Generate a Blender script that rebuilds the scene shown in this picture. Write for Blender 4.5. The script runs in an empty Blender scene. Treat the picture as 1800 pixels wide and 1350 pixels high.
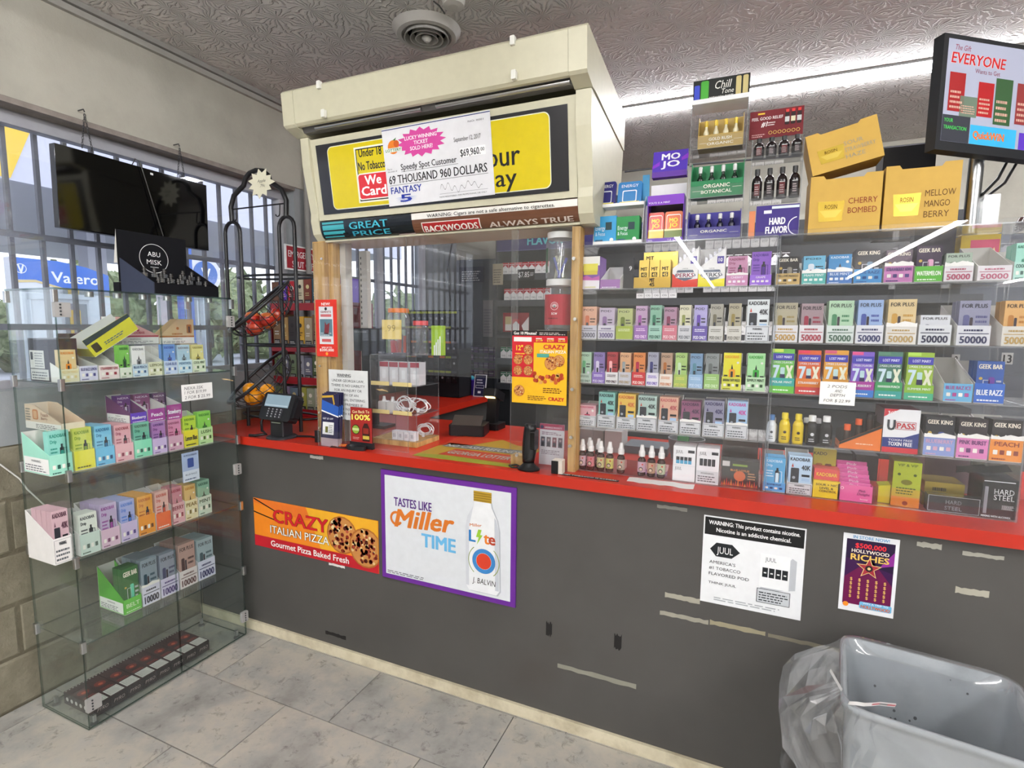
import bpy, bmesh, math, random
from mathutils import Vector, Matrix
random.seed(7)
S = bpy.context.scene
COL = S.collection
# ------------------------------------------------------------------ camera
CAM = Vector((1.67001, -1.70348, 1.44608))
CR = Vector((0.91611528, 0.4008115, 0.00910661))
CU = Vector((-0.0510657, 0.0941286, 0.99424952))
CF = Vector((-0.39764945, 0.91131221, -0.10670037))
FPX = 928.426
cd = bpy.data.cameras.new('camera'); cam = bpy.data.objects.new('camera', cd); COL.objects.link(cam)
mw = Matrix.Identity(4)
for i in range(3):
    mw[i][0], mw[i][1], mw[i][2], mw[i][3] = CR[i], CU[i], -CF[i], CAM[i]
cam.matrix_world = mw
cd.sensor_width = 36; cd.sensor_fit = 'HORIZONTAL'; cd.lens = FPX * 36 / 1800; cd.clip_start = .02
S.camera = cam
# ------------------------------------------------------------------ exposure, world
S.view_settings.view_transform = 'Standard'; S.view_settings.look = 'None'
S.view_settings.gamma = 1; S.view_settings.use_curve_mapping = False
S.view_settings.exposure = 0.8
S.cycles.transparent_max_bounces = 40
W = bpy.data.worlds.new('overcast_sky'); S.world = W; W.use_nodes = True
wn = W.node_tree.nodes; wl = W.node_tree.links
for n in list(wn): wn.remove(n)
wo = wn.new('ShaderNodeOutputWorld'); wb = wn.new('ShaderNodeBackground')
wb.inputs[0].default_value = (.86, .90, 1.0, 1); wb.inputs[1].default_value = 1.5
wl.new(wb.outputs[0], wo.inputs[0])
LED_STORE = 58.0      # emission of the LED strips in the shop
LED_BACK = 34.0       # emission of the LED strip behind the counter
# ------------------------------------------------------------------ measuring helpers: a photo point on a real plane
def ray(px, py): return CF + CR * ((px - 900) / FPX) + CU * ((675 - py) / FPX)
def on(ax, v, px, py):
    d = ray(px, py); return CAM + d * ((v - CAM[ax]) / d[ax])
def ox(v, p): return on(0, v, *p)
def oy(v, p): return on(1, v, *p)
def oz(v, p): return on(2, v, *p)
def V(*a): return Vector(a)
# ------------------------------------------------------------------ colours
def lin(c): return c / 12.92 if c <= .04045 else ((c + .055) / 1.055) ** 2.4
def C(h):
    if not isinstance(h, str): return h
    h = h.lstrip('#')
    return tuple(lin(int(h[i:i + 2], 16) / 255) for i in (0, 2, 4))
# ------------------------------------------------------------------ materials
MAT = {}
def newmat(name):
    m = bpy.data.materials.new(name); m.use_nodes = True
    nt = m.node_tree
    for n in list(nt.nodes): nt.nodes.remove(n)
    o = nt.nodes.new('ShaderNodeOutputMaterial')
    MAT[name] = m
    return m, nt, o
def nd(nt, t, **kw):
    n = nt.nodes.new(t)
    for k, v in kw.items():
        if k.startswith('i_'):
            k = k[2:]; k = int(k) if k.isdigit() else k
            n.inputs[k].default_value = v
        else: setattr(n, k, v)
    return n
def principled(nt, o, rough=.5, metal=0, spec=.5, coat=0):
    b = nt.nodes.new('ShaderNodeBsdfPrincipled')
    b.inputs['Roughness'].default_value = rough; b.inputs['Metallic'].default_value = metal
    b.inputs['Specular IOR Level'].default_value = spec; b.inputs['Coat Weight'].default_value = coat
    nt.links.new(b.outputs[0], o.inputs[0]); return b
def attr_mat(name, rough, metal=0, spec=.5, coat=0, var=.06):
    m, nt, o = newmat(name); b = principled(nt, o, rough, metal, spec, coat)
    a = nd(nt, 'ShaderNodeAttribute', attribute_name='Col')
    g = nd(nt, 'ShaderNodeNewGeometry')
    n = nd(nt, 'ShaderNodeTexNoise', i_Scale=35.0, i_Detail=2.0); nt.links.new(g.outputs['Position'], n.inputs['Vector'])
    mp = nd(nt, 'ShaderNodeMapRange'); mp.inputs['To Min'].default_value = 1 - var; mp.inputs['To Max'].default_value = 1 + var
    nt.links.new(n.outputs['Fac'], mp.inputs['Value'])
    v = nd(nt, 'ShaderNodeVectorMath', operation='SCALE'); nt.links.new(a.outputs['Color'], v.inputs[0]); nt.links.new(mp.outputs[0], v.inputs['Scale'])
    nt.links.new(v.outputs[0], b.inputs['Base Color'])
attr_mat('paper', .5, spec=.35)
attr_mat('matte', .85, spec=.15)
attr_mat('gloss', .22, spec=.5)
attr_mat('plastic', .42, spec=.4)
attr_mat('dark_screen', .07, spec=.5, var=0)
attr_mat('metal', .28, metal=1)
attr_mat('blackmetal', .38, spec=.5)
attr_mat('foil', .25, metal=.55)
def thin_glass(name, tint, f0=.045, rough=0.0, haze=0.0):
    m, nt, o = newmat(name)
    tr = nd(nt, 'ShaderNodeBsdfTransparent'); tr.inputs[0].default_value = (*tint, 1)
    gl = nd(nt, 'ShaderNodeBsdfGlossy'); gl.inputs['Roughness'].default_value = rough; gl.inputs[0].default_value = (1, 1, 1, 1)
    lw = nd(nt, 'ShaderNodeLayerWeight'); lw.inputs[0].default_value = .5
    p = nd(nt, 'ShaderNodeMath', operation='POWER', i_1=5.0); nt.links.new(lw.outputs['Facing'], p.inputs[0])
    q = nd(nt, 'ShaderNodeMath', operation='MULTIPLY_ADD', i_1=.9, i_2=f0); nt.links.new(p.outputs[0], q.inputs[0])
    mx = nd(nt, 'ShaderNodeMixShader'); nt.links.new(q.outputs[0], mx.inputs[0]); nt.links.new(tr.outputs[0], mx.inputs[1]); nt.links.new(gl.outputs[0], mx.inputs[2])
    out = mx
    if haze:
        df = nd(nt, 'ShaderNodeBsdfDiffuse'); df.inputs[0].default_value = (.8, .82, .85, 1)
        no = nd(nt, 'ShaderNodeTexNoise', i_Scale=9.0, i_Detail=4.0)
        g = nd(nt, 'ShaderNodeNewGeometry'); nt.links.new(g.outputs['Position'], no.inputs['Vector'])
        mm = nd(nt, 'ShaderNodeMath', operation='MULTIPLY', i_1=haze); nt.links.new(no.outputs['Fac'], mm.inputs[0])
        m2 = nd(nt, 'ShaderNodeMixShader'); nt.links.new(mm.outputs[0], m2.inputs[0]); nt.links.new(mx.outputs[0], m2.inputs[1]); nt.links.new(df.outputs[0], m2.inputs[2]); out = m2
    nt.links.new(out.outputs[0], o.inputs[0])
thin_glass('acrylic', (.965, .97, .975), .030, haze=.02)
thin_glass('acrylic_edge', (.70, .73, .76), .10, rough=.15, haze=.25)
thin_glass('glass', (.955, .975, .965), .03, haze=.03)
thin_glass('glass_edge', (.30, .42, .38), .12, rough=.1)
thin_glass('window_glass', (.93, .95, .97), .04, haze=.10)
thin_glass('jar', (.92, .93, .93), .08, haze=.16)
thin_glass('bag', (.93, .94, .95), .12, rough=.10, haze=.20)
def emit(name, col, st):
    m, nt, o = newmat(name); e = nd(nt, 'ShaderNodeEmission'); e.inputs[0].default_value = (*col, 1); e.inputs[1].default_value = st
    nt.links.new(e.outputs[0], o.inputs[0])
emit('led', (1, 1, 1), LED_STORE); emit('led_back', (.97, .97, 1), LED_BACK); emit('warm_lamp', (1, .62, .22), 5.0)
m, nt, o = newmat('screen'); a = nd(nt, 'ShaderNodeAttribute', attribute_name='Col'); b = principled(nt, o, .25, spec=.4)
nt.links.new(a.outputs['Color'], b.inputs['Base Color']); nt.links.new(a.outputs['Color'], b.inputs['Emission Color']); b.inputs['Emission Strength'].default_value = .22
# --- surfaces of the room
def ramp(nt, fac, stops):
    r = nd(nt, 'ShaderNodeValToRGB'); e = r.color_ramp.elements
    while len(e) < len(stops): e.new(.5)
    for i, (p, c) in enumerate(stops): e[i].position = p; e[i].color = (*C(c), 1)
    nt.links.new(fac, r.inputs[0]); return r
def geo(nt): return nd(nt, 'ShaderNodeNewGeometry').outputs['Position']
def noise(nt, vec, sc, det=4, rough=.55, dist=0):
    n = nd(nt, 'ShaderNodeTexNoise', i_Scale=sc, i_Detail=det, i_Roughness=rough, i_Distortion=dist); nt.links.new(vec, n.inputs['Vector']); return n.outputs['Fac']
def bump(nt, h, b, st, dist):
    n = nd(nt, 'ShaderNodeBump'); n.inputs['Strength'].default_value = st; n.inputs['Distance'].default_value = dist
    nt.links.new(h, n.inputs['Height']); nt.links.new(n.outputs[0], b.inputs['Normal'])
def mul(nt, a, b2, t='MULTIPLY', f=1.0):
    m = nd(nt, 'ShaderNodeMix', data_type='RGBA', blend_type=t); m.inputs[0].default_value = f
    nt.links.new(a, m.inputs[6]); nt.links.new(b2, m.inputs[7]); return m.outputs[2]
m, nt, o = newmat('floor_tile'); b = principled(nt, o, .38, spec=.4)
g = geo(nt); oi = nd(nt, 'ShaderNodeObjectInfo')
vm = nd(nt, 'ShaderNodeVectorMath', operation='MULTIPLY_ADD'); vm.inputs[1].default_value = (7, 7, 7)
cx = nd(nt, 'ShaderNodeCombineXYZ'); [nt.links.new(oi.outputs['Random'], cx.inputs[i]) for i in range(3)]
nt.links.new(cx.outputs[0], vm.inputs[0]); nt.links.new(g, vm.inputs[2])
c1 = ramp(nt, noise(nt, vm.outputs[0], 4.5, 6, .62), [(.3, '8d8b86'), (.46, 'a6a49f'), (.58, 'b8b2a7'), (.75, 'a9a8a6')])
c2 = ramp(nt, noise(nt, vm.outputs[0], 22, 6, .7, .6), [(.30, '8f8d8a'), (.44, 'ffffff'), (1, 'ffffff')])
nt.links.new(mul(nt, c1.outputs[0], c2.outputs[0], f=.7), b.inputs['Base Color'])
bump(nt, noise(nt, g, 60, 4), b, .08, .004)
m, nt, o = newmat('grout'); b = principled(nt, o, .9); b.inputs['Base Color'].default_value = (*C('3c3a38'), 1)
m, nt, o = newmat('counter_grey'); b = principled(nt, o, .5, spec=.35); g = geo(nt)
c1 = ramp(nt, noise(nt, g, 1.6, 4), [(.3, '4c4a48'), (.6, '545250'), (.8, '504c49')])
c2 = ramp(nt, noise(nt, g, 48, 6, .75, 1.5), [(.0, 'c8c4bc'), (.20, 'c8c4bc'), (.245, 'ffffff'), (1, 'ffffff')])
nt.links.new(mul(nt, c1.outputs[0], c2.outputs[0], f=.35), b.inputs['Base Color'])
m, nt, o = newmat('red_laminate'); b = principled(nt, o, .3, spec=.45); g = geo(nt)
c1 = ramp(nt, noise(nt, g, 5, 5), [(.3, 'b62817'), (.6, 'bb2a18'), (.8, 'bd2e1c')]); nt.links.new(c1.outputs[0], b.inputs['Base Color'])
r1 = ramp(nt, noise(nt, g, 14, 5), [(.3, '909090'), (.7, '989898')]); nt.links.new(r1.outputs[0], b.inputs['Roughness'])
def wallmat(name, cols, sc=3.0, bst=.15, bsc=40):
    m, nt, o = newmat(name); b = principled(nt, o, .75, spec=.25); g = geo(nt)
    nt.links.new(ramp(nt, noise(nt, g, sc, 6, .6), cols).outputs[0], b.inputs['Base Color']); bump(nt, noise(nt, g, bsc, 5, .7), b, bst, .01)
wallmat('wall_paint', [(.3, '9a978d'), (.55, 'aaa79c'), (.8, 'a09c91')], 2.2)
wallmat('wall_grey', [(.3, '85888a'), (.6, '95999b'), (.8, '8b8e90')], 2.2)
wallmat('store_wall', [(.3, 'b5b2ac'), (.6, 'c5c2bc'), (.8, 'bbb8b0')], 2.0)
wallmat('dark_wall', [(.3, '5d6068'), (.6, '6c7078'), (.8, '62656d')], 2.0)
wallmat('block', [(.25, '635e50'), (.45, '7a7463'), (.6, '878170'), (.8, '6e6858')], 7.0, .6, 30)
wallmat('mortar', [(.3, '5a5446'), (.7, '6e6857')], 20, .6)
wallmat('trim_brown', [(.3, '776f68'), (.6, '8a827c'), (.8, '6f6761')], 14)
wallmat('asphalt', [(.3, '9a9ca4'), (.6, 'a9abb3'), (.8, 'a0a2aa')], .6)
wallmat('bush_leaf', [(.25, '3d4a30'), (.45, '6a7850'), (.6, '8c9470'), (.8, '55623e')], 5.0, .8, 12)
wallmat('baseboard_wood', [(.3, 'b5aa90'), (.55, 'd8cfb6'), (.8, 'c6bca0')], 9)
wallmat('can_plastic', [(.25, '82878b'), (.5, '9ca1a5'), (.8, '8f9599')], 6, .1, 50)
# wood with grain along z
m, nt, o = newmat('wood'); b = principled(nt, o, .55, spec=.3); g = geo(nt)
mpn = nd(nt, 'ShaderNodeMapping'); mpn.inputs['Scale'].default_value = (1, 1, .06); nt.links.new(g, mpn.inputs[0])
nt.links.new(ramp(nt, noise(nt, mpn.outputs[0], 60, 4, .6, .4), [(.3, '9b7440'), (.5, 'c09a5e'), (.7, 'd0ad74')]).outputs[0], b.inputs['Base Color'])
# slap-brush ceiling: ridges radiating from scattered centres
m, nt, o = newmat('ceiling_texture'); b = principled(nt, o, .5, spec=.22); g = geo(nt)
nz = nd(nt, 'ShaderNodeTexNoise', i_Scale=7.0, i_Detail=3.0); nt.links.new(g, nz.inputs['Vector'])
ad = nd(nt, 'ShaderNodeVectorMath', operation='MULTIPLY_ADD'); ad.inputs[1].default_value = (.12, .12, 0); nt.links.new(nz.outputs['Color'], ad.inputs[0]); nt.links.new(g, ad.inputs[2])
vo = nd(nt, 'ShaderNodeTexVoronoi', voronoi_dimensions='2D'); vo.inputs['Scale'].default_value = 8.0; nt.links.new(ad.outputs[0], vo.inputs['Vector'])
sb = nd(nt, 'ShaderNodeVectorMath', operation='SUBTRACT'); nt.links.new(ad.outputs[0], sb.inputs[0]); nt.links.new(vo.outputs['Position'], sb.inputs[1])
sx = nd(nt, 'ShaderNodeSeparateXYZ'); nt.links.new(sb.outputs[0], sx.inputs[0])
at = nd(nt, 'ShaderNodeMath', operation='ARCTAN2'); nt.links.new(sx.outputs[1], at.inputs[0]); nt.links.new(sx.outputs[0], at.inputs[1])
n2 = noise(nt, g, 16, 3)
mm = nd(nt, 'ShaderNodeMath', operation='MULTIPLY', i_1=17.0); nt.links.new(at.outputs[0], mm.inputs[0])
m3 = nd(nt, 'ShaderNodeMath', operation='MULTIPLY_ADD', i_1=11.0); nt.links.new(n2, m3.inputs[0]); nt.links.new(mm.outputs[0], m3.inputs[2])
sn = nd(nt, 'ShaderNodeMath', operation='SINE'); nt.links.new(m3.outputs[0], sn.inputs[0])
pw = nd(nt, 'ShaderNodeMapRange'); pw.inputs['From Min'].default_value = .22; pw.inputs['From Max'].default_value = 1.0; nt.links.new(sn.outputs[0], pw.inputs['Value'])
mk = nd(nt, 'ShaderNodeMath', operation='MULTIPLY'); nt.links.new(pw.outputs[0], mk.inputs[0]); nt.links.new(noise(nt, g, 22, 4, .7), mk.inputs[1])
bump(nt, mk.outputs[0], b, 1.0, .016)
b.inputs['Base Color'].default_value = (*C('dad6d3'), 1)
# ------------------------------------------------------------------ mesh builder
GL = {}
def glyphs(s, bold):
    bold = min(bold, 0); k = (s, bold)
    if k in GL: return GL[k]
    cu = bpy.data.curves.new('tmp', 'FONT'); cu.body = s; cu.size = 1; cu.resolution_u = 2; cu.fill_mode = 'FRONT'; cu.offset = bold
    ob = bpy.data.objects.new('tmp', cu); COL.objects.link(ob)
    dg = bpy.context.evaluated_depsgraph_get(); me = ob.evaluated_get(dg).to_mesh()
    vs = [(v.co.x / .72, v.co.y / .72) for v in me.vertices]; fs = [tuple(p.vertices) for p in me.polygons]
    if vs:
        x0 = min(v[0] for v in vs); vs = [(x - x0, y) for x, y in vs]
    w = max([v[0] for v in vs] or [1])
    bpy.data.objects.remove(ob); bpy.data.curves.remove(cu)
    GL[k] = (vs, fs, w); return GL[k]
WO = {}
class MB:
    def __init__(s, mat='paper', T=None):
        s.v = []; s.f = []; s.c = []; s.m = []; s.sm = []; s.mat = mat; s.T = T or Matrix.Identity(4)
    def add(s, vs, fs, col, smooth=False, mat=None):
        n = len(s.v); s.v += [s.T @ Vector(p) for p in vs]; c = C(col)
        for f in fs: s.f.append([i + n for i in f]); s.c.append(c); s.m.append(mat or s.mat); s.sm.append(smooth)
        return s
    def box(s, x0, x1, y0, y1, z0, z1, col='ffffff', mat=None, cols=None):
        # cols: per face [bottom, top, front(-y), right(+x), back(+y), left(-x)]
        v = [(x0, y0, z0), (x1, y0, z0), (x1, y1, z0), (x0, y1, z0), (x0, y0, z1), (x1, y0, z1), (x1, y1, z1), (x0, y1, z1)]
        F = [(3, 2, 1, 0), (4, 5, 6, 7), (0, 1, 5, 4), (1, 2, 6, 5), (2, 3, 7, 6), (3, 0, 4, 7)]
        if not cols: s.add(v, F, col, mat=mat)
        else:
            for f, c in zip(F, cols): s.add(v, [f], c or col, mat=mat)
        return s
    def rbox(s, x0, x1, y0, y1, z0, z1, r, col='ffffff', n=4, ax='z', mat=None, smooth=False):
        # box with corners rounded in the plane normal to ax
        def prof(a0, a1, b0, b1):
            P = []
            for (cx, cy, t) in ((a1 - r, b1 - r, 0), (a0 + r, b1 - r, 90), (a0 + r, b0 + r, 180), (a1 - r, b0 + r, 270)):
                for i in range(n + 1):
                    t2 = math.radians(t + 90 * i / n); P.append((cx + r * math.cos(t2), cy + r * math.sin(t2)))
            return P
        if ax == 'z': return s.prism([(a, b, z0) for a, b in prof(x0, x1, y0, y1)], (0, 0, z1 - z0), col, mat)
        if ax == 'y': return s.prism([(a, y0, b) for a, b in prof(x0, x1, z0, z1)], (0, y1 - y0, 0), col, mat)
        return s.prism([(x0, a, b) for a, b in prof(y0, y1, z0, z1)], (x1 - x0, 0, 0), col, mat)
    def prism(s, pts, d, col='ffffff', mat=None, smooth=False):
        n = len(pts); a = [Vector(p) for p in pts]; d = Vector(d); b = [p + d for p in a]
        nrm = Vector((0, 0, 0))
        for i in range(n): nrm += (a[i] - a[0]).cross(a[(i + 1) % n] - a[0])
        fl = nrm.dot(d) > 0
        F = [tuple(range(n)), tuple(range(2 * n - 1, n - 1, -1))] + [(i, i + n, (i + 1) % n + n, (i + 1) % n) for i in range(n)]
        if fl: F = [tuple(reversed(f)) for f in F]
        return s.add(a + b, F, col, mat=mat, smooth=smooth)
    def tube(s, pts, r, col='000000', n=8, closed=False, mat=None, rads=None):
        P = [Vector(p) for p in pts]; m = len(P); vs = []; up = None
        for i in range(m):
            if closed: t = (P[(i + 1) % m] - P[i - 1])
            else: t = P[min(i + 1, m - 1)] - P[max(i - 1, 0)]
            t = t.normalized() if t.length > 1e-9 else Vector((0, 0, 1))
            if up is None: up = Vector((0, 0, 1)) if abs(t.z) < .9 else Vector((1, 0, 0))
            a = t.cross(up)
            if a.length < 1e-4: a = t.cross(Vector((1, 0, 0)) if abs(t.x) < .9 else Vector((0, 1, 0)))
            a.normalize(); b = a.cross(t).normalized(); up = b
            rr = rads[i] if rads else r
            vs += [P[i] + a * rr * math.cos(2 * math.pi * k / n) + b * rr * math.sin(2 * math.pi * k / n) for k in range(n)]
        F = []
        for i in range(m if closed else m - 1):
            j = (i + 1) % m
            F += [(i * n + k, i * n + (k + 1) % n, j * n + (k + 1) % n, j * n + k) for k in range(n)]
        s.add(vs, F, col, True, mat)
        if not closed: s.add(vs[:n], [tuple(range(n - 1, -1, -1))], col, mat=mat); s.add(vs[-n:], [tuple(range(n))], col, mat=mat)
        return s
    def cyl(s, p0, p1, r, col, n=16, mat=None, r1=None):
        return s.tube([p0, p1], r, col, n, mat=mat, rads=[r, r if r1 is None else r1])
    def lathe(s, prof, c=(0, 0, 0), n=16, col='ffffff', mat=None, sq=1.0, cols=None):
        # prof: (radius, z) from the bottom up
        c = Vector(c); vs = []
        for r, z in prof: vs += [c + Vector((r * math.cos(2 * math.pi * k / n), r * sq * math.sin(2 * math.pi * k / n), z)) for k in range(n)]
        for i in range(len(prof) - 1):
            F = [(i * n + k, i * n + (k + 1) % n, (i + 1) * n + (k + 1) % n, (i + 1) * n + k) for k in range(n)]
            s.add(vs, F, cols[i] if cols else col, True, mat) if 0 else s._addsub(vs, F, cols[i] if cols else col, mat)
        if prof[0][0] > 1e-5: s.add(vs[:n], [tuple(range(n - 1, -1, -1))], cols[0] if cols else col, mat=mat)
        if prof[-1][0] > 1e-5: s.add(vs[-n:], [tuple(range(n))], cols[-1] if cols else col, mat=mat)
        return s
    def _addsub(s, vs, F, col, mat):
        used = sorted({i for f in F for i in f}); mp = {a: b for b, a in enumerate(used)}
        return s.add([vs[i] for i in used], [tuple(mp[i] for i in f) for f in F], col, True, mat)
    def ball(s, c, r, col, n=12, sz=1.0, mat=None):
        k = n // 2
        return s.lathe([(max(1e-6, r * math.sin(math.pi * i / k)), -r * sz * math.cos(math.pi * i / k)) for i in range(k + 1)], c, n, col, mat)
    def build(s, name, parent=None, label=None, cat=None, group=None, kind=None, origin=None, mats=None):
        me = bpy.data.meshes.new(name)
        if origin is None:
            if parent is not None: origin = WO[parent]
            else:
                xs = [p.x for p in s.v]; ys = [p.y for p in s.v]; zs = [p.z for p in s.v]
                origin = Vector(((min(xs) + max(xs)) / 2, (min(ys) + max(ys)) / 2, min(zs)))
        origin = Vector(origin)
        me.from_pydata([p - origin for p in s.v], [], s.f)
        names = []
        for n in s.m:
            if n not in names: names.append(n)
        for n in names: me.materials.append(MAT[n])
        me.polygons.foreach_set('material_index', [names.index(n) for n in s.m])
        me.polygons.foreach_set('use_smooth', s.sm)
        at = me.attributes.new('Col', 'FLOAT_COLOR', 'CORNER')
        buf = []
        for f, c in zip(s.f, s.c): buf += [c[0], c[1], c[2], 1.0] * len(f)
        at.data.foreach_set('color', buf)
        me.update()
        ob = bpy.data.objects.new(name, me); COL.objects.link(ob); WO[ob] = origin
        if parent is not None: ob.parent = parent; ob.location = origin - WO[parent]
        else: ob.location = origin
        tag(ob, label, cat, group, kind); return ob
    def pr(s, O, ex=(1, 0, 0), ey=(0, 0, 1)): return Print(s, O, ex, ey)
def tag(o, label=None, cat=None, group=None, kind=None):
    if label: o['label'] = label
    if cat: o['category'] = cat
    if group: o['group'] = group
    if kind: o['kind'] = kind
    return o
def thing(name, label, cat, loc, group=None, kind=None):
    e = bpy.data.objects.new(name, None); COL.objects.link(e); e.location = Vector(loc); e.empty_display_size = .05; WO[e] = Vector(loc)
    return tag(e, label, cat, group, kind)
def dup(o, off, parent=None, label=None, group=None):
    c = o.copy(); COL.objects.link(c); off = Vector(off); WO[c] = WO[o] + off
    if parent is None: c.location = o.location + off
    else: c.parent = parent; c.location = WO[c] - WO[parent]
    if label: c['label'] = label
    if group: c['group'] = group
    for ch in o.children:
        k = ch.copy(); COL.objects.link(k); k.parent = c; WO[k] = WO[ch] + off
        for g2 in ch.children:
            q = g2.copy(); COL.objects.link(q); q.parent = k; WO[q] = WO[g2] + off
    return c
class Print:
    # flat print on a face: origin at the lower left, ex to the right, ey up
    def __init__(s, mb, O, ex, ey):
        s.mb = mb; s.O = Vector(O); s.ex = Vector(ex).normalized(); s.ey = Vector(ey).normalized(); s.n = s.ex.cross(s.ey).normalized(); s.mat = None
    def P(s, x, y, l): return s.O + s.ex * x + s.ey * y + s.n * (l * .0004)
    def poly(s, pts, col, l=1):
        s.mb.add([s.P(x, y, l) for x, y in pts], [tuple(range(len(pts)))], col, mat=s.mat); return s
    def rect(s, x0, y0, x1, y1, col, l=1): return s.poly([(x0, y0), (x1, y0), (x1, y1), (x0, y1)], col, l)
    def frame(s, x0, y0, x1, y1, t, col, l=1):
        s.rect(x0, y0, x1, y0 + t, col, l); s.rect(x0, y1 - t, x1, y1, col, l); s.rect(x0, y0 + t, x0 + t, y1 - t, col, l); return s.rect(x1 - t, y0 + t, x1, y1 - t, col, l)
    def circ(s, x, y, r, col, l=1, n=20, ry=None):
        return s.poly([(x + r * math.cos(2 * math.pi * k / n), y + (ry or r) * math.sin(2 * math.pi * k / n)) for k in range(n)], col, l)
    def ring(s, x, y, r, t, col, l=1, n=32, a0=0, a1=360):
        A = [math.radians(a0 + (a1 - a0) * k / n) for k in range(n + 1)]
        for a, b in zip(A, A[1:]):
            s.poly([(x + (r - t) * math.cos(a), y + (r - t) * math.sin(a)), (x + r * math.cos(a), y + r * math.sin(a)), (x + r * math.cos(b), y + r * math.sin(b)), (x + (r - t) * math.cos(b), y + (r - t) * math.sin(b))], col, l)
        return s
    def rr(s, x0, y0, x1, y1, r, col, l=1, n=4):
        P = []
        for (cx, cy, t) in ((x1 - r, y1 - r, 0), (x0 + r, y1 - r, 90), (x0 + r, y0 + r, 180), (x1 - r, y0 + r, 270)):
            for i in range(n + 1): t2 = math.radians(t + 90 * i / n); P.append((cx + r * math.cos(t2), cy + r * math.sin(t2)))
        return s.poly(P, col, l)
    def text(s, t, x, y, h, col, w=None, al='l', l=2, bold=.012, sh=0, slope=0, maxw=None, arch=0):
        vs, fs, gw = glyphs(t, bold)
        if not vs: return s
        kx = h
        if w: kx = w / gw
        elif maxw and gw * h > maxw: kx = maxw / gw
        W_ = gw * kx; x0 = x - (W_ / 2 if al == 'c' else W_ if al == 'r' else 0)
        q = h * min(bold, .06) * .75
        for i, (dx, dy) in enumerate([(0, 0)] if bold < .008 else [(-q, 0), (q, 0)] if bold < .025 else [(-q, -q * .6), (q, -q * .6), (-q, q * .6), (q, q * .6)]):
            pts = [s.P(x0 + dx + a * kx + b * h * sh, y + dy + b * h + a * kx * slope + arch * (1 - (2 * a / gw - 1) ** 2), l + .16 * i) for a, b in vs]
            s.mb.add(pts, fs, col, mat=s.mat)
        return s
    def lines(s, x0, x1, y0, y1, n, col, l=2, fill=.45, rag=.25):
        # unreadably small print: a row of short dashes per line
        dy = (y1 - y0) / n; rnd = random.Random(int((x0 + y0 * 7 + n) * 1e5) & 0xffff)
        for i in range(n):
            e = x1 - (x1 - x0) * rag * rnd.random(); yy = y1 - dy * (i + 1); x = x0
            while x < e:
                ww = (x1 - x0) * (.05 + .12 * rnd.random()); s.rect(x, yy, min(x + ww, e), yy + dy * fill, col, l); x += ww + (x1 - x0) * .03
        return s
def place(x, y, z, yaw=0, pitch=0, roll=0):
    return Matrix.Translation((x, y, z)) @ Matrix.Rotation(math.radians(yaw), 4, 'Z') @ Matrix.Rotation(math.radians(pitch), 4, 'X') @ Matrix.Rotation(math.radians(roll), 4, 'Y')
ORD = ['first', 'second', 'third', 'fourth', 'fifth', 'sixth', 'seventh', 'eighth', 'ninth', 'tenth', 'eleventh', 'twelfth']
# ------------------------------------------------------------------ the setting
XL = -.77; YB = 2.6; ZC = 2.68; XR = 9.0; YF = -15.0
def struct(name, mb, parent=None, **k): return mb.build(name, parent, kind='structure' if parent is None else None, **k)
# LED strips of the shop (lines of the long ones show in the acrylic), running front to back on the ceiling
for i, (x, y0, y1, nm) in enumerate([(.85, -13.6, -4.7, 'left'), (3.65, -11.5, -4.7, 'middle'), (7.1, -14.0, -4.7, 'right'), (.85, -4.3, -1.0, 'a'), (3.65, -4.3, -.8, 'b')]):
    lab = ['long white ceiling light strip down the shop above the near aisle', 'long white ceiling light strip down the middle of the shop', 'long white ceiling light strip down the right side of the shop',
           'short added light strip, unseen behind the viewer on the left', 'short added light strip, unseen behind the viewer on the right'][i]  # short near pair is added out of view to brighten the ceiling
    t = thing('light_strip', lab, 'light', (x, (y0 + y1) / 2, ZC), 'shop light strips')
    MB('plastic').box(x - .012, x + .012, y0, y1, ZC - .09, ZC - .001, 'e8e8e8').build('housing', t)
    MB('led').box(x - .016, x + .016, y0 + .02, y1 - .02, ZC - .13, ZC - .0905, 'ffffff').build('diffuser', t)
bx0 = .72; bx1 = 4.2
t = thing('light_strip', 'bright white light strip on the ceiling behind the acrylic display case', 'light', (1.9, 1.42, ZC))
MB('plastic').box(bx0, bx1, 1.385, 1.49, ZC - .004, ZC - .001, 'd8d8d8').box(bx0, bx1, 1.380, 1.3848, ZC - .012, ZC - .001, '8a8a8a').build('housing', t)
MB('led_back').box(bx0, bx1, 1.386, 1.485, ZC - .026, ZC - .0045, 'ffffff').build('diffuser', t)
# floor: a base with every tile near the viewer as its own piece
fl = struct('floor', MB('grout').box(XL - .1, XR, YF, YB, -.06, -.0065, '3c3a38'))
TL, TW, TX, TY, TO = .6096, .3073, -.2645, -.0168, .6557
tile = None; tcache = {}
def put_tile(x0, x1, y0, y1):
    x0 = max(x0, XL); g_ = .0019
    if x1 - x0 < .03: return
    k = (round(x1 - x0, 3), round(y1 - y0, 3))
    if k not in tcache:
        b = MB('floor_tile'); b.box(x0 + g_, x1 - g_, y0 + g_, y1 - g_, -.0065, 0, 'a0a09c'); o_ = b.build('tile', None, origin=((x0 + x1) / 2, (y0 + y1) / 2, -.0065)); o_.parent = fl; o_.location = WO[o_] - WO[fl]; tcache[k] = o_
    else:
        s_ = tcache[k]; c = s_.copy(); COL.objects.link(c); c.parent = fl; WO[c] = Vector(((x0 + x1) / 2, (y0 + y1) / 2, -.0065)); c.location = WO[c] - WO[fl]
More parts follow.
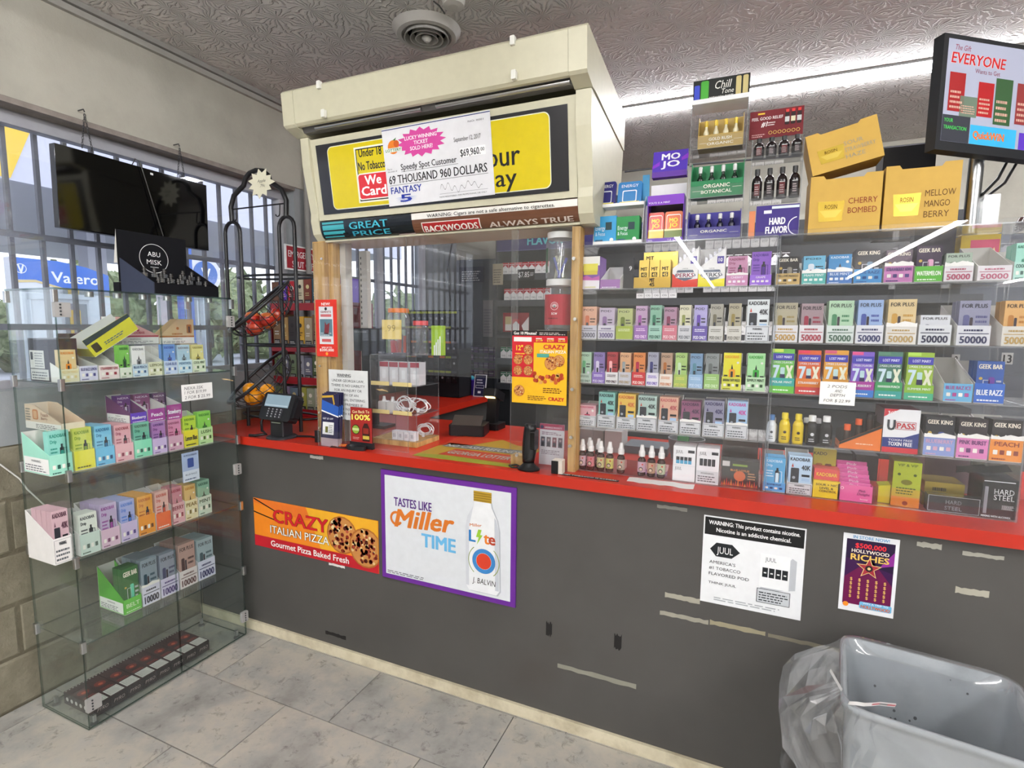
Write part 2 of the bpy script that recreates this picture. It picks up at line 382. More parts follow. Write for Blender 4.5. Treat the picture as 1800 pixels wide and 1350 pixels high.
for r_ in range(-1, 8):
    y1 = TY - r_ * TW; y0 = y1 - TW
    if r_ == -1: y1 = -.001; y0 = TY
    off = [.33, 0, TO, .33, 0, TO, .33, 0, TO][r_ + 1]
    for k in range(-2, 8):
        x0 = TX + (k + off) * TL
        if x0 + TL > XL and x0 < 4.0: put_tile(x0, x0 + TL, y0, y1)
b = MB('floor_tile'); b.box(XL, XR, YF, TY - 8 * TW - .002, -.0065, 0, 'a0a09c'); b.box(4.3, XR, TY - 8 * TW, 0, -.0065, 0, 'a0a09c'); b.box(XL, XR, .7, YB, -.0065, 0, 'a0a09c'); b.build('far_floor', fl)
# ceiling
struct('ceiling', MB('ceiling_texture').box(XL - .2, XR + .1, YF - .1, YB + .1, ZC, ZC + .1, '8f8b88'))
# walls
wl_ = struct('wall_left', MB('mortar').box(XL - .19, XL - .004, -15, YB, -.05, 1.0, '555555').box(XL - .19, XL, -15, YB, 1.0, 1.2, '95999b', 'wall_grey')
    .box(XL - .19, XL, -15, YB, 2.246, ZC, 'b0ada2', 'wall_paint').box(XL - .19, XL, -15, -3.2, 1.2, 2.246, 'b0ada2', 'wall_paint').box(XL - .19, XL - .01, .70, .98, 1.2, 2.246, 'a8abad', 'wall_grey').box(XL - .19, XL, 2.20, YB, 1.2, 2.246, 'a8abad', 'wall_grey'))
blk = None
rb = random.Random(3)
for r_ in range(5):
    for k in range(-5, 1):
        y0 = k * .4 + (.2 if r_ % 2 else 0) - .12; z0 = r_ * .2
        dx = rb.uniform(-.003, .003)
        if blk is None:
            m_ = MB('block'); m_.prism([(XL - .03, y0 + .004, z0 + .004), (XL - .03, y0 + .396, z0 + .004), (XL - .03, y0 + .396, z0 + .196), (XL - .03, y0 + .004, z0 + .196)], (.026, 0, 0))
            m_.add([(XL - .004, y0 + .004, z0 + .004), (XL - .004, y0 + .396, z0 + .004), (XL - .004, y0 + .396, z0 + .194), (XL - .004, y0 + .004, z0 + .194), (XL, y0 + .012, z0 + .012), (XL, y0 + .388, z0 + .012), (XL, y0 + .388, z0 + .186), (XL, y0 + .012, z0 + .186)],
                   [(0, 1, 5, 4), (1, 2, 6, 5), (2, 3, 7, 6), (3, 0, 4, 7), (4, 5, 6, 7)], 'ffffff')
            blk = m_.build('concrete_block', wl_, origin=(XL, y0, z0)); by, bz = y0, z0
        else:
            c = blk.copy(); COL.objects.link(c); c.parent = wl_; WO[c] = Vector((XL + dx, y0, z0)); c.location = WO[c] - WO[wl_]
struct('wall_back', MB('dark_wall').box(XL, XR, YB, YB + .1, 0, ZC, '6c7078').box(XL, XR, YB - .004, YB, 2.05, ZC, 'a09d98', 'wall_paint'))
struct('wall_right', MB('store_wall').box(XR, XR + .1, YF, YB, 0, ZC, 'c0beb8'))
struct('wall_front', MB('store_wall').box(XL, XR, YF - .1, YF, 0, ZC, 'c0beb8'))
# crown trim and conduits along the left wall
t = MB('plastic'); t.box(XL, XL + .02, -4, YB, 2.630, 2.655, '9c9a94').box(XL, XL + .035, -4, YB, 2.657, 2.6795, '8e8c88'); struct('trim_1', t)
t = MB('trim_brown'); t.box(XL - .14, XL, -3.2, .70, 2.225, 2.2455, '857a74').box(XL - .14, XL, .98, 2.2, 2.225, 2.2455, '857a74'); struct('trim_2', t)
# windows: aluminium frames with panes, security bars outside
def window(n, y0, y1, mull, z0=1.2, z1=2.225):
    f = MB('plastic'); xa, xb = XL - .13, XL - .08; a = '9a9aa0'
    f.box(xa, xb, y0, y1, z0, z0 + .03, a).box(xa, xb, y0, y1, z1 - .05, z1, a).box(xa, xb, y0, y0 + .035, z0 + .03, z1 - .05, a).box(xa, xb, y1 - .045, y1, z0 + .03, z1 - .05, 'b4b4b8')
    for q in mull: f.box(xa, xb, q - .02, q + .02, z0 + .03, z1 - .05, 'b4b4b8')
    w = struct('window_%d' % n, f)
    ys = [y0 + .036] + [q for q in mull] + [y1 - .046]
    for a_, b_ in zip(ys, ys[1:]):
        MB('window_glass').box(XL - .107, XL - .103, a_ + .021, b_ - .021, z0 + .031, z1 - .051, 'ffffff').build('pane', w)
    MB('plastic').box(XL - .08, XL + .03, y0, y1, z0 - .02, z0 - .0005, 'a0a2a4').build('window_sill', w) if n == 9 else None
    return w
window(1, -3.2, .70, [-1.9]); window(2, .98, 2.20, [1.6])
def grille(y0, y1, lab):
    g_ = thing('security_grille', lab, 'window bars', (XL - .15, (y0 + y1) / 2, 1.0), 'window security bars')
    xb = XL - .155; k = 0; proto = None
    ys = []
    y = -.574 - .1 * 27
    while y < y1:
        if y > y0: ys.append(y)
        y += .1
    for y in ys:
        if proto is None: proto = MB('blackmetal').box(xb - .012, xb + .006, y - .007, y + .007, 1.15, 2.26, '62626c').build('bar', g_, origin=(xb, y, 1.15))
        else:
            c = proto.copy(); COL.objects.link(c); c.parent = g_; WO[c] = Vector((xb, y, 1.15)); c.location = WO[c] - WO[g_]
    for z in (1.43, 1.785): MB('blackmetal').box(xb + .0065, xb + .0125, ys[0] - .05, ys[-1] + .05, z - .012, z + .012, '6c6c76').build('rail', g_)
grille(-3.0, .69, 'grey security bars outside the big window behind the television')
grille(1.0, 2.19, 'grey security bars outside the far window behind the counter')
# ---------------------------------------------------------------- counter
cz = .9414
co = thing('counter', 'long grey sales counter with a red laminate top', 'counter', (1.2, .35, 0))
MB('counter_grey').box(XL + .007, 3.2, 0, .70, .002, .9045, '5c5a5a').build('front_panel', co)
MB('red_laminate').box(XL + .007, 3.2, -.03, .76, .905, cz, 'c8301c').build('worktop', co)
struct('baseboard_front', MB('baseboard_wood').box(XL + .003, 3.2, -.012, -.0005, .0005, .045, 'd0c8b0'))
# worn tape and paint residue on the counter front, measured on its face
def fpos(p): return oy(-.0005, p)
scuffs = [((1169, 1041), (1230, 1062), 'a39f92'), ((1160, 1073), (1245, 1098), '9a968a'), ((1248, 1090), (1345, 1118), '9c947c'), ((980, 1165), (1118, 1212), '8d8b80'), ((1612, 952), (1655, 966), 'aaa89e'), ((1692, 971), (1765, 983), 'a4a298'), ((1680, 1030), (1738, 1052), 'aeaa9c'), ((545, 800), (568, 808), 'b8b6b0'), ((578, 990), (606, 998), 'e8e6e2'), ((1155, 888), (1208, 898), '86847e'), ((1350, 1118), (1480, 1143), '7e786a'), ((960, 1090), (970, 1122), '2c2a2a'), ((1080, 1110), (1092, 1146), '2c2a2a'), ((572, 1108), (608, 1125), '2a2828')]
for i, (a, b2, col) in enumerate(scuffs):
    A = fpos(a); B = fpos(b2); z1_ = max(A.z, B.z); n = 11; rr_ = random.Random(i)
    hgt = .012 + .5 * abs(A.z - B.z) if B.x - A.x > .03 else abs(A.z - B.z)
    up = []; dn = []
    for k in range(n + 1):
        x = A.x + (B.x - A.x) * k / n; zc_ = (A.z + B.z) / 2
        up.append((x, 0, zc_ + hgt * (.28 + .2 * rr_.random()))); dn.append((x, 0, zc_ - hgt * (.28 + .2 * rr_.random())))
    m_ = MB('matte'); m_.prism(up + dn[::-1], (0, -.0008, 0), col); m_.build('tape_residue', co)
def sheet(x0, x1, y0, y1, z0, z1, face='glass', edge='glass_edge'):
    m = MB(face); d = (x1 - x0, y1 - y0, z1 - z0); k = d.index(min(d))
    v = [(x0, y0, z0), (x1, y0, z0), (x1, y1, z0), (x0, y1, z0), (x0, y0, z1), (x1, y0, z1), (x1, y1, z1), (x0, y1, z1)]
    F = [((3, 2, 1, 0), 2), ((4, 5, 6, 7), 2), ((0, 1, 5, 4), 1), ((1, 2, 6, 5), 0), ((2, 3, 7, 6), 1), ((3, 0, 4, 7), 0)]
    for f, ax in F: m.add(v, [f], 'ffffff', mat=face if ax == k else edge)
    return m
# ------------------------------------------------------------------ glass display cabinet by the window
GX0, GX1, GY0, GY1 = -.69, -.39, -.709, -.058
gc = thing('display_cabinet', 'tall glass display cabinet with chrome clips standing by the window', 'cabinet', (-.54, -.385, 0))
SZ = [.010, .324, .633, .938, 1.247]
sheet(GX0, GX1, GY0, GY1, 1.556, 1.562).build('top_pane', gc)
for i, z in enumerate(SZ): sheet(GX0 + .006, GX1 - .007, GY0 + .006, GY1 - .006, z - .006, z).build('shelf' if i else 'bottom_pane', gc)
sheet(GX0, GX1 - .006, GY0, GY0 + .005, .004, 1.5555).build('side_pane', gc)
sheet(GX0, GX1 - .006, GY1 - .005, GY1, .004, 1.5555).build('side_pane', gc)
sheet(GX0, GX0 + .005, GY0 + .0055, GY1 - .0055, .004, 1.5555).build('back_pane', gc)
doors = []
ysp = ox(GX1, (297, 800)).y
for a, b2 in ((GY0 + .001, ysp - .002), (ysp + .002, GY1 - .001)):
    doors.append(sheet(GX1 - .005, GX1, a, b2, .012, 1.55).build('door', gc))
def clip(x, y, z, s=.014, h=.045):
    return MB('metal').rbox(x - s, x + s, y - s, y + s, z - h / 2, z + h / 2, s * .4, 'c8cacc', 2).build('clip', gc)
for z in SZ[1:] + [1.535]:
    for (x, y) in ((GX1, GY0), (GX0 + .01, GY0), (GX1, GY1), (GX0 + .01, GY1)): clip(x, y, z - .005 if z < 1.5 else z, .008, .04)
for (y, s_) in ((GY0 + .01, 1), (GY1 - .01, -1)):
    for z in ((.10, 1.49) if s_ > 0 else (.10, .80, 1.46)):
        h = MB('plastic'); h.rbox(GX1 - .006, GX1 + .008, y - .016, y + .03 * s_ if s_ > 0 else y + .016, z - .024, z + .024, .003, 'a4a2a0', 2, 'x')
        for q in range(4): h.cyl((GX1 + .0085, y, z - .016 + .011 * q), (GX1 + .011, y, z - .016 + .011 * q), .003, '33363a', 6)
        h.build('hinge', doors[0 if s_ > 0 else 1])
for (x, y) in ((GX1 - .03, GY0 + .03), (GX0 + .03, GY0 + .03), (GX1 - .03, GY1 - .03), (GX0 + .03, GY1 - .03)):
    MB('metal').cyl((x, y, .0005), (x, y, .004), .014, '9a9c9e', 10).build('foot', gc)
    MB('metal').rbox(x - .006, x + .006, y - .006, y + .006, .0105, .035, .002, 'cfd1d3', 2).build('bracket', gc)
for k in range(6):
    y = GY0 + .12 + k * .09
    MB('metal').cyl((GX1 - .035, y, 1.538), (GX1 - .035, y, 1.5555), .013, 'b0b2b4', 12).build('disc_clip', gc)
# ------------------------------------------------------------------ overhead sign canopy
CX0, CX1 = 0.0, 1.2
cp = thing('sign_canopy', 'cream plastic overhead cigarette sign canopy above the service window', 'canopy', (.6, .1, 1.79))
CB = 'c9c5ac'
def cprism(x0, x1, prof, col, name, mat='plastic'):
    return MB(mat).prism([(x0, y, z) for y, z in prof], (x1 - x0, 0, 0), col).build(name, cp)
val = [(-.100, 2.338), (-.110, 2.328), (-.100, 2.212), (-.09, 2.204), (-.034, 2.186), (.0, 2.186), (.44, 2.136), (.44, 2.262), (.35, 2.285)]
cprism(CX0 + .055, CX1 - .055, [(-.100, 2.338), (-.109, 2.328), (-.099, 2.214), (-.089, 2.206), (-.075, 2.206), (-.075, 2.31), (.35, 2.284)], CB, 'valance')
cprism(CX0 - .004, CX0 + .054, val, CB, 'end_cap'); cprism(CX1 - .054, CX1 + .004, val, CB, 'end_cap')
low = [(-.034, 2.184), (-.026, 2.08), (.012, 1.90), (.010, 1.87), (.022, 1.82), (.05, 1.792), (.10, 1.79), (.30, 1.80), (.42, 2.0), (.44, 2.134)]
cprism(CX0 + .012, CX0 + .052, low, CB, 'side_frame'); cprism(CX1 - .05, CX1, low, CB, 'side_frame')
PA = V(CX0 + .053, -.026, 2.176); PBt = V(CX0 + .053, .017, 1.872)   # sign panel: top and bottom at the left
ey = (PA - PBt).normalized(); exx = V(1, 0, 0); nn = exx.cross(ey)
pw = CX1 - CX0 - .105; ph = (PA - PBt).length
pnl = MB('plastic'); pnl.prism([PBt, PBt + exx * pw, PBt + exx * pw + ey * ph, PBt + ey * ph], -nn * .02, CB); pnl.build('sign_frame', cp)
sg = MB('gloss'); so = PBt + ey * .022 + exx * .028; sw, sh = pw - .056, ph - .046
sg.prism([so + nn * .0005, so + exx * sw + nn * .0005, so + exx * sw + ey * sh + nn * .0005, so + ey * sh + nn * .0005], nn * .002, '1c1c22')
p = sg.pr(so + nn * .0026, exx, ey)
p.rr(.055, .014, sw - .06, sh - .012, .022, 'e9e9d0', 1, 6).rr(.058, .017, sw - .063, sh - .015, .02, 'd8c400', 2, 6)
p.rect(.185, .03, .345, sh - .03, 'f0eed8', 3).frame(.192, .036, .338, sh - .036, .004, '141414', 4).rect(.196, .04, .334, sh - .04, 'd8c400', 4)
p.text('Under 18', .26, .195, .030, '101010', w=.105, al='c', l=5, bold=.03).text('No Tobacco', .262, .148, .030, '101010', w=.125, al='c', l=5, bold=.03)
p.rr(.190, .040, .345, .136, .012, 'f4f2e6', 5).rr(.194, .044, .341, .132, .010, 'd8232e', 6)
p.text('We', .262, .094, .034, 'fafafa', w=.075, al='c', l=7, bold=.05).text('Card', .262, .055, .034, 'fafafa', w=.115, al='c', l=7, bold=.05)
p.text('our', .745, .10, .07, '101010', w=.125, l=3, bold=.02).text('day', .73, .035, .06, '101010', w=.125, l=3, bold=.02)
sg.build('sign_panel', cp)
# curved lower advert
cv = MB('gloss'); cs = []
for k in range(9):
    a = math.radians(90 * k / 8); cs.append((.016 + .034 * (1 - math.cos(a)), 1.868 - .068 * math.sin(a)))
for k in range(8):
    for (xa, xb, col) in ((CX0 + .054, .30, '16242e'), (.30, .50, '10161c'), (.50, CX1 - .051, '6b4632')):
        cv.add([(xa, cs[k][0], cs[k][1]), (xb, cs[k][0], cs[k][1]), (xb, cs[k + 1][0], cs[k + 1][1]), (xa, cs[k + 1][0], cs[k + 1][1])], [(3, 2, 1, 0)], col, True)
def cvp(x, t, off=.0006):   # t = 0 bottom .. 1 top along the curve
    a = math.radians(90 * (1 - t)); return V(x, .016 + .034 * (1 - math.cos(a)) - off * math.cos(a), 1.868 - .068 * math.sin(a) - off * math.sin(a))
def cvtext(s, x, t0, h, w, col, bold=.03, off=.0008, arch=0):
    vs, fs, gw = glyphs(s, 0)
    for i, dx in enumerate((0,) if bold < .008 else (-.0012, 0, .0012)): cv.add([cvp(x + dx + a / gw * w, t0 + b * h + arch * (1 - (2 * a / gw - 1) ** 2), .0028 + off + .0001 * i) for a, b in vs], fs, col)
def cvrect(x0, x1, t0, t1, col, off=.0004, n=4):
    for i in range(n):
        ta, tb = t0 + (t1 - t0) * i / n, t0 + (t1 - t0) * (i + 1) / n
        cv.add([cvp(x0, ta, off), cvp(x1, ta, off), cvp(x1, tb, off), cvp(x0, tb, off)], [(0, 1, 2, 3)], col)
cvrect(.065, .175, .08, .96, '3fa6b0'); cvrect(.165, .19, .1, .5, '10161c', .0006)
cvtext('GREAT', .205, .64, .26, .185, '45b4cc'); cvtext('PRICE', .215, .31, .25, .18, '3aa4bc', .02)
cvrect(.425, .50, .02, .16, 'c9b2b8', .0008)
cvrect(.50, CX1 - .052, .78, .99, 'efece6', .0006); cvtext('WARNING: Cigars are not a safe alternative to cigarettes.', .57, .82, .11, .50, '1a1a1a', .0)
cvrect(.54, .785, .12, .66, 'efe6dc', .0012, 8); cvrect(.544, .781, .15, .63, 'a8282a', .0018, 8); cvtext('BACKWOODS', .552, .22, .32, .222, 'f2e8e0', .01, .0010)
cvtext('ALWAYS TRUE', .82, .22, .27, .31, 'cfc0b4', .03)
cv.build('curved_advert', cp)
cprism(CX0 + .053, CX1 - .051, [(.05, 1.799), (.045, 1.790), (.30, 1.799), (.30, 1.805)], CB, 'bottom_rail')
cprism(CX0 + .053, CX1 - .051, [(.30, 1.81), (.42, 2.0), (.44, 2.134), (.44, 2.26), (.34, 2.28), (.33, 2.26), (.42, 2.13), (.40, 2.0), (.29, 1.83)], 'c8c6b4', 'back_panel')
cprism(CX0 + .055, CX1 - .055, [(-.07, 2.215), (-.035, 2.205), (-.03, 2.192), (-.055, 2.192)], '5c5a58', 'lamp_slot')
for x0, x1 in ((.12, .60), (.66, 1.14)): MB('metal').cyl((x0, -.062, 2.2), (x1, -.062, 2.2), .008, 'b8b8b8', 8).build('lamp_tube', cp)
for (px, py) in ((563, 148), (571, 198), (903, 70), (905, 130)):
    q = oy(-.105, (px, py)); MB('gloss').rbox(q.x - .008, q.x + .008, -.118, -.1035 - (.0), q.z - .019, q.z + .008, .003, 'e8e8e0', 2, 'y').build('price_clip', cp)
# winning ticket cheque taped on the canopy sign
ck = MB('paper'); co_ = PBt + exx * .355 + ey * .028 + nn * .006
cw, ch = .445, .27
ce = V(1, 0, .012).normalized(); cey = nn.cross(ce).normalized()
ck.prism([co_, co_ + ce * cw, co_ + ce * cw + cey * ch, co_ + cey * ch], nn * .0012, 'e6e6ea')
p = ck.pr(co_ + nn * .0013, ce, cey)
p.rect(.0, ch - .006, cw, ch - .003, '2b3a78', 1)
st = []
for k in range(32):
    a = 2 * math.pi * k / 32; r = 1.0 if k % 2 == 0 else .78; st.append((.165 + .105 * r * math.cos(a), .208 + .05 * r * math.sin(a)))
p.poly(st, 'd44a9c', 1)
for s_, yy, w_ in (('LUCKY WINNING', .220, .135), ('TICKET', .202, .06), ('SOLD HERE!', .184, .095)): p.text(s_, .165, yy, .013, 'fbf4fa', w=w_, al='c', bold=.03)
p.circ(.045, .205, .024, 'e8822a', 1).circ(.060, .215, .012, 'cf5f22', 2).poly([(.045, .228), (.062, .236), (.056, .226)], '3f7a32', 2).rect(.008, .188, .082, .202, 'e9f0e6', 2).text('LOTTERY', .045, .190, .010, '2e6a3a', w=.068, al='c', l=3, bold=.03)
p.text('September 12, 2017', .30, .188, .015, '16161a', w=.105, l=2, bold=.0).text('NO: 0001', .36, .243, .006, '555560', w=.06, l=2, bold=0)
p.rect(.32, .135, .42, .165, 'fafafc', 1).text('$69,960.', .322, .138, .024, '141418', w=.078, bold=.02).text('00', .402, .147, .012, '141418', w=.014, bold=.02)
p.text('Speedy Spot Customer', .07, .122, .022, '141418', w=.235, bold=.02).rect(.07, .116, .31, .1172, '303034', 1).text('Pay to', .010, .128, .006, '66666c', bold=0).text('the order of', .010, .119, .006, '66666c', bold=0)
p.text('69 THOUSAND 960 DOLLARS', .012, .078, .03, '101014', w=.41, bold=.02).rect(.012, .072, .425, .0732, '303034', 1)
p.text('FANTASY', .016, .043, .024, '2b3f9e', w=.135, bold=.03)
for k in range(14):
    a = math.pi * (.05 + .9 * k / 13) + math.pi; p.poly([(.08 + .012 * math.cos(a - .1), .03 + .012 * math.sin(a - .1)), (.08 + .052 * math.cos(a), .03 + .026 * math.sin(a)), (.08 + .012 * math.cos(a + .1), .03 + .012 * math.sin(a + .1))], '8ea0d8', 1)
p.text('5', .08, .012, .026, '24389c', w=.05, al='c', l=3, bold=.06)
p.rect(.225, .022, .42, .0232, '9a9aa2', 1)
sig = []
for k in range(60):
    u_ = k / 59; sig.append((.23 + .17 * u_, .04 + .012 * math.sin(u_ * 40) * (1 - .4 * u_) + .008 * math.sin(u_ * 11)))
for a, b2 in zip(sig, sig[1:]): p.poly([(a[0], a[1] - .0008), (b2[0], b2[1] - .0008), (b2[0], b2[1] + .0008), (a[0], a[1] + .0008)], '202028', 2)
p.text('NON-NEGOTIABLE - FOR PROMOTIONAL USE ONLY', .225, .010, .005, '404048', w=.19, bold=0)
ck.build('lottery_cheque', None, 'large white prize cheque taped over the yellow canopy sign', 'cheque')
# ceiling vent
vc = oz(ZC, (750, 52))
vt = thing('ceiling_vent', 'round white ceiling air diffuser with concentric rings', 'vent', (vc.x, vc.y, ZC))
def ringmesh(r0, r1, z0, z1, col):
    m = MB('plastic'); m.lathe([(r0, z0), (r1, z1), (r1 + .004, z1), (r0 + .004, z0)], (vc.x, vc.y, 0), 28, col); return m
m_ = MB('plastic'); m_.lathe([(.098, ZC - .012), (.104, ZC - .030), (.122, ZC - .028), (.143, ZC - .001), (.141, ZC - .0005)], (vc.x, vc.y, 0), 32, 'b9b6b2'); m_.build('outer_flange', vt)
for r in (.090, .066, .044): ringmesh(r - .010, r, ZC - .012, ZC - .04, 'b0aeaa').build('cone_ring', vt)
MB('plastic').lathe([(.001, ZC - .052), (.008, ZC - .05), (.022, ZC - .036), (.02, ZC - .03)], (vc.x, vc.y, 0), 20, 'bdbab6').build('centre_cap', vt)
MB('matte').cyl((vc.x, vc.y, ZC - .006), (vc.x, vc.y, ZC - .002), .10, '171615', 24).build('duct_shade', vt)  # flat black disc paints the shade inside the vent opening
# ------------------------------------------------------------------ posters on the counter front
def poster(x0, x1, z0, z1, th, col, name='poster', mat='paper'):
    m = MB(mat); m.box(x0, x1, -th, -.0008, z0, z1, col); return m, m.pr((x0, -th - .0002, z0)), x1 - x0, z1 - z0
# pizza banner
m, p, w, h = poster(-.375, .334, .424, .651, .003, 'f08a22')
p.rect(0, 0, w, .052, 'c01f2c', 1).poly([(.0, h), (.0, h - .02), (.30, h - .062), (w, h)], 'e8782a', 1).poly([(.0, .16), (.18, .13), (.18, .135), (0, .166)], '2a1a12', 2).poly([(.0, h - .004), (.16, h - .055), (.16, h - .05), (.01, h)], '1a1210', 2)
p.poly([(.32, h), (w, h), (w, .07), (.40, .052)], 'eeb02c', 1.5)
rp = random.Random(5)
def pizza(p, x, y, r, l, cl=None):
    def inside(a, b): return cl is None or (cl[0] < a < cl[1] and cl[2] < b < cl[3])
    def disc(cx, cy, rr, col, ll, n=18):
        P = [(min(max(cx + rr * math.cos(2 * math.pi * k / n), cl[0]), cl[1]) if cl else cx + rr * math.cos(2 * math.pi * k / n), min(max(cy + rr * math.sin(2 * math.pi * k / n), cl[2]), cl[3]) if cl else cy + rr * math.sin(2 * math.pi * k / n)) for k in range(n)]
        p.poly(P, col, ll)
    disc(x, y, r, 'b06a2c', l); disc(x, y, r * .92, 'c98a4a', l + 1)
    for k in range(90 if r > .05 else 40):
        a = rp.uniform(0, 6.28); q = r * .86 * math.sqrt(rp.random()); cx, cy = x + q * math.cos(a), y + q * math.sin(a)
        rr = r * rp.uniform(.05, .12)
        if inside(cx - rr, cy - rr) and inside(cx + rr, cy + rr): disc(cx, cy, rr, rp.choice(['8e2a1c', '7a2318', '9c3a26', 'b0503a', 'e8d0a0', '5a2018', 'e0c088']), l + 2, 7)
pizza(p, .52, .135, .083, 2, (.0, w, .0, h)); pizza(p, .645, .10, .086, 5, (.0, w - .001, .005, h))
p.text('CRAZY', .125, .132, .062, '2a120e', w=.32, l=8, bold=.10, slope=-.0).text('CRAZY', .125, .132, .062, 'd0202a', w=.32, l=9, bold=.04)
p.text('ITALIAN PIZZA', .105, .078, .037, '2a1a12', w=.345, l=8, bold=.06).text('ITALIAN PIZZA', .105, .078, .037, 'fbf7ee', w=.345, l=9, bold=.01)
p.text('Gourmet Pizza Baked Fresh', .105, .015, .028, 'fbf7f2', w=.45, l=8, bold=.03)
m.build('pizza_banner', None, 'orange and red pizza banner stuck low on the grey counter front', 'banner')
# beer sign
sgn = thing('beer_sign', 'white framed beer sign with purple border on the counter front', 'sign', (.653, -.008, .421))
m, p, w, h = poster(.356, .951, .421, .873, .008, '6a2a96', mat='plastic'); m.build('frame', sgn)
m = MB('paper'); m.box(.376, .931, -.0098, -.0082, .441, .853, 'dfe3e8'); p = m.pr((.376, -.0100, .441)); w, h = .555, .412
p.text('TASTES LIKE', .045, .292, .036, '54247e', w=.175, l=2, bold=.03)
p.text('Miller', .048, .207, .075, 'd9782a', w=.26, l=3, bold=.055, sh=.25, slope=.06).ring(.055, .24, .03, .010, 'd9782a', 3, 20, 40, 330)
p.text('TIME', .175, .145, .055, '6cb8e6', w=.15, l=2, bold=.06)
bt = [(.385, .012), (.50, .012), (.512, .03), (.508, .26), (.50, .30), (.478, .345), (.474, .365), (.408, .365), (.404, .345), (.378, .30), (.370, .26), (.372, .03)]
p.poly([(a + .006, b2 - .002) for a, b2 in bt], 'b9bec6', 1).poly(bt, 'eef0f3', 2).poly([(.372, .03), (.385, .03), (.385, .26), (.400, .33), (.404, .345), (.378, .30), (.370, .26)], 'd3d7de', 3).poly([(.495, .03), (.510, .03), (.508, .26), (.498, .30), (.49, .31)], 'c9ced6', 3)
p.rect(.404, .362, .478, .402, 'b8952e', 3)
for k in range(4): p.rect(.404, .366 + .009 * k, .478, .369 + .009 * k, '8a6c1c', 4)
for s_, x_, c_ in (('L', .386, '2a7cc0'), ('t', .448, 'e8822a'), ('e', .468, 'b8442c')): p.text(s_, x_, .205, .045, c_, l=4, bold=.05)
p.poly([(.424, .255), (.438, .255), (.432, .235), (.442, .235), (.418, .195), (.426, .225), (.415, .225)], '9ac83a', 4)
p.text('Miller', .388, .262, .012, 'd9782a', w=.05, l=4, bold=.02, slope=.1)
p.ring(.447, .135, .048, .016, '3f86c8', 4).circ(.447, .135, .031, 'd8432a', 4).ring(.447, .135, .065, .003, '8a9a50', 4, 14, 130, 230).ring(.447, .135, .065, .003, '8a9a50', 4, 14, -50, 50)
p.text('J. BALVIN', .40, .045, .022, '181818', w=.095, l=4, bold=.0, sh=.1)
p.lines(.008, .20, .006, .020, 2, '6a6e76', 2)
m.build('printed_face', sgn)
# nicotine poster
m, p, w, h = poster(1.585, 1.866, .590, .871, .002, 'e9ebee')
p.rect(.004, h - .06, w - .004, h - .004, '141416', 1).text('WARNING: This product contains nicotine.', w / 2, h - .026, .013, 'f4f4f4', w=.25, al='c', l=2, bold=.03).text('Nicotine is an addictive chemical.', w / 2, h - .048, .013, 'f4f4f4', w=.205, al='c', l=2, bold=.03)
p.poly([(.022, .176), (.04, .198), (.085, .198), (.108, .176), (.085, .154), (.04, .154)], '1c2024', 1).text('JUUL', .065, .165, .022, 'f4f4f4', w=.046, al='c', l=2, bold=0)
for s_, yy, w_ in (("AMERICA'S", .130, .075), ('#1 TOBACCO', .111, .09), ('FLAVORED POD', .092, .115)): p.text(s_, .022, yy, .010, '24282c', w=w_, bold=0)
p.text('THINK JUUL', .022, .064, .008, '24282c', w=.08, bold=0)
p.poly([(.165, .075), (.175, .068), (.262, .088), (.262, .178), (.25, .185)], 'bcc0c6', 1).rect(.165, .082, .245, .188, 'eef0f2', 2).text('JUUL', .178, .165, .013, '60646a', w=.03, l=3, bold=0)
for k in range(4): p.rect(.172 + .0178 * k, .115, .187 + .0178 * k, .145, '1c2024', 3).rr(.176 + .0178 * k, .127, .183 + .0178 * k, .131, .001, 'f0f0f0', 4)
p.rect(.160, .034, .250, .078, 'c9cdd2', 3).frame(.160, .034, .250, .078, .0015, '30343a', 4).lines(.166, .246, .040, .072, 4, '3a3e44', 4)
p.lines(.04, .25, .012, .026, 2, 'a8acb2', 2)
m.build('nicotine_poster', None, 'white nicotine warning poster with black header on the counter front', 'poster')
# lottery game poster
m, p, w, h = poster(1.958, 2.090, .650, .877, .002, 'eceef2')
p.text('IN STORE NOW!', w / 2, h - .012, .009, '5aa0d0', w=.085, al='c', bold=.03).rect(.009, .022, w - .009, h - .015, '3a1048', 1)
p.poly([(.009, h - .015), (w - .009, h - .015), (w - .009, h - .10), (.009, h - .07)], '241038', 2).poly([(.009, .10), (.07, .16), (w - .009, .09), (w - .009, .022), (.009, .022)], '6a1048', 2).poly([(.09, .14), (w - .009, .19), (w - .009, .15)], '8a2a90', 3)
p.text('$500,000', w / 2, h - .038, .014, 'e0303c', w=.072, al='c', l=4, bold=.05).text('HOLLYWOOD', w / 2, h - .052, .010, 'f4e8d8', w=.088, al='c', l=4, bold=.04).text('RICHES', w / 2, h - .074, .018, 'e8c060', w=.09, al='c', l=4, bold=.05)
for q, cc in ((.032, 'e8c888'), (.027, 'a8303c')):
    p.poly([(w / 2 + (q if k % 2 == 0 else q * .42) * math.sin(math.pi * k / 5), .133 + (q if k % 2 == 0 else q * .42) * math.cos(math.pi * k / 5)) for k in range(10)], cc, 4 if q > .03 else 5)
p.circ(w / 2, .133, .009, '20181c', 6).circ(w / 2, .133, .004, 'e8c888', 7)
for i in range(5):
    for j in range(5): p.text('$', .026 + .02 * i, .042 + .0125 * j, .009, 'e0b464', al='c', l=4, bold=.04)
p.rr(.050, .014, .126, .034, .004, '70b8e0', 5).text('WIN A TRIP TO', .088, .028, .005, 'f8f8ff', w=.06, al='c', l=6).text('HOLLYWOOD', .088, .016, .009, 'd86a2c', w=.068, al='c', l=6, bold=.06).circ(.017, .020, .007, 'f0902c', 5)
m.build('lottery_poster', None, 'small purple lottery game poster with a star on the counter front', 'poster')
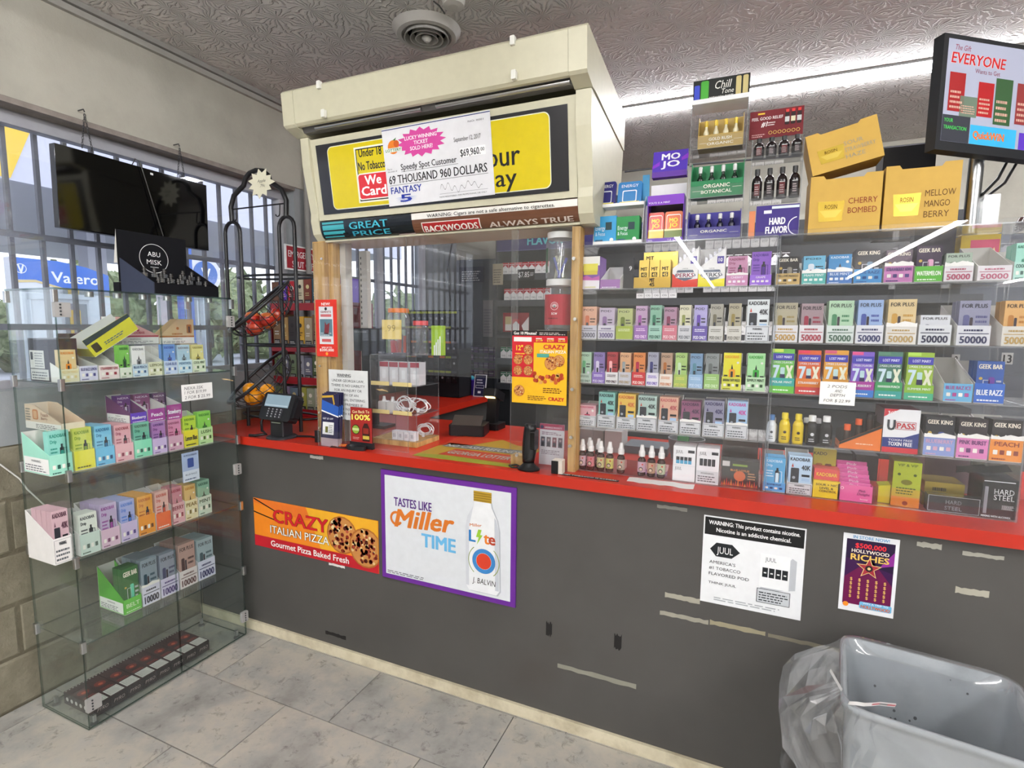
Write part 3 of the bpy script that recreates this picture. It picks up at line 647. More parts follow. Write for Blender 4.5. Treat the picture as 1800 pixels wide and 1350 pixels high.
# ------------------------------------------------------------------ item builders (local frame: x right, y into the shelf, z up)
def d_pack(p, w, h, st, col, dev, ttl):
    dk = '1e1e24'
    if st == 'k':
        p.text(ttl or 'KADOBAR', w * .08, h * .86, h * .08, dev, w=w * .78, bold=.03).text('Drip', w * .08, h * .73, h * .08, dev, w=w * .3, bold=.03)
        p.rr(w * .52, h * .22, w * .74, h * .62, w * .05, dk, 2).rr(w * .55, h * .25, w * .71, h * .55, w * .04, dev, 3).rect(w * .58, h * .62, w * .68, h * .70, dk, 2)
        p.frame(w * .66, h * .25, w * .86, h * .60, w * .03, dev, 2).lines(w * .08, w * .46, h * .42, h * .66, 3, dev, 2); p.rect(w * .08, h * .12, w * .5, h * .2, dk, 2)
    elif st == 'n':
        p.text(ttl or 'KADOBAR', w * .08, h * .86, h * .08, dev, w=w * .8, bold=.03).rr(w * .33, h * .2, w * .68, h * .56, w * .06, dev, 2).rr(w * .43, h * .26, w * .56, h * .50, w * .03, dk, 3).poly([(w * .44, h * .56), (w * .56, h * .56), (w * .5, h * .7)], dk, 2).circ(w * .82, h * .74, w * .07, 'e8e8e0', 2)
        p.rect(w * .05, h * .36, w * .26, h * .40, dk, 2).rect(w * .74, h * .36, w * .95, h * .40, dk, 2)
    elif st == 'q':
        p.text('KADOBAR', w * .06, h * .87, h * .09, dk if dev == 'd' else dev, w=w * .85, bold=.03).text('40K', w * .56, h * .64, h * .13, dev if dev != 'd' else dk, w=w * .38, bold=.03)
        p.rr(w * .1, h * .14, w * .46, h * .68, w * .05, '2a2c34', 2).circ(w * .24, h * .42, w * .07, '9aa0aa', 3).rect(w * .58, h * .46, w * .92, h * .52, dk, 2).rect(w * .58, h * .34, w * .92, h * .42, 'a8c8e8', 2).rect(w * .5, h * .03, w * .98, h * .12, dev if dev != 'd' else 'c84a3a', 2).poly([(w * .12, h * .70), (w * .22, h * .70), (w * .17, h * .8)], dev if dev != 'd' else 'c84a3a', 2)
    elif st == 'p':
        p.text(ttl or 'POD', w * .1, h * .86, h * .07, dk, w=w * .7, bold=.0).rr(w * .22, h * .1, w * .5, h * .72, w * .1, dev, 2).rr(w * .28, h * .14, w * .44, h * .5, w * .06, '3a3a44', 3).circ(w * .76, h * .32, w * .12, 'd8d8e4', 2).lines(w * .56, w * .94, h * .5, h * .68, 2, dk, 2)
    elif st == 'f':
        p.text('FOR PLUS', w * .08, h * .84, h * .09, dk, w=w * .82, bold=.02).rr(w * .14, h * .12, w * .34, h * .68, w * .08, dev, 2).rr(w * .36, h * .12, w * .46, h * .62, w * .04, '3c3038', 2).rect(w * .60, h * .12, w * .88, h * .38, 'ece8e4', 2).rr(w * .70, h * .16, w * .78, h * .34, w * .03, dev, 3).lines(w * .54, w * .92, h * .5, h * .72, 2, dev, 2)
    elif st == 'l':
        p.rect(0, h * .93, w * .5, h, dev, 2).rect(w * .02, h * .74, w * .98, h * .9, '3a36a8', 2).text('LOST MARY', w * .2, h * .79, h * .06, 'eef0ff', w=w * .68, l=3, bold=.02)
        p.text('7', w * .08, h * .3, h * .34, 'cfe2ee', w=w * .26, l=2, bold=.05).text('X', w * .66, h * .3, h * .34, 'e8e8d0', w=w * .28, l=2, bold=.05).rr(w * .40, h * .1, w * .62, h * .42, w * .03, '2a2250', 3).rr(w * .40, h * .42, w * .60, h * .58, w * .05, 'b8d8d8', 3).text('2 PODS 2 FLAVORS', w * .08, h * .67, h * .05, 'f0f4f4', w=w * .84, l=3, bold=.02)
        p.rect(w * .26, h * .02, w * .7, h * .07, '1c1c28', 3)
    elif st == 'g':
        p.text(ttl or 'GEEK BAR', w * .06, h * .82, h * .11, 'e8e0d0', w=w * .86, bold=.04).rr(w * .45, h * .15, w * .68, h * .62, w * .08, dev, 2).frame(w * .25, h * .15, w * .5, h * .55, w * .03, 'c8c8d0', 2).circ(w * .16, h * .58, w * .07, 'c8a850', 2).lines(w * .74, w * .95, h * .2, h * .6, 4, 'c0c0c8', 2)
def d_lip(p, w, h, st, col, tc, txt):
    if st == '5': p.lines(w * .2, w * .8, h * .72, h * .9, 1, tc, 2, .5, .1).rect(w * .05, h * .58, w * .95, h * .62, tc, 2).text(txt or '50000', w * .5, h * .12, h * .36, tc, w=w * .8, al='c', bold=.05)
    elif st == 'i':
        p.text(txt, w * .5, h * .68, h * .2, tc, maxw=w * .86, al='c', bold=.03)
        for k in range(4): p.rr(w * (.1 + .21 * k), h * .30, w * (.24 + .21 * k), h * .50, w * .02, tc if k % 2 else 'f0ece4', 2)
        p.lines(w * .08, w * .5, h * .08, h * .2, 1, tc, 2, .5)
    elif st == 'w': p.frame(w * .03, h * .05, w * .97, h * .93, w * .015, '50545a', 2).text('WARNING:', w * .5, h * .72, h * .13, '30343a', w=w * .4, al='c', bold=.03).lines(w * .1, w * .92, h * .14, h * .64, 3, '5a5e64', 2)
    elif st == 'y': p.lines(w * .15, w * .85, h * .62, h * .85, 2, tc, 2, .5, .1).text(txt or 'POD ONLY', w * .5, h * .12, h * .22, tc, w=w * .82, al='c', bold=.04)
    elif st == 't': p.text(txt, w * .5, h * .42, h * .28, tc, maxw=w * .86, al='c', bold=.04).lines(w * .1, w * .9, h * .12, h * .3, 1, tc, 2, .4)
    elif st == '2':
        p.rect(0, 0, w, h * .46, tc, 1).text(txt, w * .5, h * .66, h * .15, 'f0f4f0', maxw=w * .8, al='c', bold=.03).lines(w * .15, w * .85, h * .16, h * .32, 1, 'f0f4f0', 2, .5)
def torn(p, w, h0, amp, col, seed):
    r = random.Random(seed); n = 9; up = [(w * k / n, h0 + amp * r.random()) for k in range(n + 1)]
    p.poly([(0, h0 - amp * .15)] + [(w, h0 - amp * .15)] + up[::-1], col, 3)
def tray(T, w, d, hl, hb, col, lip='i', tc='2a2a30', txt='', inner='c9c6c0', side=None, front=None, name='display_tray', label=None, cat='tray', group=None, tear=0, seed=0, sidefn=None):
    m = MB('paper', T); t = .0015; side = side or 'e4e2de'
    m.box(0, w, 0, d, 0, t, inner)
    m.box(0, w, 0, t, t, hl, col, cols=[col, col, col, col, inner, col])
    for x in (0, w - t): m.prism([(x, t, t), (x, d - t, t), (x, d - t, hb), (x, t, hl)], (t, 0, 0), side)
    m.box(0, w, d - t, d, t, hb, inner)
    p = m.pr((0, -.0002, 0)); d_lip(p, w, hl, lip, col, tc, txt)
    if tear: torn(m.pr((0, -.0002, 0)), w, hl, tear, 'f2f0ec', seed); m.prism([(0, 0, hl), (w, 0, hl), (w, 0, hl + tear * .5), (w * .6, 0, hl + tear), (w * .3, 0, hl + tear * .4), (0, 0, hl + tear * .7)], (0, .001, 0), 'f2f0ec')
    if sidefn: sidefn(m.pr((-.0002, d, 0), (0, -1, 0), (0, 0, 1)), d, hl, hb)
    return m.build(name, None, label, cat, group)
def pack(T, w, d, h, col, st='k', dev='884488', ttl='', name='vape_pack', label=None, cat='vape box', group=None, mat='paper', top=None, fn=None, side=None):
    m = MB(mat, T); sc = side or col; m.box(0, w, 0, d, 0, h, col, cols=[col, top or col, col, sc, col, sc])
    p = m.pr((0, -.0002, 0))
    if fn: fn(p, w, h)
    else: d_pack(p, w, h, st, col, dev, ttl)
    return m.build(name, None, label, cat, group)
# ------------------------------------------------------------------ service window: posts, rails and acrylic sheets
YP = .08
def post(x0, x1, y0, y1, z0, z1, name, label): return MB('wood').box(x0, x1, y0, y1, z0, z1, 'c09a5e').build(name, None, label, 'post')
lp0 = oy(.055, (559, 600)); lp1 = oy(.055, (588, 600))
post(lp0.x, lp1.x - .03, .04, .10, cz, 1.795, 'wooden_post', 'pale wooden post on the left of the service window')
post(lp1.x - .026, lp1.x, .06, .10, cz, 1.795, 'wooden_post', 'narrow pale wooden strip behind the red lottery sticker')
rp0 = oy(.06, (1003, 620)); rp1 = oy(.06, (1017, 620))
post(rp0.x, rp1.x, .05, .10, cz, 1.785, 'wooden_post', 'slim wooden post between service window and acrylic case')
MB('plastic').box(lp1.x + .002, lp1.x + .03, .10, .14, cz, 1.80, 'bdbab2').build('metal_upright', None, 'grey metal upright beside the left wooden post', 'post')
t = MB('plastic'); ux = oy(.53, (640, 560)).x
t.box(ux - .024, ux + .024, .53, .56, cz + .0005, 1.83, 'cfccc2')
for k in range(22): t.box(ux - .017, ux - .011, .529, .53, 1.2 + .028 * k, 1.212 + .028 * k, '55534c')
t.build('slotted_upright', None, 'cream slotted shelf upright standing behind the service window glass', 'post')
gs = thing('acrylic_screen', 'large clear acrylic screen of the service window', 'screen', (.6, .06, 1.0))
a0 = oy(.035, (561, 785)).x; a1 = oy(.035, (768, 560)).x; a2 = rp1.x
sheet(a0, .46, .034, .039, cz + .0005, 1.789, 'acrylic', 'acrylic_edge').build('fixed_sheet', gs)
sheet(.462, .93, .034, .039, 1.26, 1.789, 'acrylic', 'acrylic_edge').build('upper_sheet', gs)
s0 = oy(.035, (896, 700)).x
sheet(s0, a2, .040, .045, cz + .0005, 1.785, 'acrylic', 'acrylic_edge').build('side_sheet', gs)
for (px, py) in ((566, 455), (563, 643), (562, 725), (562, 752)):
    q = oy(.033, (px, py)); MB('metal').cyl((q.x, .033, q.z), (q.x, .028, q.z), .005, 'd8d8d8', 10).build('screw', gs)
for (px, py) in ((1010, 455), (1012, 561), (1007, 684), (1005, 768), (1003, 783), (910, 799)):
    q = oy(.045, (px, py)); MB('metal').cyl((q.x, .0395, q.z), (q.x, .033, q.z), .006, 'd8d8d8', 10).build('screw', gs)
post(s0, s0 + .06, .05, .09, cz + .0005, cz + .036, 'wooden_block', 'small wooden foot block under the right acrylic sheet')
# ------------------------------------------------------------------ acrylic display case, two units
UX = [1.142, 1.752, 2.362]; ZS = [.9435, 1.100, 1.254, 1.408, 1.579]; ZT = 1.727; YD = .30
for u in range(2):
    x0, x1 = UX[u] + .001, UX[u + 1] - .001
    e = thing('acrylic_display_case', ['clear acrylic display case next to the slim wooden post', 'clear acrylic display case at the far right of the counter'][u], 'display case', ((x0 + x1) / 2, .19, cz), 'acrylic display cases')
    sheet(x0, x1, YP, YP + .004, cz + .0005, ZT + .010, 'acrylic', 'acrylic_edge').build('front_panel', e)
    for x in (x0, x1 - .004): sheet(x, x + .004, YP + .0045, YD, cz + .0005, ZT - .002, 'acrylic', 'acrylic_edge').build('side_panel', e)
    for k, z in enumerate(ZS + [ZT]): sheet(x0 + .0045, x1 - .0045, YP + .0045, YD, z - .004 if k else z - .0018, z if k else z - .0002, 'acrylic', 'acrylic_edge').build('shelf' if k < 5 else 'top_sheet', e)
YI = YP + .012
cA = lambda x, y: (1000 + x / 4.5, 380 + y / 4.5); cB = lambda x, y: (1350 + x / 3.971, 380 + y / 3.971)
cC = lambda x, y: (980 + x / 4.737, 660 + y / 4.737); cD = lambda x, y: (1330 + x / 3.83, 660 + y / 3.83)
SHN = ['bottom', 'second lowest', 'middle', 'second highest', 'top']
def entry(conv, z, row, unit, i, n, x0, x1, yref, ypk, ytr, pc, dv, tc_, ttc, st, lip, txt, words, ttl='', tear=0, npk=2, px=None, empty=False, inner='c9c6c0'):
    A = oy(YI, conv(x0, yref)); B = oy(YI, conv(x1, yref)); w = B.x - A.x
    hl = max(.02, oy(YI, conv((x0 + x1) / 2, ytr)).z - z); hb = hl + .045
    pos = '%s from left' % ORD[i]
    where = 'on the %s shelf of the %s acrylic case' % (SHN[row], ['left', 'right'][unit])
    hp = (oy(YI + .02, conv((x0 + x1) / 2, ypk)).z - z) if ypk else 0
    T = place(A.x + .001, YI, z + .0004)
    tray(T, w - .002, .15, hl, max(hl + .01, min(hp * .94 if hp else hb + .02, .115)), tc_, lip, ttc, txt, tear=tear, seed=i * 7 + row, label='%s tray, %s in the %s row, %s acrylic case' % (words[1], pos, SHN[row], ['left', 'right'][unit]), group='display trays in the acrylic cases', cat='tray', inner=inner, side=words[2] if len(words) > 2 else None)
    if ypk and not empty:
        a = A.x + .004; b2 = B.x - .004
        if px: a = oy(YI + .01, conv(px[0], yref)).x; b2 = oy(YI + .01, conv(px[1], yref)).x
        a = max(a, A.x + .0035); b2 = min(b2, B.x - .0035)
        for k in range(npk):
            pack(place(a, YI + .006 + k * .031, z + .0025), b2 - a, .028, hp - .003 - k * .001, pc, st, dv, ttl, label='%s %s vape box, %s tray, %s row, %s case' % (['front', 'rear'][k], words[0], words[1], SHN[row], ['left', 'right'][unit]), group='vape boxes in one tray %d %d %d' % (unit, row, i))
# --- left case, second highest row
R2 = [(90, 220, 715, 865, 'd8a890', 'c87050', 'c8c8d4', '6a6a78', 'p', '5', '30000', ('peach', 'silver grey')), (225, 362, 725, 865, 'b8aac0', '8a6a9a', 'cfcdd6', '6a5a88', 'p', '5', '30000', ('lilac', 'pale lilac grey')),
      (368, 505, 730, 870, 'b0b878', '6a7a28', 'a0b040', 'e8f0c0', 'p', 'y', ' ', ('olive', 'yellow green')), (512, 622, 710, 865, 'b898b8', '9a4a9a', '9a6ab0', 'f0d0f0', 'p', 'y', '', ('mauve', 'bright purple')),
      (625, 735, 705, 865, '8ab8a0', '3a7a60', 'a8d0c0', '3a6a58', 'p', 'y', '', ('mint', 'pearly mint')), (735, 855, 720, 865, 'b08aa0', '8a3a5a', 'd07888', 'f8e0e4', 'p', 'y', '', ('dusty pink', 'rose red')),
      (858, 968, 703, 865, 'd8d4b8', '98a058', 'd0d0d4', '70747a', 'p', 'y', '', ('cream', 'white')), (972, 1095, 703, 870, 'b0a8d8', '6a4ab0', '6a58a8', 'f0eefa', 'p', 'y', '', ('lavender', 'deep violet')),
      (1100, 1220, 695, 870, 'a8a498', '7a7460', 'd4d2cc', '8a8880', 'p', 'y', '', ('taupe', 'off white')), (1245, 1365, 690, 870, 'b0a890', '98884a', 'd2cfc6', '8a867c', 'p', 'y', '', ('khaki', 'greyish cream')),
      (1390, 1585, 660, 865, 'dfe4e6', 'd', 'dcdee2', '30343a', 'q', 'w', '', ('white tall', 'white warning'))]
for i, r in enumerate(R2): entry(cA, ZS[3], 3, 0, i, len(R2), r[0], r[1], 950, *r[2:])
R3 = [(75, 178, 1073, 1245, 'a8c8b0', '6ab080', 'b8ccc0', '5a6a60', 'p', 'y', '', ('pale green', 'silver green')), (180, 285, 1075, 1235, '8a78b0', 'd8d0e8', '8a70b8', 'e8e0f4', 'p', 'y', '', ('purple', 'violet')),
      (285, 387, 1073, 1235, 'a83a40', 'f0b0b0', 'e4e2e2', '4a3040', 'p', 'y', '', ('dark red', 'white')), (388, 492, 1078, 1235, 'd8a880', 'a0a8a8', 'c8c8d0', 'b09a70', 'p', 'y', '', ('orange grey', 'silver')),
      (494, 605, 1078, 1235, 'd88850', 'b02a4a', 'c83a40', 'f8e8e0', 'p', 'y', '', ('orange', 'scarlet')), (607, 710, 1075, 1240, 'a8a8b8', '4a4a80', 'e8e4ec', '6a4ab8', 'p', 'y', '', ('blue grey', 'white and violet')),
      (712, 820, 1080, 1250, 'b89880', 'b06a30', 'eae0d4', 'd88858', 'p', 'y', '', ('brown', 'white and orange')), (825, 937, 1080, 1255, 'a8c878', 'c8e0b8', 'a8c060', 'e8e070', 'p', 'y', '', ('light green', 'holographic green')),
      (942, 1060, 1085, 1255, '7898b8', '5a8a98', '98b8d8', 'd8e8f8', 'p', 'y', '', ('steel blue', 'light blue')), (1065, 1190, 1085, 1250, '8a9090', '686c6c', '98c070', 'd8ecc0', 'p', 'y', '', ('grey', 'leaf green')),
      (1205, 1365, 1080, 1275, 'e0d830', 'e89a1c', 'd8d84a', '3a3a20', 'n', 'i', 'BANANA TAFFY FREEZE', ('bright yellow', 'yellow')), (1395, 1556, 1083, 1275, 'a8dca0', '3aa83a', 'bcdcb4', '2a4a2a', 'n', 'i', 'SIMPLY MINT', ('apple green', 'pale green'))]
for i, r in enumerate(R3): entry(cA, ZS[2], 2, 0, i, len(R3), r[0], r[1], 1310, *r[2:])
R4 = [(165, 320, 240, 335, 'd8a8b0', 'c03060', 'd4d6da', '30343a', 'n', 'w', '', ('pink', 'white warning')), (325, 478, 135, 330, '88c0b8', 'd', 'd4d6da', '30343a', 'q', 'w', '', ('teal', 'white warning')),
      (485, 650, 150, 350, 'e0b850', 'c85a2a', 'd4d6da', '30343a', 'q', 'w', '', ('yellow orange', 'white warning')), (652, 825, 165, 350, 'b0c8c0', 'd', 'd4d6da', '30343a', 'q', 'w', '', ('grey mint', 'white warning')),
      (830, 1005, 175, 375, 'd8a890', 'c0505a', 'd4d6da', '30343a', 'q', 'w', '', ('peach', 'white warning')), (1010, 1192, 210, 385, '8a5070', '3a2040', 'd4d6da', '30343a', 'q', 'w', '', ('maroon', 'white warning')),
      (1200, 1388, 205, 400, '8a88a0', '2a2058', 'd4d6da', '30343a', 'q', 'w', '', ('slate violet', 'white warning')), (1392, 1582, 210, 410, 'a0c0e0', 'c8409a', 'd4d6da', '30343a', 'q', 'w', '', ('sky blue and pink', 'white warning'))]
for i, r in enumerate(R4):
    entry(cC, ZS[1], 1, 0, i, len(R4), r[0], r[1], 420 + (r[0] - 165) * .072, *r[2:], tear=.008 if i in (3, 5, 7) else 0)
# --- right case rows
Q1 = [(50, 222, 285, 400, '2a2626', '8a8478', 'c8a868', '3a2c1a', 'g', 'i', 'MELLOW MANGO', ('black and gold', 'gold and black')), (230, 403, 280, 395, '6ab0d0', 'd8e0e8', '58b0a8', 'e0f0ec', 'p', 'i', 'MIAMI MINT', ('icy blue', 'teal')),
      (406, 586, 270, 385, '3a88c0', 'e0ecf4', '4a78b8', 'e0ecfa', 'n', 'i', 'BLUE MINT', ('bright blue lidded', 'blue')), (592, 793, 230, 370, '2a2830', '7088a0', '4a90c8', '26508a', 'g', 'i', 'BLUE RAZZ', ('black', 'sky blue')),
      (802, 1008, 240, 345, '6a5a68', '9a94a0', 'c07ab0', '4a3a78', 'g', 'i', 'STRAWBERRY KIWI', ('smoky black', 'mauve pink')), (1015, 1215, 210, 350, '3a2a44', 'd8a0c0', '5ab038', 'f0f8e8', 'g', 't', 'WATERMELON', ('dark purple', 'lime green')),
      (1220, 1428, 260, 345, 'a8b8a8', '70806a', 'dcd8dc', 'b0506a', 'f', '5', '', ('grey green', 'white and rose')), (1452, 1698, None, 345, '', '', 'dedade', 'b8607a', 'f', '5', '', ('', 'white and pink')), (1702, 1860, 190, 320, 'a0d8c8', '3a8a70', 'b0dcd0', '2a5a50', 'n', 'i', 'COOL MINT', ('pale mint', 'pale mint'))]
for i, r in enumerate(Q1): entry(cB, ZS[4], 4, 1, i, len(Q1), r[0], r[1], 470, *r[2:], tear=.012 if i in (1, 2, 4, 6) else 0, ttl='GEEK KING' if i in (3, 4) else '')
Q2 = [(28, 206, 605, 762, 'b0a890', '9a8850', 'dcdade', 'c09850', 'f', '5', '', ('beige', 'white and gold')), (212, 387, 610, 762, 'a08a90', 'a03048', 'dcdade', 'a83a4a', 'f', '5', '', ('dusky rose', 'white and crimson')),
      (402, 598, 590, 765, 'b0d0b0', '4a8a60', 'd4dcd8', '4a6a58', 'f', '5', '', ('pale green', 'white and green')), (606, 803, 585, 762, '98b0d8', '4a58a0', 'dcdce2', '3a3f6a', 'f', '5', '', ('blue to pink', 'white and slate blue')),
      (815, 1035, 580, 768, 'd8c090', 'c89a48', 'dad6d0', 'b89a60', 'f', '5', '', ('golden', 'white and tan')), (1045, 1278, 690, 760, 'd4d6dc', '4a5070', 'd8dade', '2a2c48', 'f', '5', '', ('white lidded', 'white and navy')),
      (1310, 1552, 590, 765, '9090a8', '5a5a88', 'd8d8de', '34365a', 'f', '5', '', ('grey violet', 'white and indigo')), (1625, 1850, 590, 770, 'd8a868', 'b87a30', 'd8d4cc', 'b8985a', 'f', '5', '', ('amber', 'white and bronze'))]
for i, r in enumerate(Q2): entry(cB, ZS[3], 3, 1, i, len(Q2), r[0], r[1], 862, *r[2:], px=(1212, 1400) if i == 6 and 0 else None, tear=.014 if i == 4 else 0)
Q3 = [(5, 182, 925, 1130, '6ab848', 'c8e05a', '3aa8a0', '6ac040', 'l', '2', 'POLAR MINT', ('green and blue', 'teal and green')), (185, 367, 935, 1135, 'd8602a', 'e83a5a', 'd87a2a', 'c83a3a', 'l', '2', 'STRAWBERRY', ('orange red', 'orange and red')),
      (370, 558, 935, 1140, 'e0a03a', 'd85a7a', 'd89a3a', 'c8702a', 'l', '2', 'PEACH', ('amber', 'amber')), (560, 738, 945, 1155, '7a5ac0', 'e0508a', 'a83a98', '3a78c8', 'l', '2', 'BLUEBERRY', ('violet and pink', 'magenta and blue')),
      (740, 935, 945, 1160, '4a7a68', '5a8a70', '3a9a5a', '3aa09a', 'l', '2', 'HAWAIIAN PUNCH', ('dark green', 'emerald')), (945, 1155, 950, 1180, '98b83a', 'b8e05a', '8ab838', '4ab088', 'l', '2', 'SUMMER MINT', ('lime and blue', 'lime green')),
      (1218, 1428, None, 1170, '', '', '6ab0d8', 'b04a90', 'l', 'i', 'BLUE RAZ ICE', ('', 'sky blue and pink')), (1432, 1650, 1010, 1170, '3a5aa0', '6a3a98', '3a68c0', 'f0f4fa', 'g', 't', 'BLUE RAZZ', ('blue and purple', 'royal blue'))]
for i, r in enumerate(Q3): entry(cB, ZS[2], 2, 1, i, len(Q3), r[0], r[1], 1220 + (r[0]) * .035, *r[2:])
Q4 = [(1112, 1330, 275, 415, '24242c', '4a5a98', '8a9ad0', 'd8a8c0', 'g', 'i', 'BLUEBERRY', ('black with blue lid', 'periwinkle')), (1336, 1555, 290, 420, '2a2028', 'c04aa0', 'd880b8', '6a3a70', 'g', 'i', 'PINK BURST', ('black and magenta', 'pink')), (1560, 1790, 295, 430, '2a2428', 'd04a4a', 'e8903a', '8a3a2a', 'g', 'i', 'PEACH', ('black and red', 'orange and coral'))]
for i, r in enumerate(Q4): entry(cD, ZS[1], 1, 1, i, len(Q4), r[0], r[1], 550, *r[2:], ttl='GEEK KING', tear=.012)
Q5 = [(35, 192, 545, 720, '5aa8d8', 'd0e8f4', '5aa0d8', '30487a', 'k', 'i', 'BOMB POP', ('bright blue', 'bright blue')), (196, 372, 535, 725, 'b8d4ec', 'd', 'd4d6da', '30343a', 'q', 'w', '', ('pale blue', 'white warning'))]
for i, r in enumerate(Q5): entry(cD, ZS[0], 0, 1, i, 9, r[0], r[1], 795, *r[2:])
# ------------------------------------------------------------------ odd goods in the cases
def caseT(conv, x, y, z, dy=0): A = oy(YI + dy, conv(x, y)); return A.x, A
def fit(conv, x0, x1, yr, yt, z, dy=0):
    a = oy(YI + dy, conv(x0, yr)).x; b2 = oy(YI + dy, conv(x1, yr)).x; return a, b2 - a, oy(YI + dy, conv((x0 + x1) / 2, yt)).z - z
z = ZS[4] + .0005
a, w, h = fit(cA, 97, 240, 585, 320, z)
def fn(p, w, h):
    p.rect(0, h * .72, w, h, 'f0eee8', 1).rect(0, 0, w, h * .32, 'e8e4ec', 1).rect(w * .1, h * .55, w * .9, h * .78, 'e0d84a', 2).rect(w * .12, h * .44, w * .88, h * .56, 'd8c83a', 2).poly([(0, h * .36), (w * .3, h * .42), (w * .6, h * .34), (w, h * .4), (w, h * .26), (0, h * .28)], 'c05aa8', 2).rect(w * .2, h * .03, w * .8, h * .08, 'd8d4b0', 2)
pack(place(a, YI, z), w, .09, h, '7a4aa0', fn=fn, name='gummy_box', label='purple and yellow gummy box at the left end of the top shelf', cat='box')
a, w, h = fit(cA, 246, 402, 585, 500, z)
tray(place(a, YI, z), w, .13, h, .085, '9a6aa8', 't', 'f0eef2', ' ', inner='d4d2d0', side='dcdad8', label='emptied grey and purple tray beside the purple gummy box', cat='tray')
a, w, h = fit(cA, 425, 505, 575, 330, z, .05)
pack(place(a, YI + .05, z), w, .01, h, '26262c', fn=lambda p, w, h: p.text('9', w * .6, h * .6, h * .14, 'f0f0f0', bold=.03), name='price_board', label='small black price board behind the emptied grey tray', cat='board')
a, w, h = fit(cA, 512, 802, 570, 490, z)
mg = thing('extract_display', 'gold display box holding three gold packs on the top shelf', 'display box', (a + w / 2, YI + .03, z))
G1, G2 = 'b8963a', 'd9bc5a'
m = MB('foil', place(a, YI, z)); m.box(0, w, 0, .002, 0, h * 1.1, G1).box(0, w, .002, .05, 0, .002, G1); m.pr((0, -.0002, 0)).text('MIT', w * .5, h * .6, h * .4, '2a2010', w=w * .13, al='c', bold=.05).text('45', w * .5, h * .15, h * .4, '2a2010', w=w * .13, al='c', bold=.05); m.build('tray', mg)
hb = oy(YI, cA(700, 268)).z - z
m = MB('foil', place(a, YI, z)); m.box(w * .18, w * 1.12, .050, .052, 0, hb, G2); m.pr((w * .2, .0498, 0)).text('MIT', w * .06, hb * .8, hb * .1, '2a2010', w=w * .2, bold=.05).text('24', w * .78, hb * .9, hb * .08, 'f0e0a0', w=w * .1); m.build('back_card', mg)
for k in range(3):
    x = w * (.12 + .29 * k); hh = oy(YI, cA(600, 345)).z - z
    m = MB('foil', place(a, YI, z)); m.box(x, x + w * .27, .012, .045, .0025, hh, 'cdae50'); m.pr((x, .0118, 0)).text('MIT', w * .135, hh * .62, hh * .13, '2a2010', w=w * .17, al='c', bold=.04).rect(w * .06, hh * .4, w * .21, hh * .56, '2a2010', 1).text('45', w * .135, hh * .42, hh * .12, 'd9bc5a', w=w * .11, al='c', bold=.04)
    m.build('gold_pack', mg)
for i, (x0, x1, cc) in enumerate(((815, 1015, 'd83a28'), (1018, 1228, 'e8dc2a'))):
    a, w, h = fit(cA, x0, x1, 570, 240, z); T = place(a, YI, z)
    e = thing('perks_box', 'white and %s snack pack dispenser with a slanted top on the top shelf' % ['red', 'yellow'][i], 'dispenser', (a + w / 2, YI + .03, z))
    m = MB('paper', T)
    pts = [(0, 0, 0), (w, 0, 0), (w, 0, h), (w * .93, 0, h * .93), (0, 0, h * .47)]
    m.prism(pts, (0, .002, 0), 'e9e7e6'); m.prism([(0, .058, 0), (w, .058, 0), (w, .058, h), (0, .058, h)], (0, .002, 0), 'd4d2d0'); m.box(0, .002, .0021, .0579, 0, h * .47, 'e0dedc'); m.box(w - .002, w, .0021, .0579, 0, h, 'e0dedc'); m.box(.0021, w - .0021, .0021, .0579, 0, .002, 'cccccc')
    p = m.pr((0, -.0002, 0)); p.poly([(0, 0), (w, 0), (w, h * .2), (w * .4, h * .16), (0, h * .34)], cc, 1).text('10', w * .82, h * .62, h * .09, 'f4f4f4', w=w * .14, al='c', l=3, bold=.04).rect(w * .70, h * .57, w * .94, h * .75, '4a3a98', 2)
    p.poly([(w * .08, h * .28), (w * .2, h * .42), (w * .8, h * .42), (w * .92, h * .28), (w * .75, h * .2), (w * .5, h * .15), (w * .25, h * .2)], '5a6478', 2).rect(w * .14, h * .23, w * .86, h * .36, 'f0f0f0', 3).text('PERKS', w * .5, h * .245, h * .1, '8a2a4a' if not i else '3a3a4a', w=w * .68, al='c', l=4, bold=.05).text('VAPOR', w * .5, h * .44, h * .03, '60646a', al='c', l=3)
    m.build('carton', e)
    for k in range(4):
        m = MB('foil', T); m.prism([(w * (.22 + .16 * k), .02, .003), (w * (.34 + .16 * k), .02, .003), (w * (.34 + .16 * k), .02, h * (.72 + .09 * k)), (w * (.22 + .16 * k), .02, h * (.78 + .06 * k))], (0, .012, 0), 'b0aeb4'); m.build('snack_pack', e)
for i, (x0, x1, yt, cc, dv, wd) in enumerate(((1238, 1415, 320, 'c088a8', '8a2a5a', 'pink'), (1425, 1600, 285, '8a58c0', '4a1a88', 'purple'))):
    entry(cA, ZS[4], 4, 0, 6 + i, 8, x0, x1, 560, yt, 465, cc, dv, {'pink': 'd090b8', 'purple': '9a6ad8'}[wd], 'f0e0f4', 'k', 'i', ['CHERRY', 'GRAPE'][i], (wd, 'bright ' + wd), tear=.008 if i == 0 else 0)
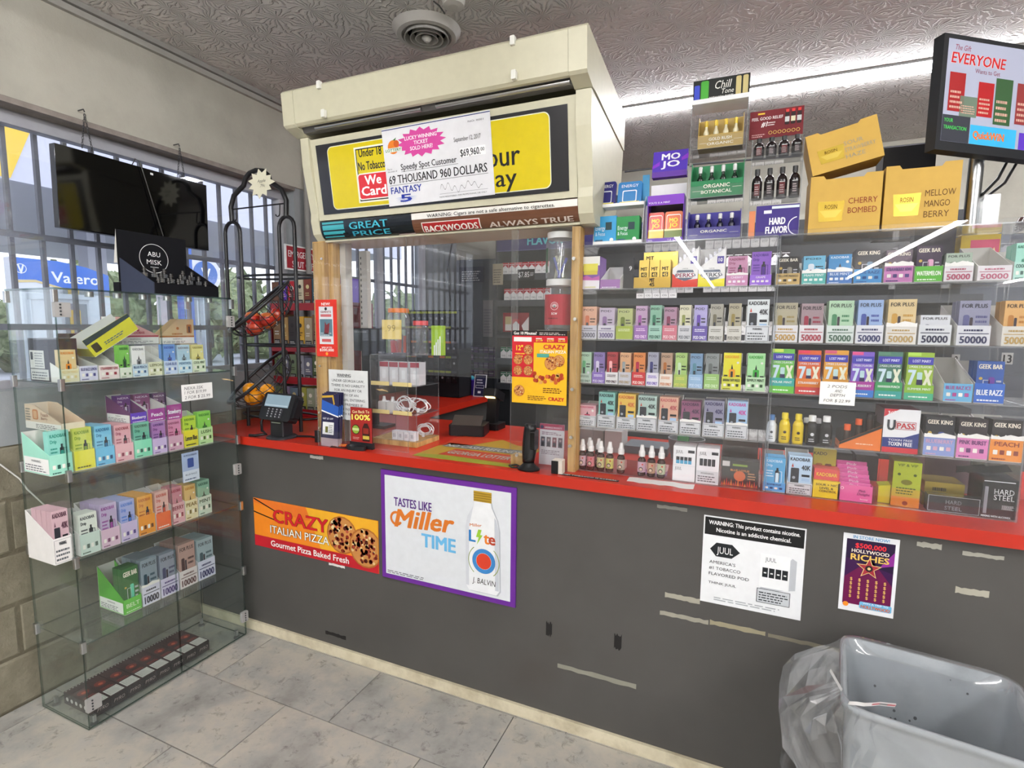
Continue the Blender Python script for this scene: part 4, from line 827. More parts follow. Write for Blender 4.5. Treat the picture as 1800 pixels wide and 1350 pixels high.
# bottom of left case: spray bottles, pods, boxed pods
z = ZS[0] + .0003
def spray(x, y, lab, i):
    e = thing('spray_bottle', lab, 'bottle', (x, y, z), 'small spray bottles in the case'); r = .0135
    m = MB('gloss'); m.lathe([(r * .9, 0), (r, .003), (r, .052), (r * .86, .058), (r * .5, .062), (r * .5, .066)], (x, y, z), 16, '3a160c'); m.build('bottle', e)
    m = MB('paper'); m.lathe([(r + .0003, .012), (r + .0003, .048)], (x, y, z), 16, ['c8a8b0', 'c87880', 'c8c08a', 'd0c86a', 'b8a898', 'c8a8b8', 'c09a80', 'b8c0a0'][i]); m.build('paper_label', e)
    m = MB('paper'); p = m.pr((x - .009, y - r - .0012, z + .014)); p.circ(.009, .010, .007, '2a2020', 1, 14).circ(.009, .009, .005, 'd8c0a8', 2, 14).circ(.014, .026, .003, 'c03a2a', 1, 10).lines(.001, .017, .001, .004, 1, '402a20', 2); m.build('label_print', e)
    m = MB('plastic'); m.lathe([(r * .8, .066), (r * .8, .082), (r * .62, .086), (r * .42, .104), (r * .34, .1055)], (x, y, z), 14, 'f0efed'); m.build('spray_cap', e)
sp = [(205, 'leftmost small spray bottle at the corner of the case'), (275, 'second small spray bottle from the left, pink label'), (358, 'third small spray bottle from the left, cream label'), (433, 'fourth small spray bottle from the left, yellow label'), (527, 'lone small spray bottle left of the gap in the row'), (700, 'spray bottle just right of the gap in the row'), (780, 'spray bottle with brown label, second right of the gap'), (862, 'spray bottle beside the white pod cartons')]
for i, (x, lab) in enumerate(sp): q = oz(ZS[0], cC(x, 770 + (x - 205) * .11)); spray(q.x, YI + .016, lab, i)
for i, (x, lab) in enumerate(((262, 'white capped spray bottle half hidden behind the first two'), (338, 'white capped spray bottle half hidden behind the third'))): q = oy(YI + .05, cC(x, 700)); spray(q.x, YI + .055, lab, i)
for i, (x0, x1, yt, cc) in enumerate(((955, 1140, 590, '4aa0c8'), (1150, 1338, 605, '2a2a2e'))):
    a, w, h = fit(cC, x0, x1, 880, yt, z)
    def fn(p, w, h, cc=cc, i=i):
        p.text('JUUL', w * .12, h * .80, h * .09, '55585e', w=w * .32, bold=0).rect(w * .66, h * .82, w * .95, h * .9, '2a2c30', 2)
        for k in range(4): p.rect(w * (.14 + .18 * k), h * .5, w * (.29 + .18 * k), h * .6, cc, 2).rect(w * (.14 + .18 * k), h * .6, w * (.29 + .18 * k), h * .7, '2a2c30', 2)
        if i == 0: p.rect(0, h * .45, w, h * .455, 'b8bcc2', 2).text('JUUL', w * .1, h * .32, h * .09, '55585e', w=w * .3, bold=0)
        else: p.rect(w * .02, h * .03, w * .98, h * .36, 'd4d6da', 2).text('WARNING:', w * .5, h * .27, h * .05, '30343a', al='c', l=3).lines(w * .08, w * .92, h * .06, h * .25, 3, '50545a', 3)
    pack(place(a, YI, z), w, .07, h, 'ececee', fn=fn, name='pod_carton', label=['white pod carton with blue pods printed, beside the spray bottles', 'white pod carton with dark pods printed and warning text'][i], cat='carton')
a, w, h = fit(cC, 1348, 1680, 905, 690, z, .01)
e = thing('acrylic_bin', 'clear acrylic bin holding a black and orange packet', 'bin', (a + w / 2, YI + .04, z))
T_ = oy(YI, cC(1500, 640)).z - z
for s_ in (sheet(a, a + w, YI + .006, YI + .008, z, z + T_ * .82, 'acrylic', 'acrylic_edge'), sheet(a, a + w, YI + .10, YI + .102, z, z + T_, 'acrylic', 'acrylic_edge'), sheet(a, a + .002, YI + .0085, YI + .0995, z, z + T_, 'acrylic', 'acrylic_edge'), sheet(a + w - .002, a + w, YI + .0085, YI + .0995, z, z + T_, 'acrylic', 'acrylic_edge')): s_.build('wall', e)
def fn(p, w, h):
    for k in range(16): p.poly([(w * k / 16, 0), (w * (k + 1) / 16, 0), (w * (k + .5) / 16, h * (.14 + .2 * ((k * 7) % 5) / 5))], ['d84a2a', 'e87a2a', 'c83a2a'][k % 3], 1)
    p.circ(w * .5, h * .4, w * .16, 'd8662a', 2, 14, h * .2).text('BLUE LOTUS', w * .5, h * .58, h * .08, 'e0904a', w=w * .5, al='c', bold=.05).rect(w * .02, h * .75, w * .22, h * .95, 'd8d4d0', 2).rect(w * .3, h * .78, w * .7, h * .86, '8aa83a', 2).lines(w * .72, w * .96, h * .3, h * .6, 3, 'd8a070', 2)
pack(place(a + .004, YI + .014, z + .0005), w - .008, .05, h * .9, '1c1816', fn=fn, name='lotus_packet', label='black packet with orange flames inside the clear bin', cat='packet')
# right case, second lowest row: bottles and boxes
z = ZS[1] + .0005
def bottle(x, y, r, h, body, cap, lab, label, grp, capr=.62):
    e = thing('shot_bottle', label, 'bottle', (x, y, z), grp)
    m = MB('gloss'); m.lathe([(r * .92, 0), (r, .004), (r, h * .62), (r * .8, h * .72), (r * .5, h * .78), (r * .5, h * .8)], (x, y, z), 16, body); m.build('bottle', e)
    m = MB('plastic'); m.lathe([(r * capr, h * .8), (r * capr, h * .97), (r * (capr - .06), h)], (x, y, z), 14, cap); m.build('cap', e)
    if lab: m = MB('paper'); p = m.pr((x - r * .55, y - r - .0012, z + h * .12)); p.circ(r * .55, h * .25, r * .3, lab, 1, 10).lines(0, r * 1.1, 0, h * .14, 2, lab, 1); m.build('label_print', e)
for i, (x, yb, yt, r, body, cap, lab, label) in enumerate(((95, 430, 262, .0135, 'e0e4ea', '4a78b0', '50545a', 'white supplement bottle with blue cap at the left end'), (182, 447, 250, .0150, 'e0c41c', 'e8d02a', '3a2a10', 'yellow shot bottle, left of the pair'), (273, 450, 258, .0150, 'e0c41c', 'e8d02a', '3a2a10', 'yellow shot bottle, right of the pair'),
        (365, 458, 268, .0165, '1a1a1c', 'f0f0f0', 'c8c8cc', 'black shot bottle with white cap next to the yellow ones'), (462, 465, 272, .0165, '1a1a1c', 'f0f0f0', 'c8c8cc', 'black shot bottle with white cap beside the orange box'))):
    q = oy(YI + r, cD(x, yb)); h = oy(YI + r, cD(x, yt)).z - z; bottle(q.x, YI + r + .002, r, h, body, cap, lab, label + ', right case', 'shot bottles in the right case')
for i, x in enumerate((112, 200, 290)):
    q = oy(YI + .05, cD(x, 300)); bottle(q.x, YI + .052, .0135, .070, ['c8ccd2', 'e0c41c', 'e0c41c'][i], ['d8dade', 'e8d02a', 'e8d02a'][i], None, ['silver', 'yellow', 'yellow'][i] + ' bottle in the back row behind the %s bottle' % ['blue capped', 'left yellow', 'right yellow'][i], 'shot bottles in the right case')
for i, x in enumerate((340, 415)):
    q = oy(YI + .055, cD(x, 300)); bottle(q.x, YI + .057, .0145, .075, '1a1a1c', 'e4e4e6', None, 'black bottle in the back row behind the %s black bottle' % ['left', 'right'][i], 'shot bottles in the right case')
a, w, h = fit(cD, 553, 833, 495, 325, z)
e = thing('lighter_display', 'orange wedge shaped display box holding orange capped tubes', 'display box', (a + w / 2, YI + .04, z))
m = MB('paper', place(a, YI, z)); m.prism([(0, 0, 0), (w, 0, 0), (w, 0, h), (0, 0, h * .22)], (0, .002, 0), 'e0762a'); m.prism([(0, .075, 0), (w, .075, 0), (w, .075, h * 1.25), (0, .075, h * .6)], (0, .002, 0), '3a3432'); m.box(w - .002, w, .0021, .0749, 0, h, '5a4438'); m.box(0, .002, .0021, .0749, 0, h * .22, 'c8682a'); m.box(.0021, w - .0021, .0021, .0749, 0, .002, '5a4438')
p = m.pr((0, -.0002, 0)); p.poly([(0, h * .13), (w, h * .88), (w, h), (0, h * .22)], '2a2624', 1).lines(w * .4, w * .9, h * .2, h * .28, 1, 'f4d8b8', 2); m.build('carton', e)
for k in range(3):
    x = w * (.22 + .27 * k); hh = h * (.5 + .24 * k); m = MB('plastic', place(a, YI, z)); m.cyl((x, .03, .003), (x, .03, hh + .012), .0085, '3a2a24', 12); m.cyl((x, .03, hh + .0122), (x, .03, hh + .030), .0088, 'e8602a' if k < 2 else '2a2626', 12); m.build('tube', e)
a, w, h = fit(cD, 838, 1083, 510, 228, z)
def fn(p, w, h):
    p.poly([(0, h), (w * .42, h), (0, h * .82)], 'c82a3a', 2).poly([(0, h * .34), (w * .6, h * .36), (w, h * .48), (w, h * .1), (0, h * .1)], '2a3a80', 2).rect(0, 0, w, h * .12, 'c82a3a', 3).rect(w * .34, h * .54, w * .9, h * .72, 'd8dade', 2).frame(w * .34, h * .54, w * .9, h * .72, w * .015, 'b03038', 3)
    p.text('U', w * .12, h * .52, h * .24, '30343c', w=w * .2, l=3, bold=.06).text('PASS', w * .62, h * .565, h * .13, 'c02a34', w=w * .48, al='c', l=4, bold=.04).text('TOXIN FREE', w * .5, h * .16, h * .09, 'f4f4f8', w=w * .66, al='c', l=4, bold=.03).text('TOXIN FREE', w * .5, h * .27, h * .05, 'd8d8e8', w=w * .66, al='c', l=4, bold=.03).text('3oz', w * .1, h * .87, h * .08, 'f8f0f0', w=w * .22, l=4, bold=.03, slope=.3)
pack(place(a, YI, z), w, .11, h, 'e9e9ec', fn=fn, name='detox_box', label='white red and navy detox box in the middle of the right case', cat='box', top='6a3a48', side='7a6a70')
# handwritten price card hanging on the front of the right case
q0 = oy(YP - .002, cB(355, 1310)); q1 = oy(YP - .002, cB(603, 1325)); q2 = oy(YP - .002, cB(358, 1152))
m = MB('paper'); w = q1.x - q0.x; h = q2.z - q0.z; m.box(q0.x, q0.x + w, YP - .0025, YP - .001, q0.z, q0.z + h, 'eeeeec'); p = m.pr((q0.x, YP - .0027, q0.z))
for s_, yy, xx, w_ in (('2 PODS', .74, .2, .55), ('AND', .55, .42, .2), ('DEPTH', .36, .3, .4), ('FOR $ 22.99', .12, .12, .74)): p.text(s_, w * xx, h * yy, h * .13, '24242a', w=w * w_, bold=-.01, sh=.2)
m.build('price_card', None, 'white handwritten price card on the front of the right acrylic case', 'card')
# bottom of right case
z = ZS[0] + .0003
a, w, h = fit(cD, 366, 545, 815, 510, z, .03)
e = thing('sour_vape_tray', 'yellow tray with a red lidded vape box, next to the pink packets', 'tray', (a + w / 2, YI + .05, z))
hl = oy(YI, cD(450, 710)).z - z; m = MB('paper', place(a, YI, z)); m.box(0, w, 0, .09, 0, hl, 'e0c41c'); p = m.pr((0, -.0002, 0)); p.text('SOUR + NIC', w * .5, hl * .72, hl * .13, '2a2410', w=w * .8, al='c', bold=.03).text('LEVEL &', w * .5, hl * .52, hl * .13, '2a2410', w=w * .5, al='c', bold=.03).text('CONTROL', w * .55, hl * .34, hl * .13, '2a2410', w=w * .64, al='c', bold=.03); m.build('tray', e)
m = MB('paper', place(a, YI, z)); m.box(.002, w - .002, .012, .06, hl + .0003, hl + .034, 'd04a48'); m.pr((0, .0118, hl)).text('KADOBAR', w * .5, .012, .011, 'e8c040', w=w * .76, al='c', bold=.03); m.build('lid', e)
m = MB('paper', place(a, YI, z)); m.box(.004, w - .006, .062, .088, hl + .0003, h, 'a89a2a'); m.pr((0, .0618, hl)).text('KADO', w * .3, (h - hl) * .78, .010, '2a2410', w=w * .5, al='c', bold=.03).rr(w * .5, .006, w * .75, .04, .004, '5a3020', 2).rr(w * .15, .006, w * .4, .04, .004, '8a5a20', 2); m.build('back_pack', e)
a, w, h = fit(cD, 540, 775, 855, 740, z)
e = thing('pink_packet_tray', 'pink tray full of pink packets on the bottom of the right case', 'tray', (a + w / 2, YI + .05, z))
m = MB('paper', place(a, YI, z)); m.box(0, w, 0, .002, 0, h, 'd85a9a').box(0, .002, .0021, .10, 0, h * 1.05, 'c84a8a').box(w - .002, w, .0021, .10, 0, h * 1.05, 'c84a8a').box(.0021, w - .0021, .0021, .10, 0, .002, 'c84a8a'); p = m.pr((0, -.0002, 0)); p.circ(w * .12, h * .78, w * .05, 'f4dcea', 2).circ(w * .12, h * .78, w * .035, 'd85a9a', 3).text('Pink', w * .6, h * .62, h * .16, '7a2a6a', w=w * .2, bold=.02, sh=.2).text('Delight', w * .56, h * .42, h * .16, '7a2a6a', w=w * .36, bold=.02, sh=.2).text('honey', w * .66, h * .14, h * .1, 'f4dcea', w=w * .22); m.build('tray', e)
for k in range(6):
    hh = h * (1.12 + .2 * k); x = -w * .025 * k; m = MB('gloss', place(a, YI, z)); m.box(.004 + x * .0, w - .004, .010 + .014 * k, .018 + .014 * k, .0025, hh, ['d85aa0', 'c84a90'][k % 2]); p = m.pr((0, .0098 + .014 * k, 0)); p.text('Pink', w * .5, hh - .012, .008, 'f0c8e0', w=w * .3, al='c'); m.build('packet', e)
a, w, h = fit(cD, 905, 1095, 875, 585, z)
T = place(a, YI + .008, z, -4)
def fn(p, w, h):
    p.rect(0, 0, w, h * .22, 'e0902a', 1).rect(0, h * .22, w, h * .4, 'c8b030', 1).circ(w * .5, h * .55, w * .2, '7a7a20', 2, 14, h * .06).text('VIP & VIP', w * .5, h * .9, h * .06, '3a4a18', w=w * .7, al='c', bold=.02).circ(w * .22, h * .72, w * .06, '4a5a20', 2, 10).circ(w * .78, h * .72, w * .06, '4a5a20', 2, 10).lines(w * .15, w * .85, h * .28, h * .46, 3, '4a5a20', 2).circ(w * .5, h * .08, w * .1, '8a3a1a', 2, 12)
m = MB('foil', T); m.box(0, w, 0, .08, 0, h, 'b0c030', cols=['b0c030', 'b0c030', 'b0c030', 'b0c030', 'b0c030', 'c89a28']); fn(m.pr((0, -.0002, 0)), w, h); e = m.build('honey_box', None, 'shiny yellow green honey box standing on the bottom of the right case', 'box')
m = MB('foil', T); m.prism([(-.03, .012, .0005), (-.001, .012, .0005), (-.001, .012, h * .42), (-.03, .012, h * .38)], (0, .05, 0), 'd8d428'); m.build('honey_sachet', None, 'yellow honey sachet leaning on the shiny honey box', 'sachet')
a, w, h = fit(cD, 1115, 1385, 800, 670, z, .05)
for k in range(2):
    m = MB('foil', place(a + .004 * k, YI + .05, z + .0005 + k * .036)); m.box(0, w, 0, .09, 0, .0345, '9a8428', cols=['9a8428', 'a8903a', '9a8428', '9a8428', '9a8428', '9a8428']); m.pr((0, -.0002, 0)).lines(w * .2, w * .6, .010, .022, 1, '3a3010', 2, .8); m.build('honey_box', None, 'olive gold flat honey box, %s of the stack of two' % ['lower', 'upper'][k], 'box')
a, w, h = fit(cD, 1142, 1500, 930, 815, z)
m = MB('gloss', place(a, YI, z)); m.box(0, w, 0, .03, 0, h, '16161a'); p = m.pr((0, -.0002, 0)); p.frame(.001, .001, w - .001, h - .001, .0012, 'b0b0b4', 1).text('HARD', w * .5, h * .52, h * .24, '8a8a90', w=w * .3, al='c', bold=0).text('STEEL', w * .5, h * .16, h * .24, '8a8a90', w=w * .33, al='c', bold=0); m.build('supplement_box', None, 'low black supplement box lying in front, right case', 'box')
a, w, h = fit(cD, 1503, 1745, 950, 700, z)
m = MB('gloss', place(a, YI, z)); m.box(0, w, 0, .10, 0, h, '141418'); p = m.pr((0, -.0002, 0)); p.rect(w * .06, h * .1, w * .16, h * .8, '8a8a92', 1).text('HARD', w * .33, h * .62, h * .14, 'd0d0d4', w=w * .56, bold=0).text('STEEL', w * .33, h * .47, h * .14, 'd0d0d4', w=w * .58, bold=0).lines(w * .58, w * .92, h * .24, h * .36, 4, 'c8c8cc', 2).rect(w * .02, h * .93, w * .9, h * .95, 'e0e0e4', 1).text('MIXING WITH ALCOHOL', w * .02, h * .015, h * .05, 'e8e8ea', w=w * .84, bold=.03); m.build('supplement_box', None, 'tall open black supplement box at the right end of the case', 'box')
for k in range(4):
    m = MB('gloss', place(a - .05 + k * .028, YI + .035 + .01 * k, z + h + .0005, 0, 0, -12)); m.prism([(0, 0, 0), (.05, 0, .0), (.04, 0, .014 + .006 * (k % 2)), (.004, 0, .02)], (0, .004, 0), '101014'); m.build('black_sachet', None, 'black foil sachet sticking out of the supplement box, %s from left' % ORD[k], 'sachet')
# ------------------------------------------------------------------ goods standing on top of the acrylic cases
cT = lambda x, y: (1000 + x / 3.857, 100 + y / 3.857)
YT = .11; z = ZT + .0005
def fT(x0, x1, yr, dy=0): a = oy(YT + dy, cT(x0, yr)).x; return a, oy(YT + dy, cT(x1, yr)).x - a
def zT(y, x=600, dy=0): return oy(YT + dy, cT(x, y)).z
# white gum rack, two tiers
a, w = fT(165, 492, 1200); w_ = w
gr = thing('gum_rack', 'white two tier wire rack holding gum next to the canopy', 'rack', (a + w / 2, YT + .04, z))
z2 = zT(1000, 320); z1 = z + .004
for (zz, dd) in ((z + .002, 0), (z2, .03)):
    m = MB('plastic'); m.box(a, a + w, YT + dd, YT + dd + .055, zz, zz + .002, 'e8e8e8').box(a, a + w, YT + dd, YT + dd + .002, zz + .002, zz + .011, 'f0f0f0').box(a, a + w, YT + dd + .053, YT + dd + .055, zz + .002, zz + .05, 'b8c0c8'); m.build('tier', gr)
for x in (a - .002, a + w + .0):
    m = MB('plastic'); m.prism([(x, YT, z), (x, YT + .09, z), (x, YT + .09, z2 + .055), (x, YT + .085, z2 + .055), (x, YT + .03, z2 + .004), (x, YT + .028, z2 - .004), (x, YT + .005, z + .012)], (.002, 0, 0), 'c8ccd0'); m.build('side_wire', gr)
for i, (x0, x1, cc) in enumerate(((168, 322, '3a9ad0'), (318, 478, '2a8a4a'))):
    b0, bw = fT(x0, x1, 1190); hh = zT(1085, x0) - z - .0045
    def fn(p, w, h): p.text('Energy', w * .06, h * .5, h * .16, 'e8f4fa', w=w * .44, bold=.0).text('& Focus', w * .06, h * .3, h * .14, 'e8f4fa', w=w * .44, bold=0).rect(w * .52, h * .5, w * .8, h * .78, '1c3a40', 2).circ(w * .8, h * .14, w * .09, 'e8ecec', 2, 8).rr(w * .05, h * .06, w * .4, h * .16, .002, '1a4a6a', 2)
    pack(place(b0 + .001, YT + .004, z + .0045), bw - .003, .046, hh, cc, fn=fn, name='gum_box', label='%s gum box on the lower tier of the white rack' % ['blue', 'green'][i], cat='box')
for i, (x0, x1, cc) in enumerate(((185, 310, '2c2a78'), (325, 487, '2a78b8'))):
    b0, bw = fT(x0, x1, 950, .03); hh = zT(835, x0, .03) - z2
    m = MB('gloss', place(b0, YT + .036, z2 + .0025, 0, -12)); m.rbox(0, bw, 0, .012, 0, hh * .95, .008, cc, 4, 'y'); p = m.pr((0, -.0003, 0)); p.rr(bw * .2, hh * .12, bw * .8, hh * .6, .005, 'e4eaf2', 1).rr(bw * .24, hh * .16, bw * .76, hh * .56, .004, cc, 2).rect(bw * .1, hh * .04, bw * .92, hh * .14, 'e0d030', 3).text('ENERGY', bw * .5, hh * .72, hh * .12, 'e8ecf4', w=bw * .7, al='c'); m.build('gum_pouch', None, '%s gum pouch leaning on the upper tier of the white rack' % ['dark blue', 'light blue'][i], 'pouch')
a, w = fT(495, 540, 900, .05); m = MB('paper', place(a, YT + .06, z2 + .0025)); m.box(0, w, 0, .01, 0, zT(800, 520, .05) - z2, '3a8ab8'); m.build('blue_carton', None, 'narrow blue carton at the back corner of the white gum rack', 'carton')
# mint box with tins
a, w = fT(527, 772, 1190)
mj = thing('mint_display', 'purple mint display box with raised lid on the acrylic case', 'display box', (a + w / 2, YT + .03, z))
zl = zT(935, 650); m = MB('paper'); m.box(a, a + w, YT, YT + .002, z, z + .013, '6a3ab0').box(a, a + .002, YT + .0021, YT + .06, z, zl, '5a2a98').box(a + w - .002, a + w, YT + .0021, YT + .06, z, zl, '5a2a98').box(a + .0021, a + w - .0021, YT + .058, YT + .06, z, zl, '2a1020').box(a + .0021, a + w - .0021, YT + .0021, YT + .0579, z, z + .002, '2a1020')
m.box(a, a + w, YT, YT + .002, zT(1003, 650), zl, '7a3ab8').pr((a, YT - .0002, z)).text('100%', .003, .003, .006, 'f0e8f8').text('14 OZ', w * .6, .003, .007, 'e8c8f0', w=w * .3); m.pr((a, YT - .0002, zT(1003, 650))).text("YOU'D B A MINT", .003, .005, .006, 'f4ecf8', w=w * .6); m.build('box', mj)
zb, zt_, = zT(770, 650, .03), zT(632, 650, .05)
m = MB('paper'); m.prism([(a, YT + .062, zl), (a + w, YT + .062, zl), (a + w, YT + .062, zT(860, 650, .05)), (a, YT + .062, zT(860, 650, .05))], (0, .002, 0), 'e4e2e8'); m.prism([(a + .004, YT + .04, zb - .018), (a + w, YT + .04, zb - .018), (a + w, YT + .04, zb), (a + .004, YT + .04, zb)], (0, .03, 0), '5a2a98')
m.prism([(a + .004, YT + .042, zb + .0005), (a + w, YT + .042, zb + .0005), (a + w, YT + .062, zt_), (a + .004, YT + .062, zt_)], (0, .01, 0), '5236b0')
d = V(0, .02, zt_ - zb); L = d.length; p = m.pr((a + .004, YT + .0416, zb + .0005), (1, 0, 0), d.normalized()); p.text('MO', w * .5, L * .56, L * .3, 'f0eef8', w=w * .5, al='c', bold=.08).text('JO', w * .5, L * .2, L * .3, 'f0eef8', w=w * .5, al='c', bold=.08).poly([(0, L * .3), (w * .2, L * .5), (w * .2, L * .3), (0, L * .15)], '8a3ac8', 1).poly([(w * .8, L * .6), (w * .98, L * .8), (w * .98, L * .55), (w * .8, L * .45)], '8a3ac8', 1); m.build('lid', mj)
for i, (x0, x1, c1, c2) in enumerate(((528, 640, 'c8382a', 'e8b82a'), (645, 765, 'd86a3a', '6a7a2a'))):
    b0, bw = fT(x0, x1, 1180, .01); hh = zT(1048, 600, .01) - z - .003
    m = MB('gloss', place(b0, YT + .012, z + .0025, 0, -6)); m.rbox(0, bw, 0, .014, 0, hh, .007, c1, 4, 'y'); p = m.pr((0, -.0003, 0)); p.rr(bw * .1, hh * .08, bw * .9, hh * .9, .006, 'f0e8e0', 1).rr(bw * .13, hh * .1, bw * .87, hh * .87, .005, c1, 2).rect(0, hh * .06, bw, hh * .36, c2, 3).rect(bw * .0, hh * .36, bw, hh * .42, 'f0e0a0', 3).text('MO', bw * .5, hh * .64, hh * .14, 'f4d840', w=bw * .46, al='c', l=4, bold=.06).text('JO', bw * .5, hh * .48, hh * .14, 'f4d840', w=bw * .46, al='c', l=4, bold=.06); m.build('mint_tin', None, '%s mint tin in the purple mint display' % ['red', 'orange'][i], 'tin')
# botanical shots tower
a, w = fT(800, 1178, 1180); a -= .002
tw = thing('shot_tower', 'tall clear acrylic tower of botanical shots with a black header', 'display stand', (a + w / 2, YT + .05, z))
zt_ = zT(160, 1015, .05); zs3 = [z + .002, zT(945, 1000) , zT(612, 1000)]
for x in (a, a + w - .002): sheet(x, x + .002, YT, YT + .09, z, zT(330, 1000, .03), 'acrylic', 'acrylic_edge').build('side_panel', tw)
for zz in zs3: sheet(a + .0025, a + w - .0025, YT, YT + .09, zz - .0018, zz, 'acrylic', 'acrylic_edge').build('shelf', tw)
for zz in zs3: sheet(a + .0025, a + w - .0025, YT - .0022, YT - .0002, zz - .0018, zz + .035, 'acrylic', 'acrylic_edge').build('lip', tw)
hz = zT(330, 1000, .03); m = MB('plastic'); m.box(a, a + w, YT + .0, YT + .09, hz + .0003, hz + .014, 'e4e6e8'); m.build('top_ledge', tw)
m = MB('paper'); hh = zt_ - hz - .015; m.box(a, a + w, YT + .03, YT + .032, hz + .0145, zt_, '181a18'); p = m.pr((a, YT + .0298, hz + .0145)); p.rr(w * .02, hh * .05, w * .12, hh * .8, .004, '3a4ac0', 1).rr(w * .14, hh * .1, w * .28, hh * .95, .005, '4aa83a', 1).text('Chill', w * .38, hh * .52, hh * .36, 'e8e8e0', w=w * .28, bold=0, sh=.2).text('Tone', w * .5, hh * .28, hh * .22, 'e8e8e0', w=w * .22, bold=0, sh=.2).text('BOTANICAL SHOTS', w * .3, hh * .06, hh * .15, 'f0f0e8', w=w * .42, bold=.0).rr(w * .76, hh * .05, w * .85, hh * .95, .004, 'c8b880', 1).rr(w * .88, hh * .05, w * .97, hh * .95, .004, 'c8b880', 1); m.build('header_card', tw)
def shotbox(x0, x1, yb, ysh, ytop, zz, col, lip2, txt1, txt2, cap, lab, bcol):
    b0, bw = fT(x0, x1, yb); h1 = zT(ysh, 1000) - zz; h2 = zT(ytop, 1000) - zz
    e = thing('shot_carton', lab, 'carton', (b0 + bw / 2, YT + .03, zz))
    m = MB('paper'); m.box(b0, b0 + bw, YT + .003, YT + .005, zz + .0005, zz + h1, col).box(b0, b0 + bw, YT + .053, YT + .055, zz + .0005, zz + h2, col).box(b0 + .0001, b0 + bw - .0001, YT + .0051, YT + .0529, zz + .0005, zz + .002, lip2)
    for x in (b0, b0 + bw - .002): m.prism([(x, YT + .0051, zz + .002), (x, YT + .0529, zz + .002), (x, YT + .0529, zz + h2), (x, YT + .02, zz + h2), (x, YT + .0051, zz + h1)], (.002, 0, 0), col)
    p = m.pr((b0, YT + .0028, zz)); p.text(txt1, bw * .5, h1 * .55, h1 * .22, 'f0eee0', w=bw * .5, al='c', bold=.03).text(txt2, bw * .5, h1 * .22, h1 * .2, 'f0eee0', w=bw * .58, al='c', bold=.03).rect(bw * .04, h1 * .38, bw * .2, h1 * .4, 'e8e6d8', 2).rect(bw * .8, h1 * .5, bw * .97, h1 * .52, 'e8e6d8', 2); m.build('carton', e)
    for k in range(4):
        x = b0 + bw * (.17 + .22 * k); r = bw * .062; m = MB('gloss'); hh = (h2 - .01); m.lathe([(r, .003), (r, hh * .6), (r * .5, hh * .72), (r * .45, hh * .8)], (x, YT + .025, zz), 12, bcol); sb_ = m.build('shot_bottle', e); m = MB('gloss'); m.lathe([(r * .62, hh * .8), (r * .62, hh * .98), (r * .5, hh)], (x, YT + .025, zz), 12, cap); m.build('cap', sb_)
shotbox(872, 1178, 600, 520, 385, zs3[2], 'b09450', '8a7030', 'GOLD RUSH', 'ORGANIC', 'd8b83a', 'gold carton of small bottles on the top tier of the tower', 'd8d0b0')
shotbox(822, 1178, 940, 830, 700, zs3[1], '1e7a4a', '124a2c', 'ORGANIC', 'BOTANICAL', 'c8c8c8', 'green carton of small bottles in the middle of the tower', '1a2a20')
shotbox(803, 1160, 1195, 1150, 1030, zs3[0], '38308a', '201a50', 'ORGANIC', '', 'c8c8c8', 'violet carton of small bottles at the foot of the tower', '1a1830')
# relief shot stand with red header
a, w = fT(1212, 1560, 1150)
tw = thing('relief_stand', 'clear acrylic stand with a dark red header and two rows of dark bottles', 'display stand', (a + w / 2, YT + .05, z))
zr = [zT(950, 1390), zT(665, 1400)]
for x in (a, a + w - .002): sheet(x, x + .002, YT, YT + .09, z, zT(550, 1400), 'acrylic', 'acrylic_edge').build('side_panel', tw)
for zz in zr: sheet(a + .0025, a + w - .0025, YT, YT + .09, zz - .002, zz, 'acrylic', 'acrylic_edge').build('shelf', tw); sheet(a + .0025, a + w - .0025, YT - .0022, YT - .0002, zz - .012, zz + .02, 'acrylic', 'acrylic_edge').build('lip', tw)
b0, bw = fT(1228, 1592, 430, .05); hz = zT(540, 1400, .05); hh = zT(350, 1400, .05) - hz; m = MB('paper'); m.box(b0, b0 + bw, YT + .055, YT + .057, hz, hz + hh, '6e1620'); p = m.pr((b0, YT + .0548, hz)); p.text('FEEL GOOD RELIEF', bw * .04, hh * .66, hh * .11, 'f0e8e8', w=bw * .58, bold=.02).text('#1', bw * .22, hh * .42, hh * .18, 'f0e8e8', w=bw * .1, bold=.04, sh=.2).rect(bw * .15, hh * .86, bw * .28, hh * .92, 'e0b83a', 2).lines(bw * .34, bw * .5, hh * .44, hh * .6, 2, 'e8d8d8', 2).lines(bw * .05, bw * .3, hh * .06, hh * .2, 2, 'd0a0a0', 2)
for k in range(7): p.ring(bw * (.4 + .085 * k), hh * .18, bw * .035, bw * .008, 'e0c060', 2, 12)
for k in range(3): p.rr(bw * (.66 + .11 * k), hh * .4, bw * (.74 + .11 * k), hh * .92, .003, '2a1416', 2).rect(bw * (.66 + .11 * k), hh * .5, bw * (.74 + .11 * k), hh * .68, ['c8c8c8', 'd8d0b0', 'c8c8c8'][k], 3).rect(bw * (.67 + .11 * k), hh * .84, bw * (.73 + .11 * k), hh * .94, 'd83a3a', 3)
m.build('header_card', tw)
